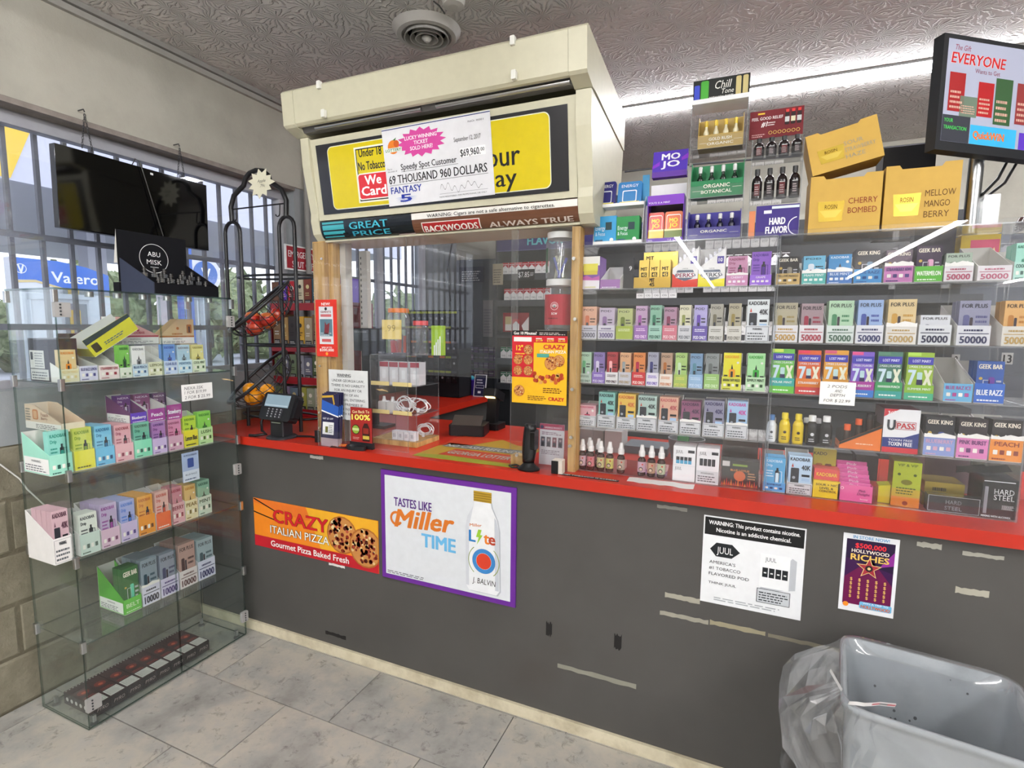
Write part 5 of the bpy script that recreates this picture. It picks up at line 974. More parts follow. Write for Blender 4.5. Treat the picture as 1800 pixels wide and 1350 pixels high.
for r_, (zz, yt) in enumerate(((zr[1], 500), (zr[0], 752))):
    for k in range(4):
        x = a + w * (.14 + .245 * k); r = w * .105; hh = zT(yt, 1400, .02) - zz
        if r_ == 0: hh = min(hh, .058)
        e = thing('tonic_bottle', 'dark tonic bottle on the %s tier of the red header stand, %s from left' % (['upper', 'lower'][r_], ORD[k]), 'bottle', (x, YT + .02, zz), 'dark tonic bottles')
        m = MB('gloss'); m.lathe([(r * .94, .0004), (r, .004), (r, hh * .58), (r * .8, hh * .7), (r * .42, hh * .78), (r * .42, hh * .82)], (x, YT + .022, zz), 16, '1c1416'); m.build('bottle', e)
        m = MB('plastic'); m.lathe([(r * .5, hh * .82), (r * .5, hh), (r * .42, hh)], (x, YT + .022, zz), 12, '2c2c2e'); m.build('cap', e)
        m = MB('paper'); p = m.pr((x - r * .5, YT + .022 - r - .001, zz + hh * .1)); p.rect(0, 0, r, hh * .38, ['5a1c20', '2a2426'][k % 2], 1).lines(r * .1, r * .9, hh * .05, hh * .34, 4, 'b0a0a0', 2).rect(r * .0, hh * .39, r, hh * .41, 'd0d0d0', 1); m.build('label_print', e)
b0, bw = fT(1265, 1560, 1160); hh = zT(985, 1400) - z
pack(place(b0, YT + .006, z), bw, .06, hh * .93, '3a2a7a', fn=lambda p, w, h: p.text('HARD', w * .32, h * .38, h * .22, 'f4f2fa', w=w * .36, bold=.05).text('FLAVOR', w * .24, h * .10, h * .22, 'f4f2fa', w=w * .5, bold=.05).ring(w * .98, h * .3, h * .3, h * .03, 'e8e4f4', 2, 12, 100, 260).rect(w * .18, h * .74, w * .36, h * .84, 'f0eef8', 2).rect(w * .36, h * .88, w * .98, h * .96, 'd8e0e8', 2), name='tobacco_box', label='violet box with big white lettering at the foot of the red header stand', cat='box')
b0, bw = fT(1218, 1262, 1160); pack(place(b0, YT + .01, z), bw - .001, .04, hh * .8, 'd8865a', fn=lambda p, w, h: p, name='orange_carton', label='slim orange carton beside the violet lettered box', cat='carton')
# three yellow cartons and a black one
m3 = lambda x, y: (1380 + x / 3.214, y / 3.214); YR = .135
def yellow(T, w, h, d, txt, lab, tc):
    e = thing('yellow_carton', lab, 'carton', T.translation, 'yellow cartons on the case')
    m = MB('paper', T); t = .002; Y1, Y2 = 'c9a24a', 'b58e3c'
    m.prism([(0, 0, 0), (w, 0, 0), (w, 0, h), (w * .78, 0, h), (w * .74, 0, h * .94), (w * .22, 0, h * .94), (w * .18, 0, h), (0, 0, h)], (0, t, 0), Y1); m.box(0, w, d - t, d, 0, h * .98, Y2); m.box(0, t, t + .0001, d - t - .0001, 0, h, Y2); m.box(w - t, w, t + .0001, d - t - .0001, 0, h, Y2); m.box(t, w - t, t + .0001, d - t - .0001, 0, t, Y2)
    p = m.pr((0, -.0002, 0))
    for i, s_ in enumerate(txt): p.text(s_, w * .55 if len(txt[0]) > 5 else w * .5, h * (.5 - .16 * i), h * .10, tc, maxw=w * .42, w=min(w * .42, w * .066 * len(s_)), bold=-.005)
    m.build('carton_body', e)
    m = MB('foil', T); p = m.pr((w * .12, -.0006, h * .22)); ww, hh = w * .38, h * .34; m.mat = 'foil'; p.poly([(0, hh), (ww, hh), (ww * .93, hh * .0), (ww * .07, 0)], 'd8b848', 1).poly([(ww * .08, hh * .55), (ww * .92, hh * .55), (ww * .7, hh * .2), (ww * .3, hh * .2)], 'e8cc60', 2).text('ROSIN', ww * .5, hh * .62, hh * .22, '5a3a12', w=ww * .46, al='c', l=3, bold=0); m.build('foil_badge', e)
A = oy(YR, m3(130, 1275)); B = oy(YR, m3(535, 1250)); zt_ = oy(YR, m3(330, 985)).z
hy = zt_ - z
yellow(place(A.x, YR, z), B.x - A.x, hy, .12, ['CHERRY', 'BOMBED'], 'yellow carton with red flavour text, lower left of the three', '8a2a1c')
Cc = oy(YR, m3(560, 1235)); Dd = oy(YR, m3(985, 1185)); zt2 = oy(YR, m3(760, 925)).z
yellow(place(Cc.x - .004, YR, z), Dd.x - Cc.x + .002, zt2 - z, .12, ['MELLOW', 'MANGO', 'BERRY'], 'yellow carton with three lines of brown text, right of the three', '6a4a20')
P0 = oy(YR, m3(155, 1010)); P1 = oy(YR, m3(560, 960)); P2 = oy(YR, m3(120, 820))
roll = -math.degrees(math.atan2(P1.z - P0.z, P1.x - P0.x))
yellow(place(A.x + .004, YR + .004, z + hy + .003, 0, 0, -13), .180, .118, .11, ['SOUR', 'STRAWBERRY', 'HAZE'], 'tilted yellow carton with pale text lying on the lower one', '9a9a8a')
A = oy(.24, m3(560, 945)); B = oy(.24, m3(860, 945)); zt_ = oy(.24, m3(700, 812)).z
m = MB('paper'); m.box(A.x, B.x, .26, .36, z, zt_, '18181c'); m.pr((A.x, .2598, z)).lines((B.x - A.x) * .1, (B.x - A.x) * .9, (zt_ - z) * .62, (zt_ - z) * .74, 2, 'b09a50', 2); m.build('black_carton', None, 'black carton with fine gold lines behind the yellow cartons', 'carton')
# customer monitor on a pole
Mtl = oy(.10, (1659, 60)); Mbl = oy(.10, (1643, 262))
mex = V(.838, .544, -.035).normalized()
mey = V(.0102, .0483, .9988); mey = (mey - mex * mey.dot(mex)).normalized(); mn = mex.cross(mey)
O_ = Mbl; mw_, mh_ = .46, .30
mo = thing('customer_monitor', 'black customer monitor on a silver pole showing lottery adverts', 'monitor', (O_.x + .1, .12, z))
m = MB('plastic'); m.prism([O_, O_ + mex * mw_, O_ + mex * mw_ + mey * mh_, O_ + mey * mh_], -mn * .03, '26282c'); m.build('housing', mo)
m = MB('screen'); b0 = O_ + mn * .0003 + mex * .014 + mey * .024; sw_, sh_ = mw_ - .028, mh_ - .036
p = m.pr(b0, mex, mey); p.rect(0, 0, sw_, sh_, 'a4a8bc', 1).text('The Gift', .02, sh_ * .9, .014, '8a3a4a', w=.05, bold=0, sh=.2).text('EVERYONE', .012, sh_ * .77, .028, 'f0d8d0', w=.17, l=3, bold=.08, sh=.1).text('EVERYONE', .012, sh_ * .77, .028, 'b8282c', w=.17, l=4, bold=.03, sh=.1).text('Wants to Get', .09, sh_ * .70, .012, '7a2a3a', w=.08, bold=.0)
for x0, x1, y0, y1, cc in ((.012, .062, .30, .68, '9a2a2c'), (.05, .105, .26, .46, '6a7a6a'), (.105, .155, .28, .62, 'a8262a'), (.16, .215, .22, .68, '3a5a3a'), (.23, .29, .25, .66, '8a3a3a')):
    p.rect(x0, sh_ * y0, x1, sh_ * y1, cc, 3).lines(x0 + .005, x1 - .005, sh_ * (y0 + .03), sh_ * (y0 + (y1 - y0) * .6), 4, 'c8a090', 4)
p.rect(0, 0, .088, sh_ * .26, '3a3c44', 3).text('YOUR', .005, sh_ * .19, .010, '4ac85a', w=.028, l=4).text('TRANSACTION', .005, sh_ * .12, .010, '4ac85a', w=.072, l=4).rect(.09, 0, .24, sh_ * .19, '3aa8d8', 3).text('QuickWiN', .10, sh_ * .06, .020, 'e0702a', w=.10, l=4, bold=.05).rect(.25, 0, sw_, sh_ * .17, '5a3ab0', 3)
m.build('screen', mo)
pc = oy(.265, (1706, 390)); m = MB('metal'); m.cyl((pc.x, .265, z), (pc.x, .265, O_.z + .09), .018, 'b8babc', 16); m.build('pole', mo)
m = MB('plastic'); m.box(pc.x - .03, pc.x + .02, .244, .2465, O_.z + .02, O_.z + .09, '2a2c30'); m.build('mount', mo)
m = MB('plastic'); m.tube([(pc.x + .09, .31, O_.z + .02), (pc.x + .06, .29, O_.z - .05), (pc.x + .015, .252, O_.z - .10)], .004, '1a1a1c', 6); m.tube([(pc.x + .12, .33, O_.z + .02), (pc.x + .08, .30, O_.z - .06), (pc.x + .015, .252, O_.z - .115)], .004, '1a1a1c', 6); m.build('cable', mo)
a = oy(.16, (1728, 340)); m = MB('acrylic'); m = sheet(a.x, a.x + .035, .15, .19, z, z + .085, 'acrylic', 'acrylic_edge'); m.build('acrylic_bin', None, 'small clear acrylic bin beside the monitor pole', 'bin')
a = oy(.26, (1790, 372)); rj = random.Random(4)
for k in range(6):
    m = MB('gloss'); m.ball((a.x + .02 + .028 * (k % 3), .24 + .03 * (k // 3), z + .022 + .004 * (k % 2)), .02, '4a1c18', 8, .9); m.build('jerky_pouch', None, 'dark brown lumpy pouch at the right end of the case top, piece %s' % ORD[k], 'pouch', 'brown pouches on the case top')
# ------------------------------------------------------------------ goods in the glass cabinet (fronts face the aisle, +x)
gA = lambda x, y: (x / 3.552, 480 + y / 3.552); gB = lambda x, y: (x / 2.596, 780 + y / 2.596)
XG = -.415
def fitG(conv, x0, x1, yr, yt, z, dx=0):
    a = ox(XG - dx, conv(x0, yr)).y; b2 = ox(XG - dx, conv(x1, yr)).y; return a, b2 - a, ox(XG - dx, conv((x0 + x1) / 2, yt)).z - z
CSH = ['bottom pane', 'lowest shelf', 'second shelf up', 'third shelf up', 'highest shelf']
def gtray(conv, row, z, x0, x1, yr, ytr, tc_, lip, ttc, txt, words, pk=None, npk=1, st='k', dv='', side='e8e6e4', d=.16, hb=None, dx=0, ttl='', tear=0, sidefn=None, inner='d0cdc8'):
    a, w, hl = fitG(conv, x0, x1, yr, ytr, z, dx); a += .0008; w -= .0016
    T = place(XG - dx, a, z + .0004, 90)
    hp = fitG(conv, x0, x1, yr, pk[0], z, dx)[2] if pk else None
    hb = hb or ((hp * .92) if hp else hl * 1.7)
    tray(T, w, d, hl, max(hb, hl + .004), tc_, lip, ttc, txt, side=side, inner=inner, label='%s tray on the %s of the glass cabinet' % (words, CSH[row]), group='trays in the glass cabinet', tear=tear, seed=row * 3, sidefn=sidefn)
    if pk:
        for k in range(npk):
            T2 = place(XG - dx - .006 - k * .031, a + .003, z + .0025, 90)
            pack(T2, w - .006, .028, hp - .003 - .001 * k, pk[1], st, pk[2], ttl, label='%s vape box from the front in the %s tray, %s' % (ORD[k], words, CSH[row]), group='vape boxes in the %s tray' % words)
def warnside(p, d, hl, hb):
    p.rect(d * .04, hl * .08, d * .96, hl * .8, 'f0f0ee', 1).text('WARNING:', d * .5, hl * .58, hl * .12, '40444a', al='c').lines(d * .08, d * .9, hl * .14, hl * .5, 3, '70747a', 2)
def carton_side(col, dev):
    def f(p, d, hl, hb):
        warnside(p, d, hl, hb); p.rr(d * .12, hl * 1.0, d * .3, hl * 1.55, .006, dev, 1).rect(d * .34, hl * 1.06, d * .55, hl * 1.16, dev, 1)
    return f
# highest shelf
z = SZ[4]
H = [(380, 497, 600, 'dcd8b8', 'MELLOW MANGO', 'd8c48a', ('cream', (478, 'd8c090', 'e0861c'))), (499, 614, 580, 'd4d4ea', 'BLUE RAZZ LEMON', '4a4a88', ('pale lilac', None)), (620, 747, 575, 'e8d8d8', 'STRAWBERRY KIWI', 'a03a48', ('pale rose', None)), (750, 828, 590, 'dce4d4', '', '5a7a4a', ('greenish white', (450, '7ac050', '2a6a1a'))),
     (830, 926, 570, 'c8dcec', 'BLUE PEACH', '3a5a8a', ('powder blue', (455, 'eceaec', '8a8a90'))), (930, 1024, 555, 'e0e0c0', 'LEMON', '6a6a3a', ('pale yellow', None)), (1027, 1112, 548, 'c4d4f0', 'CLEAR BLUE', '2a4a98', ('cornflower blue', (445, '6a9ae0', '2a4aa8'))), (1115, 1202, 545, 'c4e0f0', 'MENTHOL', '2a6a98', ('ice blue', (448, 'a8c8dc', '7a8a94'))), (1205, 1287, 540, 'dce8cc', 'COOL MINT', '3a5a3a', ('pale green', (447, 'e0d890', '9a8a3a')))]
for i, (x0, x1, ytr, tc_, tx, ttc, (wd, pk)) in enumerate(H):
    gtray(gA, 4, z, x0, x1, 650 - (x0 - 380) * .048, ytr, tc_, 'i', ttc, tx, wd, pk, 1 if pk else 0, 'n', hb=None if pk else .085, side='ecebe6')
def darkpack(T, w, h, d, word, lab):
    def fn(p, w, h): p.text('+2000', w * .5, h * .16, h * .17, 'f4f4f4', w=w * .8, al='c', bold=.05).text(word, w * .5, h * .04, h * .08, 'e8e8e8', w=w * .6, al='c', bold=.03)
    m = MB('paper', T); m.box(0, w, 0, d, 0, h, '2a262e'); fn(m.pr((0, -.0002, 0)), w, h)
    p = m.pr((-.0002, d, 0), (0, -1, 0), (0, 0, 1)); p.rect(d * .05, h * .3, d * .78, h * .72, 'dcdcd8', 1).rect(d * .05, h * .03, d * .95, h * .28, 'd4d4d0', 1).rect(d * .1, h * .5, d * .22, h * .68, '40444a', 2).lines(d * .3, d * .74, h * .34, h * .7, 6, '8a8c90', 2).lines(d * .12, d * .9, h * .06, h * .25, 3, '50545a', 2)
    m.build('dark_vape_carton', None, lab, 'carton')
a = ox(XG - .005, gA(203, 655)).y; b2 = ox(XG - .005, gA(345, 650)).y
darkpack(place(XG - .06, GY0 + .011, z + .0005, 90), .085, ox(XG - .06, gA(200, 412)).z - z, .12, 'RED ICE', 'black carton with white numerals at the near corner of the highest shelf')
m = MB('paper', place(XG - .17, -.560, z + .0005, 90)); m.box(0, .075, 0, .09, 0, .06, 'c88a4a'); m.build('orange_carton', None, 'low orange carton under the raised black carton', 'carton')
darkpack(place(XG - .175, -.575, z + .061, 90), .085, .10, .085, 'BLUE RAZZ ICE', 'black carton with white numerals raised at the back of the highest shelf')
# tilted yellow tray lying across the others
a = ox(XG - .09, gA(500, 545)).y
m = MB('paper', place(XG - .055, -.560, z + .078, 90, 0, -33)); w, d, hl = .185, .10, .035
m.box(0, w, 0, d, 0, .0015, 'e8e6d0').box(0, w, 0, .0015, .0015, hl * 2, 'd8d02a', cols=['d8d02a', 'd8d02a', 'd8d02a', 'd8d02a', 'cfcbc2', 'd8d02a']).box(0, w, d - .0015, d, .0015, hl * 2, 'dcdcda').box(0, .0015, .0016, d - .0016, .0015, hl, 'c8c020'); p = m.pr((0, -.0003, 0)); p.poly([(0, hl * 1.4), (w, hl * 1.6), (w, hl * 2), (0, hl * 2)], '2a3a3a', 1).rr(w * .06, hl * .3, w * .2, hl * 1.2, .004, '3a3010', 1).lines(w * .3, w * .8, hl * .5, hl * .9, 2, '3a5a7a', 2)
m.build('display_tray', None, 'emptied yellow tray lying tilted across the highest shelf goods', 'tray')
# two trays shown side-on above
def sideon(conv, x0, x1, yb, yt, zb, dx, col, dev, lab, flip=False):
    a = ox(XG - dx, conv(x0, yb)).y; b2 = ox(XG - dx, conv(x1, yb)).y; h = ox(XG - dx, conv((x0 + x1) / 2, yt)).z - zb; w = b2 - a
    m = MB('paper', place(XG - dx, a, zb, 90)); hb = h * .32
    pts = [(0, 0), (w, 0), (w, hb), (w * .2, h), (0, h)] if not flip else [(0, 0), (w, 0), (w, h), (w * .55, h), (0, hb)]
    for y in (0, .048): m.prism([(x, y, q) for x, q in pts], (0, .002, 0), col)
    m.box(.0, w, .0021, .0479, 0, .002, 'd8d6d0'); m.box(0 if not flip else w - .002, .002 if not flip else w, .0021, .0479, .002, h, 'e0ded8'); m.box(w - .002 if not flip else 0, w if not flip else .002, .0021, .0479, .002, hb, 'e0ded8')
    p = m.pr((0, -.0002, 0)); p.rect(0, 0, w, hb * .8, 'ecebea', 1).rect(0, hb * .8, w, hb, dev, 1).text('WARNING:', w * .5, hb * .5, hb * .18, '50545a', al='c').lines(w * .1, w * .9, hb * .1, hb * .42, 2, '80848a', 2)
    if not flip: p.rr(w * .2, h * .42, w * .36, h * .78, .004, dev, 2).rect(w * .25, h * .45, w * .31, h * .7, '3a2a2a', 3).text('KADOBAR', w * .4, h * .38, h * .09, dev, w=w * .3, bold=.03).circ(w * .56, h * .52, w * .03, dev, 2).rect(0, h * .3, w * .12, h, 'e4e0dc', 2)
    else: p.rr(w * .78, h * .42, w * .93, h * .78, .004, dev, 2).rect(w * .83, h * .45, w * .88, h * .7, '3a2a2a', 3).circ(w * .52, h * .62, w * .04, dev, 2).lines(w * .35, w * .7, h * .36, h * .5, 1, dev, 2)
    m.build('display_tray', None, lab, 'tray')
sideon(gA, 692, 992, 440, 275, z + .118, .16, 'e0a8a8', 'b03048', 'pink side-on tray resting behind on the highest shelf goods')
sideon(gA, 998, 1214, 438, 287, z + .116, .16, 'd8b890', 'b06a2a', 'tan side-on tray resting behind on the highest shelf goods', True)
# things standing behind those fronts so the side-on trays rest on something
for i, (y0, y1, cc) in enumerate(((-.33, -.195, 'b8b8c0'), (-.17, -.09, 'c0b8a0'))):
    m = MB('paper'); m.box(XG - .215, XG - .163, y0, y1, z + .0005, z + .1155, cc); m.build('stock_carton', None, '%s stock carton behind the trays on the highest shelf' % ['grey', 'tan'][i], 'carton')
# third shelf up
z = SZ[3]
def kside(col, dv):
    def f(p, d, hl, hb):
        warnside(p, d, hl, hb)
    return f
K = [(310, 457, 1130, 'a0dcc8', 'a0dcc8', (985, '8accc0', '2a8a7a'), 'seafoam', 1, 'i', '2a5a50'), (465, 597, 1105, 'e0d83a', 'e8e08a', (965, 'c8d05a', '7a9a1a'), 'lemon yellow', 1, 't', '6a6a1a'), (600, 720, 1085, '6ab8e0', '8ac8e8', (950, '7ac0e0', '1a6a98'), 'sky blue', 4, 'i', '1a4a7a'), (722, 838, 1065, 'e8b0b8', 'ecc0c8', (945, 'e0a8b0', '98384a'), 'blush pink', 4, 'i', '8a3a4a'), (841, 952, 1040, '88dcb8', 'a8e4cc', (930, '6ab8a0', '1a6a58'), 'aqua green', 1, 'i', '2a5a4a'),
     (956, 1050, 1030, 'd0b8e4', 'd8c8ec', (925, 'a878b8', '5a2a78'), 'lilac', 1, 'i', '5a3a78'), (1052, 1148, 1015, 'd8a8c0', 'e0b8cc', (915, 'd88ab0', '8a2a5a'), 'rose pink', 1, 'i', '7a3a58'), (1152, 1240, 980, 'e0d82a', 'e8e06a', (893, 'b8d83a', '5a8a1a'), 'bright lemon', 1, 't', '3a3a10'), (1243, 1332, 965, 'bce0a0', 'cce8b4', (862, '8ad050', '2a7a1a'), 'spring green', 1, 'i', '2a5a1a')]
for i, (x0, x1, ytr, tc_, sd, pk, wd, n, lip, ttc) in enumerate(K):
    gtray(gA, 3, z, x0, x1, 1195 - (x0 - 310) * .165, ytr, tc_, lip, ttc, ['', '', '', '', '', '', '', 'Lemon Blast', 'LUSH'][i], wd, pk, n, 'k' if i < 8 else 'n', side=sd, sidefn=kside(tc_, '') if i == 0 else None)
za = z + .126
sideonA = ox(XG - .12, gA(110, 985)).y
m = MB('paper', place(XG - .02, GY0 + .012, za + .012, 90)); d_, h_, w_ = .22, .085, .07
m.box(0, w_, 0, d_, 0, .002, 'd8c8b0')
for x in (0, w_ - .002): m.prism([(x, 0, .002), (x, d_, .002), (x, d_, h_), (x, d_ * .72, h_), (x, 0, h_ * .35)], (.002, 0, 0), 'e0c8ac')
m.box(.0021, w_ - .0021, d_ - .002, d_, .002, h_, 'e8d8c4'); m.box(.0021, w_ - .0021, 0, .002, .002, h_ * .35, 'e8d8c4')
p = m.pr((-.0002, d_, 0), (0, -1, 0), (0, 0, 1)); p.rect(d_ * .0, 0, d_, h_ * .3, 'f0ece6', 1).lines(d_ * .3, d_ * .9, h_ * .05, h_ * .26, 3, '6a6a6a', 2).rr(d_ * .22, h_ * .4, d_ * .38, h_ * .82, .008, 'c87a3a', 1).rr(d_ * .25, h_ * .44, d_ * .35, h_ * .76, .005, 'd8a878', 2).text('Peach', d_ * .46, h_ * .56, h_ * .16, '8a4a2a', w=d_ * .2).text('Berry', d_ * .46, h_ * .42, h_ * .12, '8a4a2a', w=d_ * .18).lines(d_ * .03, d_ * .18, h_ * .35, h_ * .9, 5, '6a6a6a', 2)
m.build('display_tray', None, 'beige peach coloured tray stacked at the near end of the third shelf', 'tray')
for i, (x0, x1, yb, yt, cc, lc, tx) in enumerate(((818, 922, 930, 870, '6a3a80', '5a34b8', 'Blueberry'), (926, 1040, 915, 845, '8a4a78', 'a03a98', 'Peach'), (1042, 1140, 895, 820, '6a4a78', 'a83a90', 'Strawberry'))):
    zz = z + .132 - i * .004; a, w, hl = fitG(gA, x0, x1, yb, yt, zz, .012); hp = [.098, .10, .10][i]
    T = place(XG - .012, a, zz, 90)
    tray(T, w - .002, .15, max(.03, hl), .10, lc, 't', 'f0e8f8', tx, side='6a3a6a' if i == 0 else 'd8d4d4', label='%s tray stacked on the third shelf, %s of three' % (['indigo', 'plum', 'magenta'][i], ORD[i]), cat='tray', sidefn=warnside if i == 0 else None)
    pack(place(XG - .10, a + .004, zz + .002, 90), w - .010, .03, hp, cc, 'k', 'd8c8e0', 'NEXA', label='dark vape box standing in the %s stacked tray' % ['indigo', 'plum', 'magenta'][i])
q0 = ox(GX1 + .0012, gA(1137, 803)); q1 = ox(GX1 + .0012, gA(1328, 783)); q2 = ox(GX1 + .0012, gA(1132, 700))
m = MB('paper'); w = q1.y - q0.y; h = q2.z - q0.z; m.box(GX1 + .0008, GX1 + .002, q0.y, q1.y, q0.z, q0.z + h, 'eeeeec'); p = m.pr((GX1 + .0022, q0.y, q0.z), (0, 1, 0), (0, 0, 1))
for s_, yy, w_ in (('NEXA 35K', .68, .6), ('1 FOR $19.99', .42, .7), ('2 FOR $ 25.99', .12, .82)): p.text(s_, w * .08, h * yy, h * .19, '22222a', w=w * w_, bold=-.01, sh=.15)
m.build('price_card', None, 'white handwritten price card taped to the cabinet glass', 'card')
# second shelf up
z = SZ[2]
L = [(245, 333, 425, '%e8e4e2', (300, 'c8a8b0', '5a3a48'), 'white and rose grey', 4, 'w', '50545a', 'q'), (366, 460, 405, '%c8d8d0', (315, 'e0e4dc', '3a3a44'), 'pale sage', 2, 'i', '5a6a60', 'k'), (463, 550, 385, '%d8b8cc', (270, 'b8a8c8', '9a4a9a'), 'orchid pink', 4, 'i', '7a4a6a', 'k'), (553, 630, 355, '%c8b8dc', (255, 'a0a8d8', '4a7ad0'), 'lavender blue', 4, 'i', '5a4a88', 'k'), (633, 711, 325, '%e0902a', (235, 'e0a03a', 'b8621a'), 'orange', 4, 'i', '6a3a10', 'k'), (714, 782, 312, '%e06a3a', (215, 'd8b0a8', 'c04a3a'), 'coral', 1, 't', 'f8e8e0', 'k'), (785, 845, 270, '%e0b0b8', (195, 'c88a98', '9a2a48'), 'salmon pink', 2, 'i', '8a3a4a', 'n'), (847, 905, 255, '%e0d8b0', (185, 'd8b878', 'b0701a'), 'straw yellow', 2, 'i', '6a5a2a', 'n'), (907, 968, 238, '%c8dccc', (165, '8ab8a0', '2a5a4a'), 'eucalyptus green', 2, 'i', '3a5a4a', 'n')]
for i, (x0, x1, ytr, tc_, pk, wd, n, lip, ttc, st) in enumerate(L):
    gtray(gB, 2, z, x0, x1, 490 - (x0 - 245) * .295, ytr, tc_[1:], lip, ttc, ['', '', '', '', '', '', 'RED BULL' if 0 else 'BERRY', 'PEAR', 'MINT'][i], wd, pk, n, st)
q0 = ox(GX1 - .008, gB(838, 180)); q1 = ox(GX1 - .008, gB(912, 172)); zt_ = ox(GX1 - .008, gB(870, 38)).z
m = MB('paper'); w = q1.y - q0.y; h = zt_ - q0.z; m.box(GX1 - .012, GX1 - .0085, q0.y, q1.y, q0.z, zt_, 'a8b8dc'); p = m.pr((GX1 - .0082, q0.y, q0.z), (0, 1, 0), (0, 0, 1)); p.rect(0, 0, w, h * .38, 'd4dcec', 1).rr(w * .3, h * .48, w * .68, h * .8, w * .06, '2a4a98', 1).text('KADOBAR', w * .5, h * .88, h * .06, '2a3a68', w=w * .8, al='c').text('BLUE RAZZ', w * .5, h * .22, h * .06, '2a3a68', w=w * .7, al='c').lines(w * .1, w * .9, h * .06, h * .16, 1, '4a5a80', 2); m.build('vape_card', None, 'blue vape box card fixed inside the cabinet door', 'card')
# lowest shelf
z = SZ[1]
J = [(567, 650, 700, '6ac04a', (560, '3a6a3a', '5ac0a0'), 'green', 2, 'd0e8c0', 'GEEK BAR', 'g'), (652, 735, 640, 'd8d8ea', (520, '8a98a4', '2a4a5a'), 'white and grey', 4, '3a3a4a', '', 'f'), (737, 820, 605, 'd4d0e8', (495, '9098a8', '4a4a6a'), 'pale violet', 4, '5a4a80', '', 'f'), (823, 905, 570, 'e4dcdc', (450, 'b89890', '4a3030'), 'white and brown', 4, '6a4a48', '', 'f'), (907, 986, 525, 'd4d8ec', (430, 'a0b4bc', '4a6068'), 'white and blue', 4, '3a3a6a', '', 'f')]
for i, (x0, x1, ytr, tc_, pk, wd, n, ttc, ttl, st) in enumerate(J):
    gtray(gB, 1, z, x0, x1, 755 - (x0 - 567) * .42, ytr, tc_, 't' if i == 0 else '5', ttc, 'BELT' if i == 0 else '10000', wd + ' ten', pk, n, st, ttl=ttl, side='5ab03a' if i == 0 else 'd0d0d4', tear=.012 if i == 1 else 0, dx=.05, sidefn=warnside if i == 0 else None)
# row of dark boxes on the bottom pane
z = SZ[0]
y0 = ox(XG - .02, gB(425, 1190)).y; y1 = ox(XG - .02, gB(955, 905)).y; n = 8; w = (y1 - y0) / n
pk0 = None
for k in range(n):
    m = MB('paper', place(XG - .02, y0 + k * w + .001, z + .0005, 90)); ww = w - .002; d = .19; h = .045
    m.box(0, ww, 0, d, 0, h, '231a1e', cols=['231a1e', '3a2022', '231a1e', '231a1e', '231a1e', '2a2226'])
    p = m.pr((0, 0, h + .0002), (1, 0, 0), (0, 1, 0)); p.rect(ww * .06, d * .03, ww * .94, d * .30, 'd8d8d4', 1).frame(ww * .12, d * .06, ww * .88, d * .27, .002, 'a8a8a4', 2).lines(ww * .16, ww * .84, d * .09, d * .25, 5, '9a9c98', 2)
    p.circ(ww * .5, d * .62, ww * .34, '7a2a22', 1).circ(ww * .5, d * .6, ww * .14, 'c85a3a', 2).lines(ww * .12, ww * .88, d * .34, d * .44, 2, 'a03a30', 2)
    for q in range(5): p.circ(ww * (.1 + .2 * q), d * .965, ww * .05, 'c8c8c4', 2, 8)
    m.pr((0, -.0002, 0)).text('PYRO', ww * .5, h * .35, h * .3, 'b8a8a4', w=ww * .66, al='c', bold=-.01, sh=.25)
    if k == 0:
        p = m.pr((-.0002, d, 0), (0, -1, 0), (0, 0, 1))
        for q in range(6): p.circ(d * (.12 + .15 * q), h * .5, .008, 'c8c8c6', 1, 12)
    m.build('dark_red_carton', None, 'dark red carton lying on the cabinet bottom pane, %s from the aisle corner' % ORD[k], 'carton', 'dark red cartons in a row')
# ------------------------------------------------------------------ perfume tester display on top of the cabinet
z = 1.5625; ya, yb_ = -.365, -.098
e = thing('perfume_display', 'black stepped perfume tester display on top of the glass cabinet', 'display stand', (-.53, -.23, z))
m = MB('matte'); m.box(-.427, -.42, ya, yb_, z, z + .043, '17171b').box(-.62, -.427, ya, ya + .004, z, z + .003, '17171b')
for y in (ya - .0041, yb_ + .0001): m.prism([(-.42, y, z), (-.62, y, z), (-.62, y, z + .145), (-.42, y, z + .043)], (0, .004, 0), '3c4152' if y < -.3 else '15151a')
m.build('tray_sides', e)
m = MB('matte')
for k in range(3): m.box(-.472 - .048 * k, -.4275 - .048 * k, ya, yb_, z + .0005, z + .028 + .022 * k, '131316')
m.build('stepped_base', e)
m = MB('matte'); m.box(-.622, -.6205, ya - .01, yb_ + .008, z + .05, 1.818, '19191d'); p = m.pr((-.6203, ya - .01, z + .05), (0, 1, 0), (0, 0, 1)); w, h = .285, 1.818 - z - .05
p.ring(w * .5, h * .52, .060, .0022, 'e8e8e8', 1, 40).text('ABU', w * .5, h * .56, .020, 'f4f4f4', w=.052, al='c', bold=.0).text('MISK', w * .5, h * .40, .020, 'f4f4f4', w=.062, al='c', bold=.0).rect(w * .44, h * .34, w * .56, h * .352, 'c8c8c8', 1); m.build('back_card', e)
m = MB('matte'); m.prism([(-.622, ya - .0105, 1.818), (-.645, ya - .0105, z + .125), (-.625, ya - .0105, z + .125)], (0, .003, 0), 'd8d4cc').box(-.66, -.6225, ya - .01, yb_, z + .0005, z + .049, '17171b'); m.build('card_easel', e)
rb = random.Random(11)
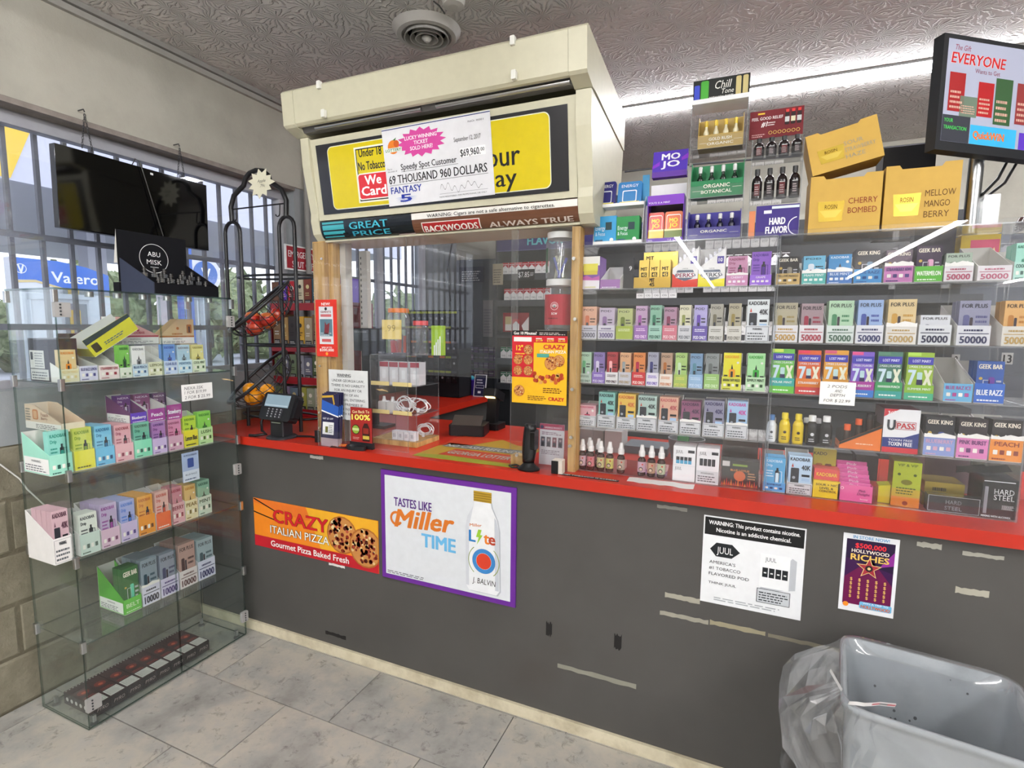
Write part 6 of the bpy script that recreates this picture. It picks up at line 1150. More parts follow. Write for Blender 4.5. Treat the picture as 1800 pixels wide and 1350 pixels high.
for r_ in range(3):
    for k in range(6):
        if (r_ == 0 and k == 4) or (r_ == 1 and k == 0) or (r_ == 2 and k in (3,)): continue
        y = ya + .035 + k * .04 + r_ * .004; x = -.45 - .048 * r_; zz = z + .0285 + .022 * r_
        o_ = thing('perfume_vial', 'small clear perfume vial with black neck, %s row, %s from the aisle corner' % (['front', 'middle', 'back'][r_], ORD[k]), 'vial', (x, y, zz), 'perfume tester vials')
        m = MB('jar'); m.rbox(x - .009, x + .009, y - .009, y + .009, zz, zz + .016, .003, 'ffffff', 2); m.build('glass', o_)
        m = MB('gloss'); m.lathe([(.0055, .0165), (.005, .022), (.0085, .0235), (.0085, .029), (.006, .030), (.006, .038)], (x, y, zz), 10, '3a3836'); m.build('collar', o_)
# ------------------------------------------------------------------ television hung on chains in front of the window
tv = thing('television', 'black flat television hung on chains in front of the window', 'television', (-.70, -.22, 1.8))
ex_ = V(0, 1, -.012).normalized(); ey_ = V(.02, 0, 1).normalized(); n_ = ex_.cross(ey_); O_ = V(-.70, -.519, 1.806); tw_, th_ = .605, .303
m = MB('plastic'); m.prism([O_ - n_ * .012, O_ - n_ * .012 + ex_ * tw_, O_ - n_ * .012 + ex_ * tw_ + ey_ * th_, O_ - n_ * .012 + ey_ * th_], -n_ * .03, '141416'); m.build('housing', tv)
m = MB('dark_screen'); m.prism([O_ - n_ * .0115, O_ - n_ * .0115 + ex_ * tw_, O_ - n_ * .0115 + ex_ * tw_ + ey_ * th_, O_ - n_ * .0115 + ey_ * th_], n_ * .004, '050506'); m.pr(O_ + n_ * -.0072, ex_, ey_).rect(tw_ * .57, th_ * .93, tw_ * .59, th_ * .96, 'e8e8e8', 1); m.build('screen', tv)
for px, py, ph_ in ((150, 200, 262), (317, 260, 318)):
    a = ox(-.72, (px, py)); b2 = ox(-.72, (px + 4, ph_)); m = MB('blackmetal'); nl = 12
    for k in range(nl):
        for s_ in (-1, 1):
            t_ = (k + .5) / nl; c_ = V(-.725, a.y + s_ * .018 * t_, a.z + (b2.z - a.z) * t_)
            hl = abs(a.z - b2.z) / nl * .62; pts = [(c_.x + (.003 * math.sin(q) if k % 2 else 0), c_.y + (0 if k % 2 else .003 * math.sin(q)), c_.z + hl * math.cos(q)) for q in [2 * math.pi * i / 8 for i in range(8)]]
            m.tube(pts, .0011, '2a2a2c', 5, True)
    m.tube([(-.725, a.y, a.z + .008), (-.73, a.y, a.z + .018), (-.765, a.y, a.z + .018)], .0025, '3a3a3c', 6); m.build('chain', tv)
a = ox(-.69, (246, 284)); b2 = ox(-.69, (287, 415)); m = MB('blackmetal'); m.tube([(-.74, a.y - .008, a.z - .02), (-.71, a.y - .006, a.z + .012), (-.692, a.y, a.z), (-.691, (a.y + b2.y) / 2, (a.z + b2.z) / 2), (-.69, b2.y, b2.z)], .0022, '3c3a38', 6); m.build('hanging_wire', tv)
# ------------------------------------------------------------------ fruit rack
RY = .135; gR = lambda x, y: (370 + x / 2.596, 280 + y / 2.596)
def rk(x, y, dy=0): return oy(RY + dy, gR(x, y))
fr = thing('fruit_rack', 'black wire fruit rack with two hanging baskets on the counter', 'rack', (-.43, RY + .08, cz))
K_ = '1b1b1e'; r1 = .0085
def hairpin(xl, xr, zt, yy):
    w = (xr - xl) / 2; c_ = (xl + xr) / 2; pts = [(xl, yy, cz + .010), (xl, yy, zt - w)]
    for k in range(1, 8): a = math.pi - math.pi * k / 8; pts.append((c_ + w * math.cos(a), yy, zt - w + w * math.sin(a)))
    pts += [(xr, yy, zt - w), (xr, yy, cz + .010)]
    MB('blackmetal').tube(pts, r1, K_, 8).build('hairpin_leg', fr); return c_
xl0, xl1 = rk(67, 330).x, rk(135, 330).x; xr0, xr1 = rk(312, 300).x, rk(382, 300).x; zt = rk(340, 262).z
c0 = hairpin(xl0, xl1, zt, RY); c1 = hairpin(xr0, xr1, zt, RY)
c2 = (c0 + c1) / 2; ztop = rk(220, 48).z; pts = [(c0, RY, zt + .002), (c0 - .004, RY, zt + .07), (c0 + .02, RY, zt + .12), (c0 + .07, RY, zt + .15)]
for k in range(7): a = math.pi * (1 - k / 6); pts.append((c2 + .085 * math.cos(a), RY, ztop - .06 + .06 * math.sin(a)))
pts += [(c1 - .07, RY, zt + .15), (c1 - .02, RY, zt + .12), (c1 + .004, RY, zt + .07), (c1, RY, zt + .002)]
MB('blackmetal').tube(pts, .011, K_, 8).build('top_arch', fr)
zz = rk(220, 215).z; MB('blackmetal').cyl((c0 - .004, RY, zz), (c1 + .004, RY, zz), .0035, K_, 8).build('hanger_bar', fr)
for x in (c0 + .035, c1 - .035):
    m = MB('blackmetal'); m.tube([(x, RY, zz + .003), (x, RY - .003, zz - .035)] + [(x - .012 + .012 * math.cos(q), RY - .004, zz - .045 - .010 * math.sin(q)) for q in (0, .8, 1.6, 2.4, 3.1)], .0028, K_, 6); m.build('hook', fr)
for yv in (530, 850, 1175):
    zz = rk(220, yv).z; m = MB('blackmetal')
    pts = [(c2 + .235 * math.cos(q), RY + .09 + .10 * math.sin(q), zz) for q in [2 * math.pi * i / 28 for i in range(28)]]
    m.tube(pts, .006, K_, 6, True); m.build('ring', fr)
def basket(px, py, R_, tilt, dy):
    c_ = rk(px, py, dy); M_ = Matrix.Translation(c_) @ Matrix.Rotation(math.radians(24), 4, 'Y') @ Matrix.Rotation(math.radians(tilt), 4, 'X')
    M_ = Matrix.Translation(c_) @ Matrix.Rotation(math.radians(-28), 4, 'Y') @ Matrix.Rotation(math.radians(tilt), 4, 'X')
    b_ = MB('blackmetal', M_); b_.tube([(R_ * math.cos(2 * math.pi * k / 30), R_ * math.sin(2 * math.pi * k / 30), 0) for k in range(30)], .008, K_, 8, True)
    rim = b_.build('basket_rim', fr); b_ = MB('blackmetal', M_); D = R_ * .85
    for j in range(9):
        u = -.88 + 1.76 * j / 8
        for ax in (0, 1):
            L_ = math.sqrt(1 - u * u); pts = []
            for k in range(13):
                q = math.pi * k / 12; v = L_ * math.cos(q); dz = -D * L_ * math.sin(q) * .78
                s_, t_ = (u + v) / 1.4142, (u - v) / 1.4142
                pts.append((R_ * (s_ if ax else -s_), R_ * t_, dz))
            b_.tube(pts, .0019, K_, 5)
    b_.build('basket_wires', rim); return M_, R_, D
B1 = basket(222, 668, .175, 34, -.02); B2 = basket(215, 990, .175, 34, -.02)
def fruit(M_, lst, col, nm, labs, grp, r):
    for i, (x, y, zq) in enumerate(lst):
        P = M_ @ V(x, y, zq); cc = col[i % len(col)]
        e = thing(nm, labs % ORD[i], nm, P - V(0, 0, r), grp)
        prof = [(1e-6, -r * .86), (r * .35, -r * .92), (r * .75, -r * .6), (r * .98, -r * .05), (r * .95, r * .35), (r * .7, r * .78), (r * .32, r * .9), (1e-6, r * .72)] if nm == 'apple' else [(1e-6, -r), (r * .5, -r * .86), (r * .87, -r * .5), (r, 0), (r * .87, r * .5), (r * .5, r * .86), (1e-6, r)]
        MB('gloss').lathe(prof, P, 14, cc, cols=[cc] * 4 + ([col[(i + 1) % len(col)]] * 3 if nm == 'apple' else [cc] * 3)).build('flesh', e)
        m = MB('matte'); m.cyl(P + V(0, 0, r * (.7 if nm == 'apple' else .98)), P + V(.004, 0, r * (1.12 if nm == 'apple' else 1.03)), .0022, '4a3a1c', 6); m.build('stem', e)
fruit(B1[0], [(-.09, -.045, -.062), (-.03, -.085, -.060), (.045, -.08, -.062), (-.025, -.01, -.085), (-.09, .03, -.055), (.05, -.01, -.080), (-.04, -.05, -.022)], ['b03026', 'c84a30', 'a8281e', 'd0703a'], 'apple', 'red apple in the upper wire basket, %s in the heap', 'apples in the upper basket', .034)
fruit(B2[0], [(-.085, -.05, -.062), (-.02, -.085, -.060), (.045, -.07, -.066), (-.02, -.01, -.085), (-.04, -.055, -.020)], ['e8901c', 'e09018', 'f0a028'], 'orange', 'orange fruit in the lower wire basket, %s in the heap', 'oranges in the lower basket', .033)
# starburst price card on the rack
c_ = oy(RY - .02, (457, 322)); m = MB('paper'); pts = []
rs = random.Random(2)
for k in range(22):
    q = 2 * math.pi * k / 22; r_ = (.075 if k % 2 == 0 else .052) * (1 + .2 * rs.random()); pts.append((c_.x + r_ * math.cos(q), RY - .016, c_.z + r_ * .78 * math.sin(q)))
m.prism(pts, (0, .0015, 0), 'e8e4cc'); p = m.pr((c_.x - .04, RY - .0178, c_.z - .03)); p.text('Apple', .022, .034, .014, '3a3a34', w=.05, bold=-.012, sh=.2).text('Juice' if 0 else '.79c', .034, .012, .014, '3a3a34', w=.034, bold=-.012, sh=.2); m.build('starburst_card', None, 'cream starburst price card hung on top of the fruit rack', 'card')
# ------------------------------------------------------------------ payment terminal
tx, ty = -.222, .035
e = thing('payment_terminal', 'black card payment terminal on a stand beside the fruit rack', 'terminal', (tx, ty, cz))
MB('plastic').lathe([(.066, .0004), (.066, .006), (.060, .010)], (tx, ty, cz), 28, '2c2c30').build('base', e)
m = MB('plastic'); m.rbox(tx - .040, tx + .040, ty - .030, ty + .030, cz + .0105, cz + .085, .008, '222226', 3); m.build('stand', e)
T = place(tx - .105, ty - .035, cz + .085, -4, -22)
m = MB('plastic', T); m.rbox(0, .20, 0, .045, 0, .125, .014, '1a1a1e', 4, 'y'); m.rbox(.195, .212, .01, .04, .02, .11, .006, '16161a', 3, 'y'); m.build('body', e)
m = MB('screen', T); m.pr((.018, -.0006, .060), (1, 0, 0), (0, 0, 1)).rect(0, 0, .155, .056, '7c909c', 1).rect(.005, .004, .15, .010, '98a8b2', 2); m.build('screen', e)
m = MB('plastic', T)
for i in range(4):
    for j in range(4): m.rbox(.048 + .026 * i, .068 + .026 * i, -.0025, -.0002, .012 + .011 * j, .0205 + .011 * j, .002, '3a3a40', 2, 'y'); m.pr((.055 + .026 * i, -.003, .014 + .011 * j)).rect(0, 0, .005, .005, 'c8c8cc', 1)
m.build('keypad', e)
m = MB('metal'); m.box(tx - .026, tx + .026, ty - .032, ty - .0301, cz + .070, cz + .074, 'd8d8dc'); m.build('chip_slot', e)
m = MB('plastic'); m.tube([(tx - .09, ty, cz + .12), (tx - .125, ty - .0, cz + .06), (tx - .10, ty - .02, cz + .025), (tx - .06, ty - .03, cz + .016), (tx - .11, ty - .05, cz + .0075), (tx - .14, ty - .055, cz + .0075)], .006, '18181a', 8); m.build('cable', e)
m = MB('plastic'); m.tube([(tx + .06, ty + .03, cz + .006), (tx + .12, ty + .05, cz + .006), (tx + .20, ty + .04, cz + .006)], .0045, '18181a', 8); m.build('cable', e)
m = MB('plastic'); q = oy(.02, (556, 758)); m.rbox(q.x - .012, q.x + .006, .020, .033, cz + .0005, cz + .052, .003, '1c1c1e', 2); m.build('power_block', None, 'small black plug block at the foot of the left post', 'plug')
# ------------------------------------------------------------------ things at the service window
def quadfit(y, p0, p1, pt): a = oy(y, p0); b2 = oy(y, p1); return a.x, b2.x - a.x, a.z, oy(y, pt).z - a.z
x, w, z0, h = quadfit(.033, (558, 626), (594, 629), (557, 527))
m = MB('paper'); m.box(x, x + w, .0305, .0335, z0, z0 + h, 'd83428'); p = m.pr((x, .0303, z0)); p.text('NEW!', w * .5, h * .90, h * .05, 'fbeeea', w=w * .4, al='c', bold=.04).rect(w * .16, h * .22, w * .84, h * .88, 'd8dade', 1).circ(w * .5, h * .84, w * .06, '2a2a30', 2).text('BULLDOGS' if 0 else 'GIANTS', w * .5, h * .77, h * .035, '8a2a30', w=w * .5, al='c', bold=.05).rect(w * .24, h * .70, w * .76, h * .745, 'c86a70', 2).rect(w * .2, h * .36, w * .8, h * .66, '5a7a88', 2).poly([(w * .4, h * .4), (w * .62, h * .4), (w * .68, h * .6), (w * .52, h * .56), (w * .45, h * .62)], '7a3038', 3).lines(w * .24, w * .76, h * .37, h * .44, 2, 'c8d0d4', 3).rect(w * .28, h * .26, w * .72, h * .31, 'c85a5c', 2)
p.text('WIN UP TO', w * .5, h * .145, h * .03, 'fbeeea', w=w * .5, al='c', bold=.04).text('$200,000', w * .5, h * .095, h * .045, 'fbeeea', w=w * .68, al='c', bold=.05).circ(w * .5, h * .05, w * .06, 'f0a03a', 2); m.build('lottery_sticker', None, 'tall red lottery sticker on the left window post', 'sticker')
x, w, z0, h = quadfit(.028, (580, 735), (648, 742), (579, 649))
m = MB('paper'); m.box(x, x + w, .0272, .0285, z0, z0 + h, 'd9dbdb'); p = m.pr((x, .0270, z0)); p.text('WARNING', w * .4, h * .87, h * .055, '30343a', w=w * .36, al='c', bold=.03).rect(w * .22, h * .855, w * .58, h * .862, '30343a', 2)
for i, (s_, ww) in enumerate((('UNDER GEORGIA LAW,', .82), ('THERE IS NO LIABILITY', .86), ('FOR AN INJURY OR', .7), ('DEATH OF AN', .52), ('INDIVIDUAL ENTERING', .84), ('THESE PREMISES IF', .74), ('SUCH INJURY OR', .62), ('DEATH RESULTS', .6))): p.text(s_, w * .5, h * (.76 - .095 * i), h * .052, '40444a', w=w * ww, al='c', bold=0)
m.build('warning_sheet', None, 'white liability warning sheet standing behind the brochure holder', 'sheet')
# brochure holder
A = oz(cz, (566, 783)); A = V(.045, -.022, cz)
bh = thing('brochure_holder', 'clear acrylic brochure holder on the counter by the left post', 'holder', (A.x + .065, A.y + .02, cz))
for s_ in (sheet(A.x, A.x + .12, A.y, A.y + .002, cz + .0005, cz + .07, 'acrylic', 'acrylic_edge'), sheet(A.x, A.x + .12, A.y + .035, A.y + .037, cz + .0005, cz + .2, 'acrylic', 'acrylic_edge'), sheet(A.x, A.x + .002, A.y + .0022, A.y + .0348, cz + .0005, cz + .12, 'acrylic', 'acrylic_edge'), sheet(A.x + .118, A.x + .12, A.y + .0022, A.y + .0348, cz + .0005, cz + .12, 'acrylic', 'acrylic_edge')): s_.build('panel', bh)
for k in range(3):
    T = place(A.x + .008 + .005 * k, A.y + .008 + .006 * k, cz + .036, 0, -5, 0); m = MB('paper', T); w, h = .092, .185 + .004 * k; m.box(0, w, 0, .0012, 0, h, '262448'); p = m.pr((0, -.0002, 0)); p.poly([(0, h * .62), (w, h * .5), (w, h * .72), (0, h * .86)], '2a5ab0', 1).poly([(0, h * .60), (w, h * .48), (w, h * .51), (0, h * .63)], 'f0f0f0', 2).poly([(0, h * .9), (w * .6, h * .93), (w * .7, h * .75), (w * .76, h * .78), (w * .66, h * .98), (0, h * .95)], 'c8a038', 2).rect(w * .1, h * .08, w * .75, h * .36, 'e8e8ea', 1).rect(w * .26, h * .12, w * .42, h * .26, '6a6a30', 2).text('GET $5 OFF', w * .1, h * .42, h * .04, 'f0f0f4', w=w * .6).lines(w * .46, w * .72, h * .12, h * .32, 5, '60646a', 2)
    m.build('brochure', None, 'dark blue leaflet in the clear brochure holder, %s from the front' % ORD[k], 'leaflet', 'leaflets in the holder')
m = MB('paper', place(A.x + .012, A.y + .005, cz + .0012, 0, 0)); m.box(0, .09, 0, .024, 0, .0348, 'b09aa0'); m.build('flyer_card', None, 'pale pink card pad at the bottom of the brochure holder', 'card')
# energy shot counter display with black tray
B = V(.205, .012, cz)
e = thing('energy_shot_display', 'red energy shot counter display with a black dish', 'display stand', (B.x + .04, B.y, cz))
x, w, z0, h = quadfit(.016, (617, 771), (654, 775), (618, 711)); z0 = cz + .026
m = MB('paper'); m.box(x, x + w, .016, .022, z0, z0 + h, '8a2020', cols=['8a2020', '8a2020', 'a02622', '5a1818', '5a1818', '5a1818']); p = m.pr((x, .0158, z0)); p.text('Get Back To', w * .5, h * .83, h * .085, 'f0d8a8', w=w * .8, al='c', bold=.03, slope=.05).text('100%', w * .5, h * .64, h * .16, 'f0e86a', w=w * .86, al='c', bold=.07, slope=.03).circ(w * .25, h * .36, w * .19, '2a2a18', 2).circ(w * .25, h * .36, w * .16, '8aa83a', 3).rect(w * .09, h * .33, w * .41, h * .40, 'c8d890', 4).lines(w * .1, w * .42, h * .08, h * .16, 2, 'd8a098', 2)
p.poly([(w * .56, h * .04), (w * .9, h * .04), (w * .9, h * .42), (w * .8, h * .56), (w * .66, h * .56), (w * .56, h * .42)], '3a1a16', 2).rect(w * .58, h * .1, w * .88, h * .2, 'c8b048', 3).rect(w * .6, h * .26, w * .86, h * .42, '8a2a20', 3); m.build('header_card', e)
m = MB('plastic'); m.lathe([(.046, .0004), (.049, .016), (.045, .016), (.042, .004)], (x + w * .45, -.010, cz), 24, '232326', sq=.45); m.build('dish', e)
m = MB('plastic'); m.box(x - .004, x + w + .004, .0135, .0265, cz + .0005, cz + .0258, '232326'); m.build('base', e)
m = MB('paper', place(x - .075, -.028, cz + .0005, 10, 0)); m.prism([(0, 0, 0), (.085, 0, 0), (.08, .03, .012), (.008, .03, .012)], (0, 0, .0015), '3a1a14'); m.pr((.006, .003, .0035), (1, 0, 0), (0, .93, .37)).rr(.006, .003, .066, .024, .008, 'd0482a', 1).text('ENERGY', .036, .009, .010, 'e8b83a', w=.05, al='c', bold=.04); m.build('dish_sign', e)
# three tier accessory box
ax0, ax1, ay0, ay1 = .207, .442, .122, .300; hS = lambda x, y: (580 + x / 6.1375, 580 + y / 6.1375)
at_ = oy(ay0, hS(750, 278)).z; zq = [oy(ay0, hS(700, 1190)).z, oy(ay0, hS(700, 905)).z, oy(ay0, hS(700, 598)).z]
e = thing('accessory_box', 'three tier clear acrylic box of chargers and cables by the window', 'display box', ((ax0 + ax1) / 2, ay0, cz))
for s_ in (sheet(ax0, ax1, ay0, ay0 + .003, cz + .022, at_, 'acrylic', 'acrylic_edge'), sheet(ax0, ax0 + .003, ay0 + .0032, ay1, cz + .022, at_, 'acrylic', 'acrylic_edge'), sheet(ax1 - .003, ax1, ay0 + .0032, ay1, cz + .022, at_, 'acrylic', 'acrylic_edge')): s_.build('panel', e)
for zz in (zq[1], zq[2], at_ + .003): sheet(ax0 + .0032, ax1 - .0032, ay0 + .0032, ay1, zz - .003, zz, 'acrylic', 'acrylic_edge').build('shelf', e)
MB('wood').box(ax0 - .0, ax1, ay0, ay1, cz + .0005, cz + .0215, 'c09a5e').build('wooden_base', e)
for zz in (zq[1], zq[2]):
    for xa, xb in ((ax0 + .006, ax0 + .10), (ax0 + .118, ax1 - .022)): MB('paper').box(xa, xb, ay0 - .0012, ay0 - .0002, zz - .003, zz + .014, 'e8d490').build('price_strip', e)
for k in range(4):
    xx = ax0 + .03 + .05 * k; h = .095
    pack(place(xx, ay0 + .03 + (.0 if k < 3 else .01), zq[2] + .0005), .044, .05, h, 'e4e2e4', fn=lambda p, w, h: p.rect(0, h * .78, w, h, 'a83a4a', 1).rr(w * .3, h * .25, w * .7, h * .65, .004, 'f6f6f8', 2).frame(w * .1, h * .1, w * .9, h * .76, .001, 'c0c0c8', 2), name='charger_box', label='white and red charger box on the top tier of the accessory box, %s from left' % ORD[k], cat='box', group='charger boxes')
def cablecoil(c_, r, seed, lab):
    rr_ = random.Random(seed); m = MB('plastic')
    for q in range(5):
        a, b2 = rr_.uniform(.6, 1) * r, rr_.uniform(.35, .7) * r; ph = rr_.uniform(0, 6.28); tl = rr_.uniform(-.5, .5)
        pts = [(c_[0] + a * math.cos(t), c_[1] + (q - 2) * .006 + a * .15 * math.sin(2 * t + ph), c_[2] + r * .72 + b2 * math.sin(t + tl)) for t in [2 * math.pi * i / 20 for i in range(20)]]
        m.tube(pts, .0024, 'e8e6e8', 6, True)
    m.rbox(c_[0] - .006, c_[0] + .006, c_[1] - .02, c_[1] - .012, c_[2] + .001, c_[2] + .02, .002, 'f0f0f0', 2); m.build('charging_cable', None, lab, 'cable', 'white charging cables')
cablecoil((ax0 + .155, ay0 + .04, zq[1] + .001), .05, 1, 'white coiled cable in the middle tier, left of the two')
cablecoil((ax0 + .20, ay0 + .08, zq[1] + .001), .045, 2, 'white coiled cable in the middle tier, right of the two')
cablecoil((ax0 + .20, ay0 + .12, cz + .024), .042, 3, 'white coiled cable in the bottom tier')
for k in range(2):
    m = MB('plastic'); xx = ax0 + .018 + .045 * k; m.rbox(xx, xx + .038, ay0 + .03, ay0 + .065, zq[1] + .0005, zq[1] + .045, .005, 'e6e4e2', 3, 'y'); m.lathe([(.010, .0), (.006, .012), (.006, .02)], (xx + .019, ay0 + .047, zq[1] + .045), 10, 'e0dedc'); m.build('car_charger', None, 'white car charger in the middle tier, %s of the two' % ['left', 'right'][k], 'charger')
for k in range(4):
    m = MB('plastic'); xx = ax0 + .10 + .030 * k; m.rbox(xx, xx + .027, ay0 + .012, ay0 + .045, cz + .0225, cz + .060, .004, 'e8e6ea', 3); m.box(xx + .009, xx + .012, ay0 + .0112, ay0 + .0119, cz + .034, cz + .05, '9a9aa4'); m.box(xx + .016, xx + .019, ay0 + .0112, ay0 + .0119, cz + .034, cz + .05, '9a9aa4'); m.build('wall_charger', None, 'white wall charger cube in the bottom tier, %s from left' % ORD[k], 'charger', 'wall charger cubes')
# jars on the accessory box
zt_ = at_ + .0035
def jar(x, y, z, r, h, lid, lab, lidh=.018, wrap=None, fill=None, wtext=None):
    e = thing('plastic_jar', lab, 'jar', (x, y, z))
    m = MB('jar'); m.lathe([(r * .94, .0005), (r, .006), (r, h * .8), (r * .86, h * .88), (r * .84, h - lidh)], (x, y, z), 28, 'ffffff'); m.build('jar_body', e)
    m = MB('plastic'); m.lathe([(r * .93, h - lidh), (r * .93, h - .002), (r * .88, h)], (x, y, z), 28, lid); m.build('lid', e)
    if wrap:
        m = MB('paper'); n = 14; c1, c2_, z1_, z2_ = wrap[0], wrap[1], wrap[2] * h, wrap[3] * h
        P = [(x + (r + .0005) * math.sin(a), y - (r + .0005) * math.cos(a)) for a in [math.radians(wrap[4] + (wrap[5] - wrap[4]) * k / n) for k in range(n + 1)]]
        for a, b2 in zip(P, P[1:]): m.add([(a[0], a[1], z + z1_), (b2[0], b2[1], z + z1_), (b2[0], b2[1], z + z2_), (a[0], a[1], z + z2_)], [(0, 1, 2, 3)], c1, True)
        if wtext: wtext(m, x, y, z, r, h)
        m.build('wrap_label', e)
    return e
def sticks(x, y, z, r, h, cols, n, lab, grp, seed):
    rr_ = random.Random(seed)
    for k in range(n):
        a = rr_.uniform(0, 6.28); q = r * .55 * math.sqrt(rr_.random()); b2 = a + 2.5
        m = MB('gloss'); m.cyl((x + q * math.cos(a), y + q * math.sin(a), z + .007), (x + r * .6 * math.cos(b2) * .8, y + r * .6 * math.sin(b2) * .8, z + h * rr_.uniform(.55, .72)), .005, cols[k % len(cols)], 8); m.build('jar_stick', None, '%s, %s one' % (lab, ORD[k]), 'stick', grp)
jx = oy(ay0 + .05, (698, 600)).x; jh = oy(ay0 + .05, (698, 542)).z - zt_
jar(jx, ay0 + .062, zt_, .047, jh, 'e07a22', 'clear jar with orange lid on the accessory box')
def note(x, w, z0, h, y): 
    m = MB('paper'); m.box(x, x + w, y - .0012, y, z0, z0 + h, 'e0c878'); m.pr((x, y - .0014, z0)).text('.99', w * .2, h * .4, h * .35, '8a7a50', w=w * .5, bold=-.015); m.build('price_note', None, 'yellow paper price note on the orange lidded jar', 'note')
a = oy(ay0 + .012, (672, 596)); b2 = oy(ay0 + .012, (706, 598)); note(a.x, b2.x - a.x, a.z, oy(ay0 + .012, (672, 562)).z - a.z, ay0 + .012)
rr_ = random.Random(9)
for k in range(7):
    q = rr_.uniform(0, 6.28); rad = .026 * math.sqrt(rr_.random()); m = MB('gloss', place(jx + rad * math.cos(q) - .012, ay0 + .062 + rad * math.sin(q), zt_ + .006, rr_.uniform(-30, 30), rr_.uniform(-10, 10))); m.box(0, .026, 0, .004, 0, .05 + .03 * rr_.random(), ['b83038', 'd8d8d8', 'c84a2a', '5a5a60'][k % 4]); m.build('candy_pouch', None, 'small red or white pouch in the orange lidded jar, %s one' % ORD[k], 'pouch', 'pouches in the orange lidded jar')
jx2 = oy(ay0 + .05, (739, 600)).x; jh2 = oy(ay0 + .05, (739, 564)).z - zt_; jar(jx2, ay0 + .052, zt_, .034, jh2, 'd03a38', 'clear jar with red lid full of black pens on the accessory box')
sticks(jx2, ay0 + .052, zt_, .034, jh2, ['1c1c1e', '2a2a2c'], 8, 'black pen stick in the red lidded jar', 'pens in the red lidded jar', 3)
a, w, z0, h = quadfit(ay0 + .05, (757, 625), (775, 626), (758, 573)); pack(place(a + .004, ay0 + .05, zt_), w, .03, h, '9ac018', fn=lambda p, w, h: [p.poly([(w * (.25 + .18 * k), 0), (w * (.36 + .18 * k), 0), (w * (.36 + .18 * k), h * (.35 + .1 * k)), (w * (.25 + .18 * k), h * (.33 + .1 * k))], 'f0f0ea', 2) for k in range(4)], name='tip_box', label='lime green box with white stripes next to the red lidded jar', cat='box')
# right of the opening: stand with two big jars, pizza flyer, age sign, scanner
jx = oy(.12, (983, 540)).x; zb = oy(.12, (983, 580)).z; zm = oy(.12, (983, 492)).z; ztp = oy(.12, (985, 410)).z; jr = .052
e = thing('acrylic_stand', 'clear acrylic stand under the two big jars', 'stand', (jx, .12, cz))
for s_ in (sheet(jx - .06, jx + .06, .06, .063, cz + .0005, zb - .004, 'acrylic', 'acrylic_edge'), sheet(jx - .06, jx + .06, .175, .178, cz + .0005, zb - .004, 'acrylic', 'acrylic_edge'), sheet(jx - .06, jx + .06, .06, .178, zb - .0035, zb - .0005, 'acrylic', 'acrylic_edge')): s_.build('panel', e)
def wt(m, x, y, z, r, h):
    p = m.pr((x - .03, y - r - .0012, z + h * .12)); p.ring(.03, .062, .014, .0012, 'f0d8d8', 2, 20)
    for k in range(7): q = math.pi * (k - 3) / 8; p.poly([(.03 - .0025 * math.cos(q), .058 + .0025 * math.sin(q)), (.03 + .014 * math.sin(q), .058 + .016 * math.cos(q)), (.03 + .0025 * math.cos(q), .058 - .0025 * math.sin(q))], 'f4e4e4', 3)
    p.text('scw', .03, .032, .012, 'f4e4e4', w=.022, al='c').lines(.008, .052, .018, .024, 1, '4a1018', 2)
jar(jx, .12, zb, jr, zm - zb, 'e8e8e6', 'big clear jar with white lid and red wrap, lower of the two', .022, ('b02436', '', .10, .70, -75, 75), wtext=wt)
jar(jx + .002, .12, zm + .0005, jr, ztp - zm, 'e8e8e6', 'big clear jar with white lid and green label, upper of the two', .022, ('2a5a3a', '', .14, .66, -85, -40))
sticks(jx, .12, zm, jr, .13, ['3a6a3a', '3a4ab0', 'c8c8b0', 'a8a8a0'], 7, 'thin coloured tube in the upper big jar', 'tubes in the upper big jar', 8)
TL_, TR_, BR_, BL_ = [oy(.0385, q) for q in ((905, 579), (1002, 584), (997, 713), (902, 706))]
w = ((TR_ - TL_).length + (BR_ - BL_).length) / 2; h = ((TL_ - BL_).length + (TR_ - BR_).length) / 2
m = MB('paper'); m.box(BL_.x, BL_.x + w, .0265, .0275, BL_.z, BL_.z + h, 'e8b41c'); p = m.pr((BL_.x, .0263, BL_.z)); p.rect(0, h * .93, w, h, '1c1616', 1).text('Got 10 Minutes?', w * .03, h * .945, h * .04, 'f4f0ea', w=w * .42, bold=.05).lines(w * .5, w * .98, h * .945, h * .985, 2, 'c8c0b8', 2)
p.poly([(0, h * .36), (w * .40, h * .36), (w * .40, h * .84), (w, h * .84), (w, h * .93), (0, h * .93)], 'c8202c', 1).rect(w * .03, h * .85, w * .36, h * .91, 'f0ece6', 2).text('12"', w * .14, h * .73, h * .07, 'f0c83a', w=w * .12, al='c', bold=.05).lines(w * .06, w * .24, h * .64, h * .71, 2, 'f0c83a', 2)
for k in range(3): p.text(['$11.99', '$10.99', '$5.49'][k], w * (.5 + .2 * k), h * .855, h * .025, 'f0d84a', w=w * .12, al='c', bold=.04).lines(w * (.44 + .2 * k), w * (.56 + .2 * k), h * .885, h * .92, 1, 'f4ece4', 2)
for (px_, py_) in ((.3, .74), (.11, .6), (.3, .6), (.11, .45), (.3, .45)): pizza(p, w * px_, h * py_, w * .085, 2)
p.text('CRAZY', w * .58, h * .755, h * .06, 'c8202c', w=w * .38, l=2, bold=.08).text('ITALIAN PIZZA', w * .52, h * .70, h * .04, 'f8f4ea', w=w * .46, l=2, bold=.03).rect(w * .46, h * .64, w * .68, h * .69, '4a9a8a', 2)
pizza(p, w * .72, h * .565, w * .12, 2); pizza(p, w * .86, h * .60, w * .10, 5); pizza(p, w * .14, h * .17, w * .1, 2)
rq = random.Random(6)
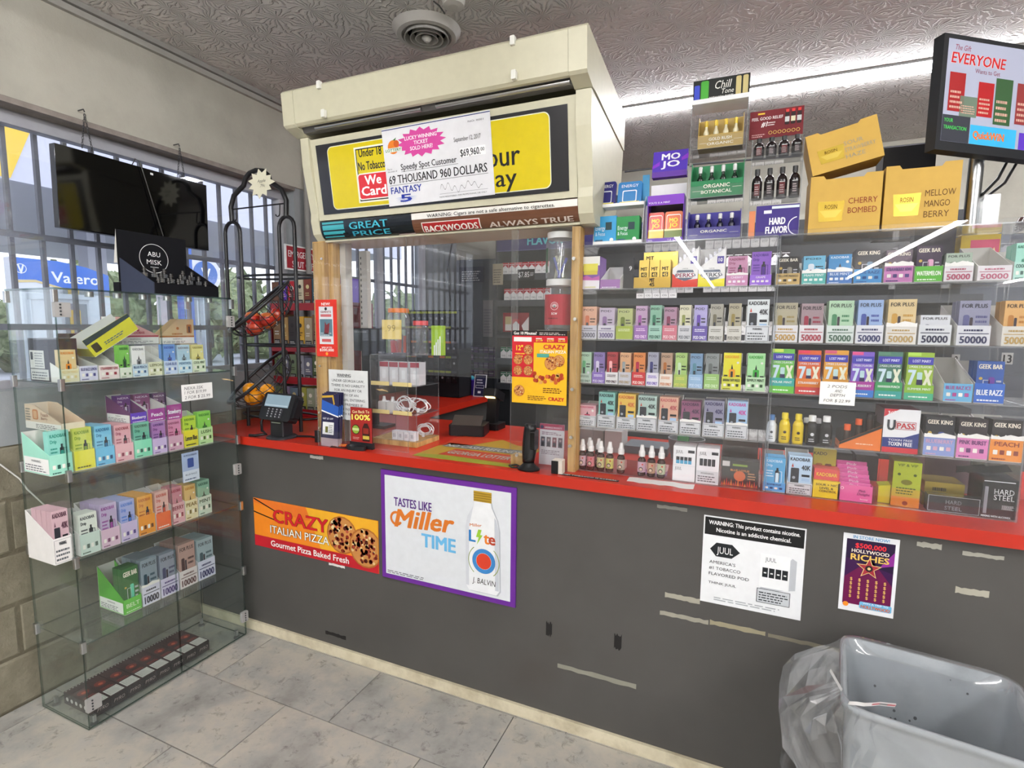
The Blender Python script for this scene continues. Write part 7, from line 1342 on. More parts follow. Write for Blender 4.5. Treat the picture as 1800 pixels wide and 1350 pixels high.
for k in range(26): p.circ(w * (.35 + .6 * rq.random()), h * (.30 + .12 * rq.random()), w * .035, rq.choice(['b0401c', 'c8602a', '9a3018', 'd8a050']), 3 + k % 3, 8)
p.lines(w * .3, w * .68, h * .05, h * .12, 3, '6a3a10', 2).lines(w * .58, w * .96, h * .16, h * .24, 3, '6a3a10', 2).text('CRAZY', w * .68, h * .055, h * .05, 'c8202c', w=w * .28, bold=.08); m.build('pizza_flyer', None, 'red and yellow pizza price flyer on the right window sheet', 'flyer')
x, w, z0, h = quadfit(.10, (947, 814), (990, 820), (946, 743)); z0 = cz + .001
m = MB('paper', place(x, .10, z0, 0, -3)); m.box(0, w, 0, .002, 0, h, 'e2dfe4'); p = m.pr((0, -.0002, 0)); p.rect(0, h * .86, w, h, 'b0305a', 1).circ(w * .09, h * .92, w * .07, '3a2a5a', 2).text('UNDERAGE PRODUCTS', w * .2, h * .89, h * .045, 'f4e8ee', w=w * .7, bold=.02).lines(w * .1, w * .9, h * .74, h * .82, 2, '8a5a78', 2)
for k in range(4): p.rect(w * (.06 + .235 * k), h * .44, w * (.23 + .235 * k), h * .68, ['5a5a6a', '6a5a62', '8a4a58', '6a5060'][k], 2).circ(w * (.145 + .235 * k), h * .61, w * .045, 'b8a0a0', 3).rect(w * (.09 + .235 * k), h * .46, w * (.20 + .235 * k), h * .55, '2a2a34', 3)
p.lines(w * .1, w * .9, h * .26, h * .38, 3, '8a7a88', 2); m.build('age_sign', None, 'white and crimson age check card behind the barcode scanner', 'card')
sx, sy = .990, .010
e = thing('barcode_scanner', 'black standing barcode scanner on the red counter', 'scanner', (sx, sy, cz))
m = MB('plastic'); m.lathe([(.040, .0005), (.041, .006), (.030, .014), (.022, .022), (.020, .03)], (sx, sy, cz), 24, '121214', sq=.8); m.build('base', e)
m = MB('gloss'); sp_ = [(sy - .0 + .012 * math.sin(t * 2.4 - .3), cz + .028 + .135 * t, .020 + .012 * math.sin(math.pi * (.15 + .75 * t))) for t in [i / 9 for i in range(10)]]
vs = []; F = []
for y_, z_, r_ in sp_:
    for k in range(14): q = 2 * math.pi * k / 14; vs.append((sx + r_ * .85 * math.cos(q), y_ + r_ * .72 * math.sin(q), z_))
for i in range(9): F += [(i * 14 + k, i * 14 + (k + 1) % 14, (i + 1) * 14 + (k + 1) % 14, (i + 1) * 14 + k) for k in range(14)]
F += [tuple(range(13, -1, -1)), tuple(range(9 * 14, 10 * 14))]; m.add(vs, F, '141416', True); m.build('head', e)
m = MB('gloss'); m.rbox(sx + .010, sx + .0268, sy - .016, sy + .026, cz + .075, cz + .145, .008, '060608', 3, 'x'); m.build('scan_window', e)
m = MB('plastic'); m.tube([(sx - .034, sy + .01, cz + .004), (sx - .06, sy + .03, cz + .004), (sx - .08, sy + .01, cz + .004), (sx - .06, sy - .01, cz + .004), (sx - .035, sy - .005, cz + .005)], .003, '2a2a2c', 6); m.build('cable', e)
m = MB('plastic'); q = oz(cz, (993, 825)); m.box(1.082, 1.118, .0, .032, cz + .0005, cz + .048, 'd8d0c4', cols=['d8d0c4', 'd8d0c4', 'd8d0c4', 'd8d0c4', 'd8d0c4', 'd8d0c4']).box(1.080, 1.104, -.004, -.0002, cz + .0005, cz + .046, '101012'); m.build('door_stop', None, 'white and black rubber block at the foot of the slim post', 'block')
# decals on the worktop
m = MB('paper'); m.box(.50, .925, .005, .42, cz + .0003, cz + .001, 'a8842a'); p = m.pr((.50, .005, cz + .0011), (1, 0, 0), (0, 1, 0)); p.poly([(0, .415), (.2, .415), (.12, .25), (0, .2)], 'b83a1c', 1).poly([(.2, .415), (.425, .415), (.425, .30), (.3, .34)], 'b8401c', 1).rect(.02, .19, .40, .26, '6a6a68', 1).text('NO CASH REFUNDS', .03, .20, .04, 'a8a8a0', w=.34, bold=.03).poly([(.08, .06), (.40, .05), (.425, .17), (.1, .17)], 'b0402a', 1).text('GEORGIA LOTTERY', .10, .09, .05, '9a9a90', w=.29, bold=.03).poly([(0, 0), (.425, 0), (.425, .03), (.15, .06), (0, .04)], '8a8a28', 1); m.build('counter_decal', None, 'worn yellow and red lottery decal on the worktop', 'decal')
m = MB('paper'); A = oz(cz, (985, 832)); B = oz(cz, (1088, 846)); m.box(A.x, B.x, A.y - .02, A.y - .0, cz + .0004, cz + .0012, '1c1c20'); m.pr((A.x, A.y - .02, cz + .0014), (1, 0, 0), (0, 1, 0)).text('AND TOBACCO IS ILLEGAL', .004, .005, .009, 'e8e8e8', w=B.x - A.x - .01, bold=.03); m.build('counter_strip', None, 'narrow black printed strip on the counter edge by the case', 'sticker')
m = MB('paper'); A = oz(cz, (1102, 845)); B = oz(cz, (1222, 850)); rr_ = random.Random(1); n = 10
up = [(A.x + (B.x - A.x) * k / n, .066 + .008 * rr_.random(), cz + .0004) for k in range(n + 1)]; dn = [(A.x + (B.x - A.x) * k / n, .012 + .012 * rr_.random(), cz + .0004) for k in range(n + 1)]
m.prism(dn + up[::-1], (0, 0, .0006), 'd8d6d4'); m.build('torn_sticker', None, 'torn white sticker remains on the counter in front of the case', 'sticker')
# ------------------------------------------------------------------ behind the counter
e = thing('receipt_printer', 'black receipt printer with a paper cover on the counter', 'printer', (.50, .46, cz))
m = MB('plastic', place(.43, .40, cz + .0005, 14)); m.rbox(0, .17, 0, .13, 0, .05, .012, '17171a', 3); m.build('body', e)
m = MB('metal', place(.43, .40, cz + .0005, 14)); m.prism([(.015, .0, .051), (.155, .0, .051), (.155, .05, .085), (.015, .05, .085)], (0, .01, .004), 'b0aca6'); m.build('cover', e)
e = thing('id_scanner', 'black desktop scanner head with a glowing warm lamp', 'scanner', (.52, .62, cz))
m = MB('plastic', place(.50, .60, cz + .0005, 0)); m.rbox(-.03, .09, 0, .10, 0, .03, .01, '121214', 3); m.prism([(.01, .03, .03), (.06, .03, .03), (.07, .035, .17), (.02, .035, .17)], (0, .04, 0), '141416'); m.build('stand', e)
m = MB('plastic', place(.50, .60, cz + .0005, 0, -20)); m.rbox(-.0, .075, -.05, .06, .16, .20, .01, '17171a', 3); m.build('head', e)
m = MB('warm_lamp', place(.50, .60, cz + .0005, 0, -20)); m.box(.015, .06, -.045, -.0, .156, .1595, 'ffffff'); m.build('lamp', e)
wc = thing('back_counter', 'red topped side counter along the left wall behind the window', 'counter', (-.4, 1.5, 0))
MB('counter_grey').box(XL + .007, -.10, .80, 1.92, .001, .8995, '4a4846').build('cabinet', wc); MB('red_laminate').box(XL + .007, -.04, .79, 1.95, .90, cz, 'c8301c').build('worktop', wc)
a = oy(1.75, (793, 688)); b2 = oy(1.75, (836, 689)); zz = cz + .0005
m = MB('paper'); m.box(a.x, b2.x, 1.75, 1.90, zz, oy(1.75, (800, 667)).z, '3c2690'); m.pr((a.x, 1.7498, zz)).text('Dollar Mint', .04, .05, .02, 'c8c0e8', w=.09); bx = m.build('purple_carton', None, 'purple open carton on the red side counter', 'carton')
for k, cc in enumerate(('2a9a6a', 'c03a6a', '3a9ab0')): m = MB('gloss'); m.ball((a.x + .05 + .05 * k, 1.80, oy(1.75, (800, 667)).z + .012), .02, cc, 10); m.build('wrapped_candy', None, '%s wrapped sweet in the purple carton' % ['green', 'pink', 'teal'][k], 'candy')
a = oy(1.72, (834, 690)); b2 = oy(1.72, (855, 690)); h = oy(1.72, (845, 658)).z - zz
m = MB('paper', place(a.x, 1.70, zz, 0, -10)); m.box(0, b2.x - a.x, 0, .004, 0, h, 'e4e4ec'); w = b2.x - a.x; m.pr((0, -.0002, 0)).rect(w * .06, h * .03, w * .94, h * .97, '25264c', 1).lines(w * .2, w * .8, h * .6, h * .85, 2, 'd8d8e8', 2).frame(w * .15, h * .38, w * .85, h * .52, .003, 'd8d8e8', 2).rect(w * .35, h * .15, w * .6, h * .25, 'e8e8f0', 2); m.build('notice_stand', None, 'small dark blue notice on a stand beside the purple carton', 'notice')
# red tiered shelf with cigar boxes behind the left post
RS = .50
zs_ = [max(cz + .0195, oy(RS, (500, y)).z) for y in (745, 668, 612, 540)]; xa = oy(RS, (478, 600)).x; xb = oy(RS, (622, 600)).x
rs_ = thing('red_shelf_rack', 'red tiered shelf rack of cigars behind the left window post', 'shelf rack', ((xa + xb) / 2, RS + .1, cz))
for k, zz in enumerate(zs_):
    m = MB('plastic'); m.box(xa, xb, RS, RS + .16, zz - .006, zz, '8a1c24').box(xa, xb, RS - .003, RS, zz - .018, zz + .022, 'a01e28'); m.build('tier', rs_)
for x in (xa, xb - .004): MB('plastic').box(x - .004, x, RS, RS + .165, cz + .0005, zs_[3] + .022, '6a161c').build('end_panel', rs_)
rc = random.Random(21)
pal = [['7a8a5a', '8a7a98', '6a7a8a', 'a0a048', '98a088', 'b0b0a0', '5a5a50'], ['6a7a4a', '8a8a9a', '7a8a6a', '9a9aa4', '6a6a7a', '4a5a3a', 'a8a090'], ['8a6a48', 'b08a50', '3a3230', 'd8a838', 'a89a80', '7a5a48', '9a8a90'], ['6a4430', '5c32a8', 'b01e28', 'cfc4a8', '7a3a28', '3a5a6a', '8a8a8a']]
for k, zz in enumerate(zs_):
    x = xa + .006; i = 0
    while x < xb - .07:
        w = rc.uniform(.048, .062); hmax = (zs_[k + 1] - zz - .03) if k < 3 else .16
        h = hmax * rc.uniform(.85, .98); cc = pal[k][i % 7]; dk = rc.choice(['e8e4d8', '2a2420', 'd8c890'])
        def fn(p, w, h, dk=dk): p.rect(w * .1, h * .08, w * .9, h * .26, '1c1a1a', 1).lines(w * .16, w * .84, h * .1, h * .24, 3, 'd8d4cc', 2).circ(w * .5, h * .72, w * .22, dk, 1, 12).lines(w * .2, w * .8, h * .4, h * .55, 2, dk, 1)
        pack(place(x, RS + .008, zz + .0005), w, .10, h, cc, fn=fn, name='cigar_carton', label='%s cigar carton on the %s tier of the red rack, %s from left' % (['olive', 'grey', 'brown', 'bright'][k], ['lowest', 'second', 'third', 'top'][k], ORD[min(i, 11)]), cat='carton', group='cigar cartons on the red rack tier %d' % k)
        x += w + .004; i += 1
        if i > 11: break
# orange wedge carton on the top tier and the emergency sign on the pier
a = oy(RS + .03, (600, 535)); m = MB('paper'); zz = zs_[3] + .001
m.prism([(a.x, RS - .03, zz), (a.x + .055, RS - .03, zz), (a.x + .05, RS - .03, zz + .09), (a.x, RS - .03, zz + .14)], (0, .025, 0), 'e07a1e'); m.build('orange_wedge_carton', None, 'orange wedge carton on the top tier seen through the window', 'carton')
A = ox(XL + .004, (503, 473)); B = ox(XL + .004, (556, 486)); C_ = ox(XL + .004, (505, 429))
m = MB('paper'); m.box(XL - .009, XL + .004, A.y, B.y, A.z, C_.z, 'e8e8e6'); w = B.y - A.y; h = C_.z - A.z; p = m.pr((XL + .0042, A.y, A.z), (0, 1, 0), (0, 0, 1)); p.rect(w * .03, h * .06, w * .97, h * .94, '9c1c2a', 1).text('EMERGENCY', w * .08, h * .52, h * .26, 'f0e8e8', w=w * .86, bold=.02).text('SHUT OFF', w * .2, h * .12, h * .26, 'f0e8e8', w=w * .7, bold=.02); m.build('emergency_sign', None, 'red and white emergency shut off sign on the pier', 'sign')
m = MB('plastic'); yq = ox(XL + .02, (541, 400)).y; m.cyl((XL + .018, yq, 1.2), (XL + .018, yq, 2.62), .016, '8c8a86', 12); m.build('conduit', None, 'grey vertical conduit pipe on the pier left of the canopy', 'pipe')
# till monitor seen from behind
a = oy(.37, (609, 616)); b2 = oy(.37, (671, 618)); zt_ = oy(.37, (640, 577)).z
e = thing('till_monitor', 'black till monitor seen through the service window', 'monitor', ((a.x + b2.x) / 2, .39, cz))
m = MB('plastic'); m.box(a.x, b2.x, .37, .40, a.z, zt_, '202226'); p = m.pr((a.x, .3698, a.z)); [p.rect((b2.x - a.x) * (.25 + .05 * k), (zt_ - a.z) * .8, (b2.x - a.x) * (.28 + .05 * k), (zt_ - a.z) * .88, '6a6c70', 1) for k in range(7)]; m.build('housing', e)
m = MB('plastic'); m.box((a.x + b2.x) / 2 - .04, (a.x + b2.x) / 2 + .04, .402, .43, cz + .0005, a.z + .05, '1a1c20').box((a.x + b2.x) / 2 - .10, (a.x + b2.x) / 2 + .10, .39, .48, cz + .0005, cz + .015, '1a1c20'); m.build('stand', e)
# cigarette rack along the back
YC = 2.15; cr = thing('cigarette_rack', 'dark grey cigarette rack along the back wall', 'rack', (1.1, YC + .2, 0)); cx0 = oy(YC, (876, 480)).x; cx1 = 2.9
ZR = [1.0, 1.2, 1.41, 1.66, 1.862]
for k, zz in enumerate(ZR): m = MB('plastic'); m.box(cx0, cx1, YC, YC + .35, zz - .012, zz, '34363a').box(cx0, cx1, YC - .012, YC - .0002, zz - .05, zz - .002, '3c3e42'); m.build('shelf', cr)
m = MB('plastic'); m.box(cx0, cx1, YC + .355, YC + .375, .002, 2.2, '28292c'); m.build('back', cr); m = MB('plastic'); m.box(cx0 - .02, cx0 - .001, YC - .01, YC + .375, .002, 2.2, '35373b'); m.build('end_panel', cr); MB('plastic').box(cx0, cx1, YC + .02, YC + .34, .002, .94, '2c2d30').build('base', cr)
a = oy(YC - .03, (873, 443)); zt_ = oy(YC - .03, (873, 420)).z
m = MB('gloss'); m.box(a.x, 1.6, YC - .03, YC - .013, a.z, a.z + .15, '3a3560'); p = m.pr((a.x, YC - .0302, a.z)); p.text('HARD', .32, .105, .06, '4a98a0', w=.22, bold=.05).text('FLAVOR', .26, .04, .06, '58a8b0', w=.28, bold=.05).rect(.0, .0, 1.7, .006, '5a5a80', 1); m.build('header_sign', cr)
def cigpack(x, y, z, col, col2, lab, grp):
    m = MB('paper'); m.box(x, x + .052, y, y + .022, z, z + .088, 'e4e2e0'); p = m.pr((x, y - .0002, z)); p.poly([(0, .088), (.052, .088), (.052, .045), (.026, .068), (0, .045)], col, 1).text('CIG', .026, .014, .012, '3a3a3e', w=.03, al='c').rect(.004, .072, .048, .075, 'f0f0f0', 2); return m.build('cigarette_pack', None, lab, 'cigarette pack', grp)
proto = {}
def packrow(x0, n, z, col, nm, row):
    for k in range(n):
        lab = '%s cigarette pack, %s row of the back rack, %s from left' % (nm, row, ORD[k] if k < 12 else str(k + 1) + 'th'); g_ = '%s cigarette packs %s row' % (nm, row)
        key = nm
        if key not in proto: proto[key] = cigpack(x0, YC + .01, z + .0005, col, '', lab, g_)
        else:
            s_ = proto[key]; c = s_.copy(); COL.objects.link(c); d_ = V(x0 + k * .056 + .026, YC + .021, z + .0005); c.location = d_; WO[c] = d_; c['label'] = lab; c['group'] = g_
xs = oy(YC, (882, 480)).x
packrow(xs, 7, ZR[4], 'a82830', 'red and white', 'highest'); packrow(oy(YC, (885, 527)).x, 7, ZR[3], 'a82830', 'red and white', 'second highest')
packrow(1.10, 4, ZR[4], '2a5a9a', 'blue and white', 'highest'); packrow(1.36, 10, ZR[4], '2a2426', 'black and white', 'highest'); packrow(.95, 5, ZR[3], '2a7a5a', 'green and white', 'second highest'); packrow(1.0, 6, ZR[2], '3a6ab0', 'sky blue', 'third'); packrow(1.40, 8, ZR[2], 'b8b4b0', 'pale grey', 'third')
packrow(cx0 + .02, 5, ZR[1], '2a6a4a', 'dark green', 'fourth'); packrow(cx0 + .02, 5, ZR[0], '1e5a40', 'deep green', 'lowest')
a = oy(YC - .015, (910, 489)); m = MB('paper'); m.box(a.x, a.x + .14, YC - .018, YC - .0125, ZR[4] - .05, ZR[4] + .03, '1a1a1c'); m.pr((a.x, YC - .0182, ZR[4] - .05)).text('$7.85', .008, .02, .042, 'f0f0f0', w=.09, bold=.0).lines(.105, .135, .03, .06, 3, 'd0d0d0', 2); m.build('price_tag', None, 'black price tag reading seven eighty five on the cigarette rack', 'price tag')
m = MB('paper'); a = oy(YC - .02, (884, 586)); zz = ZR[2] - .045; m.box(a.x, a.x + .22, YC - .02, YC - .0125, ZR[2] + .0, ZR[2] + .15, '8a1c28'); p = m.pr((a.x, YC - .0202, ZR[2])); p.rect(.02, .01, .075, .12, 'd8d4cc', 1).rect(.02, .06, .075, .12, 'b8a878', 2).rect(.085, .01, .14, .10, 'e4e2e0', 1).poly([(.085, .10), (.14, .10), (.14, .06), (.112, .085), (.085, .06)], 'b02830', 2).poly([(.16, .05), (.22, .12), (.22, .0), (.18, .0)], 'e0dcd8', 1); m.build('promo_panel', None, 'dark red cigarette promotion panel on the back rack', 'panel')
# wall notices and a dark gondola with hanging packs
def notice(px0, px1, py0, py1, col, lab, lines_, y=YB - .012, tc='d0d0d4'):
    a = oy(y, (px0, py1)); b2 = oy(y, (px1, py1)); zt = oy(y, (px0, py0)).z; m = MB('paper'); m.box(a.x, b2.x, y, y + .003, a.z, zt, col); m.pr((a.x, y - .0002, a.z)).lines((b2.x - a.x) * .1, (b2.x - a.x) * .9, (zt - a.z) * .1, (zt - a.z) * .8, lines_, tc, 2); m.build('wall_notice', None, lab, 'notice')
notice(808, 850, 470, 497, '4a4c58', 'dark grey notice on the back wall', 5); notice(849, 866, 528, 592, 'a8a4a8', 'long pale sheet on the back wall', 9, tc='8a8890'); notice(866, 884, 464, 501, '9a9078', 'beige notice at the edge of the cigarette rack', 6, y=YC - .05, tc='5a5040')
gx0 = oy(1.55, (712, 600)).x; gx1 = oy(1.55, (806, 600)).x; gzt = oy(1.55, (750, 545)).z
gd = thing('dark_gondola', 'tall black merchandiser with lime tags behind the window', 'merchandiser', ((gx0 + gx1) / 2, 1.65, 0))
MB('matte').box(gx0, gx1, 1.56, 1.74, .945, gzt, '1d1e22').build('back_panel', gd)
zz = gzt
rg = random.Random(8)
for r_ in range(5):
    for k in range(9):
        x = gx0 + .008 + k * (gx1 - gx0 - .016) / 9; w = (gx1 - gx0) / 9 - .006; zt = gzt - .01 - r_ * .105
        m = MB('gloss'); m.box(x, x + w, 1.547, 1.557, zt - .085, zt, rg.choice(['1a1a1e', '232428', '2a2a30'])); p = m.pr((x, 1.5468, zt - .085)); p.rect(0, .07, w, .085, 'a8b82a' if r_ == 0 else rg.choice(['3a3c40', 'b86a2a', '5a5c60', '8a9a2a']), 1).circ(w * .5, .035, w * .2, rg.choice(['6a6c70', '3a3c40', '8a8c90']), 1, 8)
        m.build('hanging_pack', None, 'black hanging pack on the dark merchandiser, %s row from top, %s from left' % (ORD[r_], ORD[k]), 'pack', 'packs on the dark merchandiser')
px0 = oy(2.55, (806, 640)).x; px1 = oy(2.55, (880, 640)).x
pw_ = thing('purple_rack', 'dim purple wall rack of small packs behind the counter', 'rack', ((px0 + px1) / 2, 2.4, 0)); z0 = oy(2.55, (840, 662)).z; z1_ = oy(2.55, (840, 608)).z
MB('matte').box(px0, px1, 2.555, 2.5955, z0, z1_, '2c2440').build('back_panel', pw_)
for r_ in range(4):
    for k in range(8):
        x = px0 + .01 + k * (px1 - px0 - .02) / 8; w = (px1 - px0) / 8 - .01; zt = z1_ - .01 - r_ * (z1_ - z0) / 4; m = MB('gloss'); m.box(x, x + w, 2.542, 2.5548, zt - (z1_ - z0) / 4 + .02, zt, rg.choice(['3c2a58', '4a3468', '2a2238', '5a3a70', '6a4a80'])); m.pr((x, 2.5418, zt - .03)).rect(0, 0, w, .012, rg.choice(['8a7a9a', '5a4a6a', 'b0a0b8']), 1); m.build('purple_pack', None, 'purple small pack on the dim wall rack, %s row, %s from left' % (ORD[r_], ORD[k]), 'pack', 'packs on the purple rack')
m = MB('plastic'); q = oy(1.9, (796, 420)); q2 = oy(1.9, (788, 530)); m.tube([(q.x, 1.9, 2.66), (q.x, 1.9, q.z), (q2.x - .01, 1.9, (q.z + q2.z) / 2), (q2.x + .02, 1.9, q2.z)], .006, '1c1c1e', 6); m.build('hanging_cable', None, 'thin black cable hanging behind the window', 'cable')
# ------------------------------------------------------------------ trash can with a clear liner
ca = math.radians(-8); bc = V(2.105, -.288, 0)
def rrect(hx, hy, r, z, n=5):
    P = []
    for cx, cy, t in ((hx - r, hy - r, 0), (-hx + r, hy - r, 90), (-hx + r, -hy + r, 180), (hx - r, -hy + r, 270)):
        for i in range(n + 1): q = math.radians(t + 90 * i / n); P.append((cx + r * math.cos(q), cy + r * math.sin(q)))
    return [V(bc.x + a * math.cos(ca) - b * math.sin(ca), bc.y + a * math.sin(ca) + b * math.cos(ca), z) for a, b in P]
def loft(m, rings, col, closed_bottom=False):
    n = len(rings[0]); vs = [p for r in rings for p in r]; F = []
    for i in range(len(rings) - 1): F += [(i * n + k, i * n + (k + 1) % n, (i + 1) * n + (k + 1) % n, (i + 1) * n + k) for k in range(n)]
    m.add(vs, F, col, True)
    if closed_bottom: m.add(rings[0], [tuple(range(n - 1, -1, -1))], col)
tc = thing('trash_can', 'grey plastic trash can in front of the counter', 'trash can', (bc.x, bc.y, 0))
m = MB('can_plastic'); loft(m, [rrect(.135, .120, .03, .001), rrect(.168, .152, .035, .60), rrect(.170, .154, .035, .612), rrect(.178, .162, .04, .615), rrect(.178, .162, .04, .628), rrect(.168, .152, .035, .628), rrect(.163, .147, .033, .60), rrect(.130, .115, .03, .02)], 'a0a5a9', True); m.add(rrect(.130, .115, .03, .02), [tuple(range(24))], 'a0a5a9'); m.build('can_body', tc)
rs = random.Random(4); m = MB('matte')
for k in range(26):
    s_ = rs.choice([0, 1, 1]); t_ = rs.uniform(-.9, .9); zz = rs.uniform(.40, .60); f = .130 + (zz - .02) / .58 * .033; r_ = rs.uniform(.001, .004)
    c_ = V(t_ * f * .8, f * .89 - .0012, zz) if s_ else V(-f + .0012, t_ * f * .7, zz); n_ = V(0, -1, 0) if s_ else V(1, 0, 0); u_ = V(1, 0, 0) if s_ else V(0, 1, 0)
    P = [c_ + u_ * r_ * math.cos(q) + V(0, 0, 1) * r_ * 1.3 * math.sin(q) for q in [2 * math.pi * i / 7 for i in range(7)]]
    P = [V(bc.x + p.x * math.cos(ca) - p.y * math.sin(ca), bc.y + p.x * math.sin(ca) + p.y * math.cos(ca), p.z) for p in P]
    m.add(P, [tuple(range(7)) if s_ else tuple(range(7))], '3c3e40')
m.build('dirt_spots', tc)
# liner: folded over the rim, crinkled, bunched on the left
lb = thing('bin_liner', 'clear crinkled plastic liner folded over the trash can rim', 'bin liner', (bc.x, bc.y, .3))
rb = random.Random(12); m = MB('bag'); N = 72
def lring(hx, hy, z, amp, seed, bulge=0, dip=0):
    r0 = random.Random(seed); ph = [r0.uniform(0, 6.28) for _ in range(4)]; P = []
    for k in range(N):
        q = 2 * math.pi * k / N; c_, s_ = math.cos(q), math.sin(q); e_ = .30
        x = hx * math.copysign(abs(c_) ** e_, c_); y = hy * math.copysign(abs(s_) ** e_, s_)
        w_ = 1 + amp * (math.sin(9 * q + ph[0]) * .5 + math.sin(17 * q + ph[1]) * .35 + math.sin(29 * q + ph[2]) * .3)
        b_ = bulge * max(0, math.cos(q - math.pi * 1.02)) ** 6
        x, y = x * w_ - b_, y * w_
        P.append(V(bc.x + x * math.cos(ca) - y * math.sin(ca), bc.y + x * math.sin(ca) + y * math.cos(ca), z + dip * math.sin(5 * q + ph[3])))
    return P
def crinkle(P, amp, seed):
    r0 = random.Random(seed); return [p + V(r0.gauss(0, amp), r0.gauss(0, amp), r0.gauss(0, amp)) for p in P]
n0 = len(m.f)
loft(m, [lring(.118, .102, .10, .03, 1), lring(.140, .122, .35, .02, 2), lring(.160, .144, .59, .006, 3), lring(.172, .156, .6285, .002, 4), lring(.181, .165, .634, .004, 5), crinkle(lring(.184, .168, .618, .010, 6, .02), .0015, 1), crinkle(lring(.187, .171, .59, .022, 21, .06), .004, 2), crinkle(lring(.189, .173, .56, .03, 7, .10, .004), .005, 3), crinkle(lring(.189, .173, .525, .04, 22, .12, .004), .005, 4), crinkle(lring(.187, .171, .485, .045, 8, .11, .006), .005, 5), crinkle(lring(.186, .168, .44, .05, 9, .09, .008), .005, 6), crinkle(lring(.183, .165, .39, .055, 23, .07, .01), .005, 7), crinkle(lring(.180, .162, .34, .06, 10, .05, .014), .005, 8)], 'ffffff'); m.sm[n0 + 4 * N:] = [False] * (len(m.sm) - n0 - 4 * N); m.build('liner_film', lb)
m = MB('bag')
for (a0, z0_, sgn) in ((.0, .60, 1), (.03, .57, -1), (.06, .52, 1)):
    P = []
    for i in range(9):
        t = i / 8; x = -.185 - .10 * math.sin(t * 2.4) - .01 * sgn * math.sin(t * 9); zz = z0_ - .30 * t
        for yy in (-.10 + a0, -.05 + a0): P.append(V(bc.x + x * math.cos(ca) - (yy + .02 * math.sin(t * 7)) * math.sin(ca), bc.y + x * math.sin(ca) + (yy + .02 * math.sin(t * 7)) * math.cos(ca), zz))
    m.add(P, [(2 * i, 2 * i + 1, 2 * i + 3, 2 * i + 2) for i in range(8)], 'ffffff', True)
m.build('hanging_folds', lb)
def ribbon(pts, wdt, col, lab, txt=False):
    m = MB('paper'); up = [];
    for i, p in enumerate(pts): up += [V(*p), V(*p) + V(.2 * wdt, -.3 * wdt, wdt)]
    m.add(up, [(2 * i, 2 * i + 2, 2 * i + 3, 2 * i + 1) for i in range(len(pts) - 1)], col); m.add([p + V(.0008, -.0012, .0) for p in up], [(2 * i + 1, 2 * i + 3, 2 * i + 2, 2 * i) for i in range(len(pts) - 1)], col)
    if txt:
        for i in range(3, len(pts) - 1): m.add([up[2 * i] + V(.0, -.0022, .002), up[2 * i + 2] + V(.0, -.0022, .002), up[2 * i + 3] + V(0, -.0022, -.002), up[2 * i + 1] + V(0, -.0022, -.002)], [(0, 1, 2, 3)], ['d07078', '9a9a9c', 'd88088'][i % 3])
    m.build('liner_tag', None, lab, 'tag')
t0 = oz(.637, (1490, 1238)); t1 = oz(.640, (1572, 1242))
ribbon([t0 + (t1 - t0) * (i / 6) + V(0, -.002 * math.sin(i), .001 * math.sin(i * 2)) for i in range(7)], .010, 'e8e6e6', 'white and red printed drawstring tag on the liner rim', True)
t0 = oz(.650, (1458, 1180)); t1 = oz(.640, (1478, 1215)); ribbon([t0 + (t1 - t0) * (i / 4) for i in range(5)], .008, 'dcdcdc', 'white drawstring end standing at the liner corner')
# ------------------------------------------------------------------ outside: forecourt seen through the window
MB('asphalt').box(-60, XL - .19, -45, 45, -.25, -.15, 'a0a2aa').build('ground', kind='structure')
def oxp(X_, px, py): return on(0, X_, px, py)
# forecourt canopy: grey underside with white and yellow fascia
fc = thing('forecourt_canopy', 'grey fuel station canopy with white and yellow fascia outside', 'canopy', (-9, -3, -.15))
a = oxp(-6.0, 0, 332); zlow = oxp(-6.0, 60, 325).z; zhi = oxp(-6.0, 60, 225).z
MB('plastic').box(-14, -6.0, -12, 9, zlow + .0, zlow + .12, 'c0c0ca').build('underside', fc)
MB('plastic').box(-6.0, -5.9, -12, 9.0, zlow - .02, zhi, 'c6c6d4').build('fascia', fc)
m = MB('plastic'); y0 = oxp(-5.89, 0, 330).y; y1 = oxp(-5.89, 20, 330).y; yt0 = oxp(-5.89, 8, 258).y; yt1 = oxp(-5.89, 62, 268).y
m.prism([(-5.899, y0 - 2, zlow), (-5.899, y1, zlow), (-5.899, yt1, zhi), (-5.899, yt0, zhi), (-5.899, y0 - 1.6, zlow + .2)], (.01, 0, 0), 'e8c030'); m.build('yellow_stripe', fc)
for y in (-7.5, 4.0): MB('plastic').box(-9.3, -9.0, y, y + .3, -.15, zlow, 'd0d0d8').build('column', fc)
# shop eaves outside above the window
MB('plastic').box(-2.2, XL - .30, -12, 9, 2.62, 2.74, '8e8e9a').build('eaves_soffit', None, 'grey soffit of the shop eaves outside the window', 'soffit')
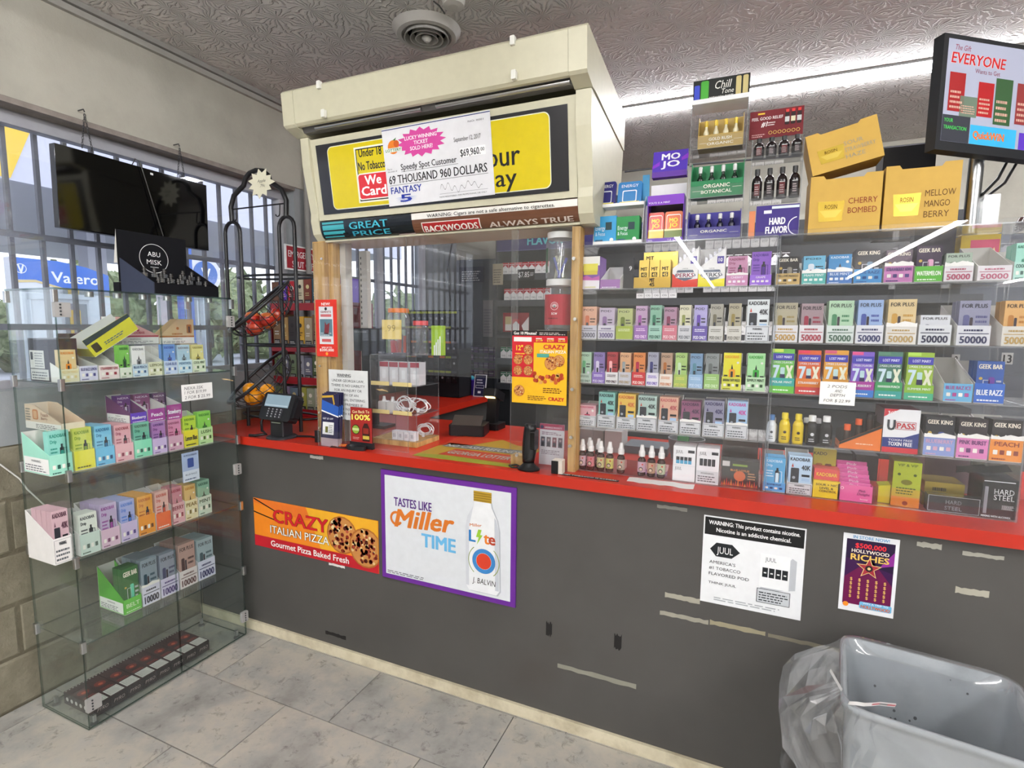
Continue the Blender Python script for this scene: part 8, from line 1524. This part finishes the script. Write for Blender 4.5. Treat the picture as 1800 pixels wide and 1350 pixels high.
# fuel sign
X_ = -5.0; S0 = oxp(X_, 22, 508); S1 = oxp(X_, 192, 508); zt = oxp(X_, 30, 452).z
fs = thing('fuel_sign', 'blue and white fuel brand sign board on posts outside', 'sign', (X_, (S0.y + S1.y) / 2, -.15))
w = S1.y - S0.y; h = zt - S0.z
m = MB('gloss'); pts = [(X_, S0.y, S0.z - .35), (X_, S1.y, S0.z - .35), (X_, S1.y, S0.z + h * .66), (X_, S0.y + w * .75, zt - h * .12), (X_, S0.y + w * .45, zt), (X_, S0.y, zt)]
m.prism(pts, (-.12, 0, 0), 'e4e6ee'); p = m.pr((X_ + .002, S0.y, S0.z), (0, 1, 0), (0, 0, 1))
p.poly([(0, h * .30), (w * .22, h * .34), (w * .5, h * .12), (w, -h * .05), (w, h * .66), (w * .75, h * .88), (w * .45, h), (0, h)], '3a72d0', 1).poly([(0, h * .2), (w * .22, h * .26), (w * .5, h * .05), (w, -h * .12), (w, -h * .05), (w * .5, h * .12), (w * .22, h * .33), (0, h * .28)], 'e0c88a', 2)
p.ring(w * .09, h * .66, w * .055, w * .008, 'e8ecf4', 2, 24).text('V', w * .09, h * .5, h * .3, 'e8ecf4', w=w * .06, al='c', l=3, bold=.04).text('Valero', w * .38, h * .30, h * .36, 'f0f2f8', w=w * .50, l=3, bold=.03); m.build('board', fs)
for y in (S0.y + .1, S1.y - .15): MB('plastic').box(X_ - .1, X_ - .04, y, y + .06, -.15, S0.z - .36, 'c8ccd4').build('post', fs)
# fuel pumps
def pump(X_, px0, px1, py0, lab, top):
    a = oxp(X_, px0, 640); b2 = oxp(X_, px1, 640); zt = oxp(X_, (px0 + px1) / 2, py0).z; w = b2.y - a.y
    e = thing('fuel_pump', lab, 'fuel pump', (X_, (a.y + b2.y) / 2, -.15), 'fuel pumps')
    MB('plastic').box(X_ - .5, X_, a.y, b2.y, -.15, zt, 'dcdee8').build('body', e)
    MB('gloss').box(X_ + .0005, X_ + .012, a.y + w * .12, b2.y - w * .12, zt - (zt + .15) * .30, zt - .04, '8a8f9a').build('display_panel', e)
    MB('gloss').box(X_ + .0125, X_ + .02, a.y + w * .25, a.y + w * .62, zt - (zt + .15) * .22, zt - .10, 'e0b848').build('price_panel', e)
    MB('gloss').box(X_ + .0205, X_ + .025, a.y + w * .36, a.y + w * .52, zt - (zt + .15) * .19, zt - .14, '4a7ab8').build('keypad', e)
    MB('gloss').box(X_ - .52, X_ + .02, a.y - .02, b2.y + .02, zt + .001, zt + .06, top).build('topper', e)
    for s_ in (.2, .8): MB('plastic').tube([(X_ + .02, a.y + w * s_, zt - .5), (X_ + .12, a.y + w * s_, zt - .9), (X_ + .05, a.y + w * s_ + .05, zt - .6)], .025, '2a2c34', 6).build('hose', e)
pump(-4.2, 115, 165, 527, 'white fuel pump with yellow price panel outside', 'd8dce8'); pump(-7.0, 352, 372, 520, 'white fuel pump with blue topper near the window pillar', '3a68c0')
X_ = -3.4; a = oxp(X_, 282, 640); m = MB('paper'); zt = oxp(X_, 290, 520).z; m.prism([(X_, a.y, -.15), (X_, a.y + .16, -.15), (X_, a.y + .10, zt), (X_, a.y + .02, zt)], (-.03, 0, 0), 'e8d8e0'); m.pr((X_ + .001, a.y, 0), (0, 1, 0), (0, 0, 1)).rect(.01, zt * .45, .12, zt * .8, 'd85a78', 1); m.build('feather_banner', None, 'pink and white feather banner standing on the forecourt', 'banner')
X_ = -4.0; a = oxp(X_, 318, 640); b2 = oxp(X_, 342, 640); m = MB('gloss'); m.box(X_, X_ + .05, a.y, b2.y, -.15, oxp(X_, 330, 432).z, '4a72c8').pr((X_ + .052, a.y, 1.2), (0, 1, 0), (0, 0, 1)).rect(.02, -.9, b2.y - a.y - .02, -.1, 'e4e8f0', 1).rect(.03, .5, b2.y - a.y - .03, .8, 'c8d4f0', 1); m.build('fuel_totem', None, 'blue and white upright fuel totem on the forecourt', 'sign')
X_ = -4.6; c_ = oxp(X_, 361, 482); m = MB('gloss'); m.cyl((X_, c_.y, c_.z), (X_ - .08, c_.y, c_.z), .22, 'dcdce6', 24); m.cyl((X_ + .012, c_.y, c_.z), (X_ + .001, c_.y, c_.z), .16, '4a72b8', 24); m.pr((X_ + .014, c_.y - .1, c_.z - .1), (0, 1, 0), (0, 0, 1)).text('V', .1, .02, .16, 'f0f2f8', w=.12, al='c', bold=.03); m.box(X_ - .09, X_ - .03, c_.y - .03, c_.y + .03, -.15, c_.z - .2, 'b8bcc8', 'plastic'); m.build('round_sign', None, 'round white and blue emblem sign on a post outside', 'sign')
# hedge bank behind the forecourt: each shrub its own thing
rh = random.Random(17)
shr = []
for v in range(4):
    m = MB('bush_leaf'); r0 = random.Random(40 + v)
    for q in range(260):
        th, ph = r0.uniform(0, 6.28), math.acos(r0.uniform(-.4, 1)); rad = r0.uniform(.72, 1.0); c_ = V(rad * math.sin(ph) * math.cos(th), rad * math.sin(ph) * math.sin(th), rad * math.cos(ph) * .9 + .5)
        s_ = r0.uniform(.10, .2); u = V(r0.uniform(-1, 1), r0.uniform(-1, 1), r0.uniform(-1, 1)).normalized(); t = u.cross(V(r0.uniform(-1, 1), r0.uniform(-1, 1), 1)).normalized()
        m.add([c_ - u * s_, c_ + t * s_ * .5, c_ + u * s_, c_ - t * s_ * .5], [(0, 1, 2, 3)], '6a7850')
    m.lathe([(.5, -.2), (.8, .2), (.85, .7), (.6, 1.15), (.1, 1.35)], (0, 0, 0), 12, '55623e'); shr.append(m)
meshes = []
def shrub(i, x, y, s, lab):
    v = i % 4
    if len(meshes) <= v:
        o_ = shr[v].build('shrub', None, lab, 'shrub', 'shrubs behind the forecourt', origin=(0, 0, 0)); meshes.append(o_)
    else: o_ = meshes[v].copy(); COL.objects.link(o_); o_['label'] = lab
    o_.location = (x, y, -.15); o_.scale = (s, s, s * rh.uniform(.9, 1.2)); o_.rotation_euler = (0, 0, rh.uniform(0, 6))
k = 0
for k in range(9): shrub(k, -20 + rh.uniform(-.3, .3), -5 + k * 4.5, 1.8, 'front row shrub of the hedge bank outside, %s from the left' % ORD[k])
for j in range(7): shrub(j, -26, -7 + j * 6.6, 2.7, 'middle row shrub of the hedge bank outside, %s from the left' % ORD[j])
for j in range(6): shrub(j + 1, -34, -8 + j * 8.6, 3.5, 'tall back row shrub of the hedge bank outside, %s from the left' % ORD[j])
for j in range(6):
    shrub(j, -5 - j * 2.6, 8 + j * 3.2, 1.5, 'shrub seen through the far window, %s from the wall' % ORD[j])

# ------------------------------------------------------------------ remaining small things
m = MB('plastic'); A = [ox(XL + .006, q) for q in ((0, 816), (35, 842), (48, 860), (86, 895), (120, 930))]; m.tube([(p.x, p.y, p.z) for p in A], .003, 'e4e2de', 6); m.build('power_cord', None, 'white power cord hanging along the block wall by the cabinet', 'cord')
c_ = oz(ZC, (797, 2)); m = MB('plastic'); m.lathe([(.018, -.022), (.04, -.018), (.045, -.0005)], (c_.x, c_.y, ZC), 20, 'cac7c2'); m.build('ceiling_detector', None, 'small round white detector on the ceiling above the vent', 'detector')
A = oz(ZC - .004, (762, 2)); B = oz(ZC - .05, (782, 24)); m = MB('plastic'); m.tube([A, (A + B) / 2 + V(0, 0, .006), B], .003, '3a3836', 6); m.build('ceiling_wire', None, 'short dark wire dangling from the ceiling beside the vent', 'wire')
# stock and clutter on the worktop behind the cases
def clutter(p0, p1, pt, y, d, col, lab, name='carton', cat='carton', side=None):
    a = oy(y, p0).x; b2 = oy(y, p1).x; h = oy(y, pt).z - cz
    m = MB('paper'); m.box(a, b2, y, y + d, cz + .0006, cz + h, col, cols=[col, col, col, side or col, col, side or col]); return m.build(name, None, lab, cat)
clutter((1017, 800), (1060, 800), (1040, 756), .40, .12, '8e8a86', 'grey brown carton on the worktop behind the spray bottles')
clutter((1062, 800), (1092, 800), (1075, 758), .40, .12, 'c4c2c0', 'pale carton on the worktop behind the spray bottles')
clutter((1096, 820), (1172, 820), (1130, 786), .42, .14, '6a6e74', 'grey carton on the worktop behind the gap in the bottles')
q = oy(.42, (1206, 790)); e = thing('grey_cup', 'round grey tub behind the white pod cartons', 'tub', (q.x, .42, cz)); h = oy(.42, (1206, 770)).z - cz; R_ = (oy(.42, (1239, 770)).x - oy(.42, (1173, 770)).x) / 2
m = MB('plastic'); m.lathe([(R_ * .8, .001), (R_, h), (R_ * .94, h), (R_ * .75, .006)], (q.x, .42, cz), 28, '84868a'); m.build('tub', e)
m = MB('gloss'); m.rbox(q.x - .03, q.x + .012, .38, .40, cz + .008, cz + h + .012, .004, '3a9a4a', 3); m.build('green_lighter', None, 'green lighter standing in the grey tub', 'lighter')
clutter((1268, 830), (1330, 835), (1300, 772), .36, .16, '55504a', 'dark brown carton behind the clear bin')
clutter((1455, 850), (1495, 850), (1470, 795), .36, .12, '2a2a2c', 'black carton behind the pink packets')
clutter((1500, 860), (1540, 860), (1520, 800), .38, .12, '38343a', 'charcoal carton between the pink packets and honey box')
clutter((1620, 870), (1700, 870), (1660, 798), .34, .12, '6a5a60', 'mauve grey carton behind the gold honey boxes')
clutter((1704, 870), (1790, 870), (1750, 800), .34, .12, '54584a', 'olive grey carton behind the tall black supplement box')
# numbered ticket dispenser behind the right case
e = thing('ticket_dispenser', 'clear lottery ticket dispenser with number tags behind the right case', 'dispenser', (2.25, .36, cz))
for x in (2.10, 2.24, 2.38): sheet(x, x + .003, .34, .42, cz + .16, 1.715, 'acrylic', 'acrylic_edge').build('divider', e)
sheet(2.10, 2.52, .335, .339, cz + .0006, 1.715, 'acrylic', 'acrylic_edge').build('front_sheet', e)
for s_, p0, p1, pt in (('13', (1759, 640), (1779, 641), (1770, 620)), ('8', (1672, 639), (1686, 640), (1680, 623)), ('38', (1779, 408), (1799, 407), (1790, 392))):
    a = oy(.334, p0); b2 = oy(.334, p1); h = oy(.334, pt).z - a.z; w = b2.x - a.x; m = MB('paper'); m.box(a.x, b2.x, .332, .3346, a.z, a.z + h, 'dcdcda'); m.pr((a.x, .3318, a.z)).text(s_, w * .5, h * .14, h * .7, '1c1c20', al='c', w=w * (.34 if len(s_) == 1 else .7), bold=.04); m.build('number_tag', e)
# boxes at the back of the top row
a = oy(.235, (1607, 440)); b2 = oy(.235, (1680, 440)); zz = ZS[4] + .0006; m = MB('paper'); m.box(a.x, b2.x, .245, .29, zz, oy(.235, (1640, 409)).z, '2c2634'); m.build('dark_carton', None, 'dark purple carton at the back of the top row, right case', 'carton')
a = oy(.235, (1690, 440)); b2 = oy(.235, (1760, 440)); h = oy(.235, (1720, 412)).z - zz; w = b2.x - a.x; m = MB('paper'); m.box(a.x, b2.x, .245, .29, zz, zz + h, 'd8b83a'); p = m.pr((a.x, .2448, zz)); p.rect(w * .25, h * .1, w * .98, h * .9, 'd85a7a', 1).text('TEQUILA', w * .6, h * .6, h * .14, 'f0d8a0', w=w * .6, al='c', bold=.03).text('SUNRISE', w * .6, h * .42, h * .14, 'f0d8a0', w=w * .6, al='c', bold=.03); m.build('sunset_carton', None, 'yellow and pink carton at the back of the top row, right case', 'carton')
m = MB('plastic'); A = [oy(2.0, q) for q in ((1098, 302), (1180, 292), (1330, 280), (1480, 268), (1650, 250))]; m.tube(A, .006, '26262a', 6); m.build('wall_cable', None, 'black cable strung along behind the display towers', 'cable')
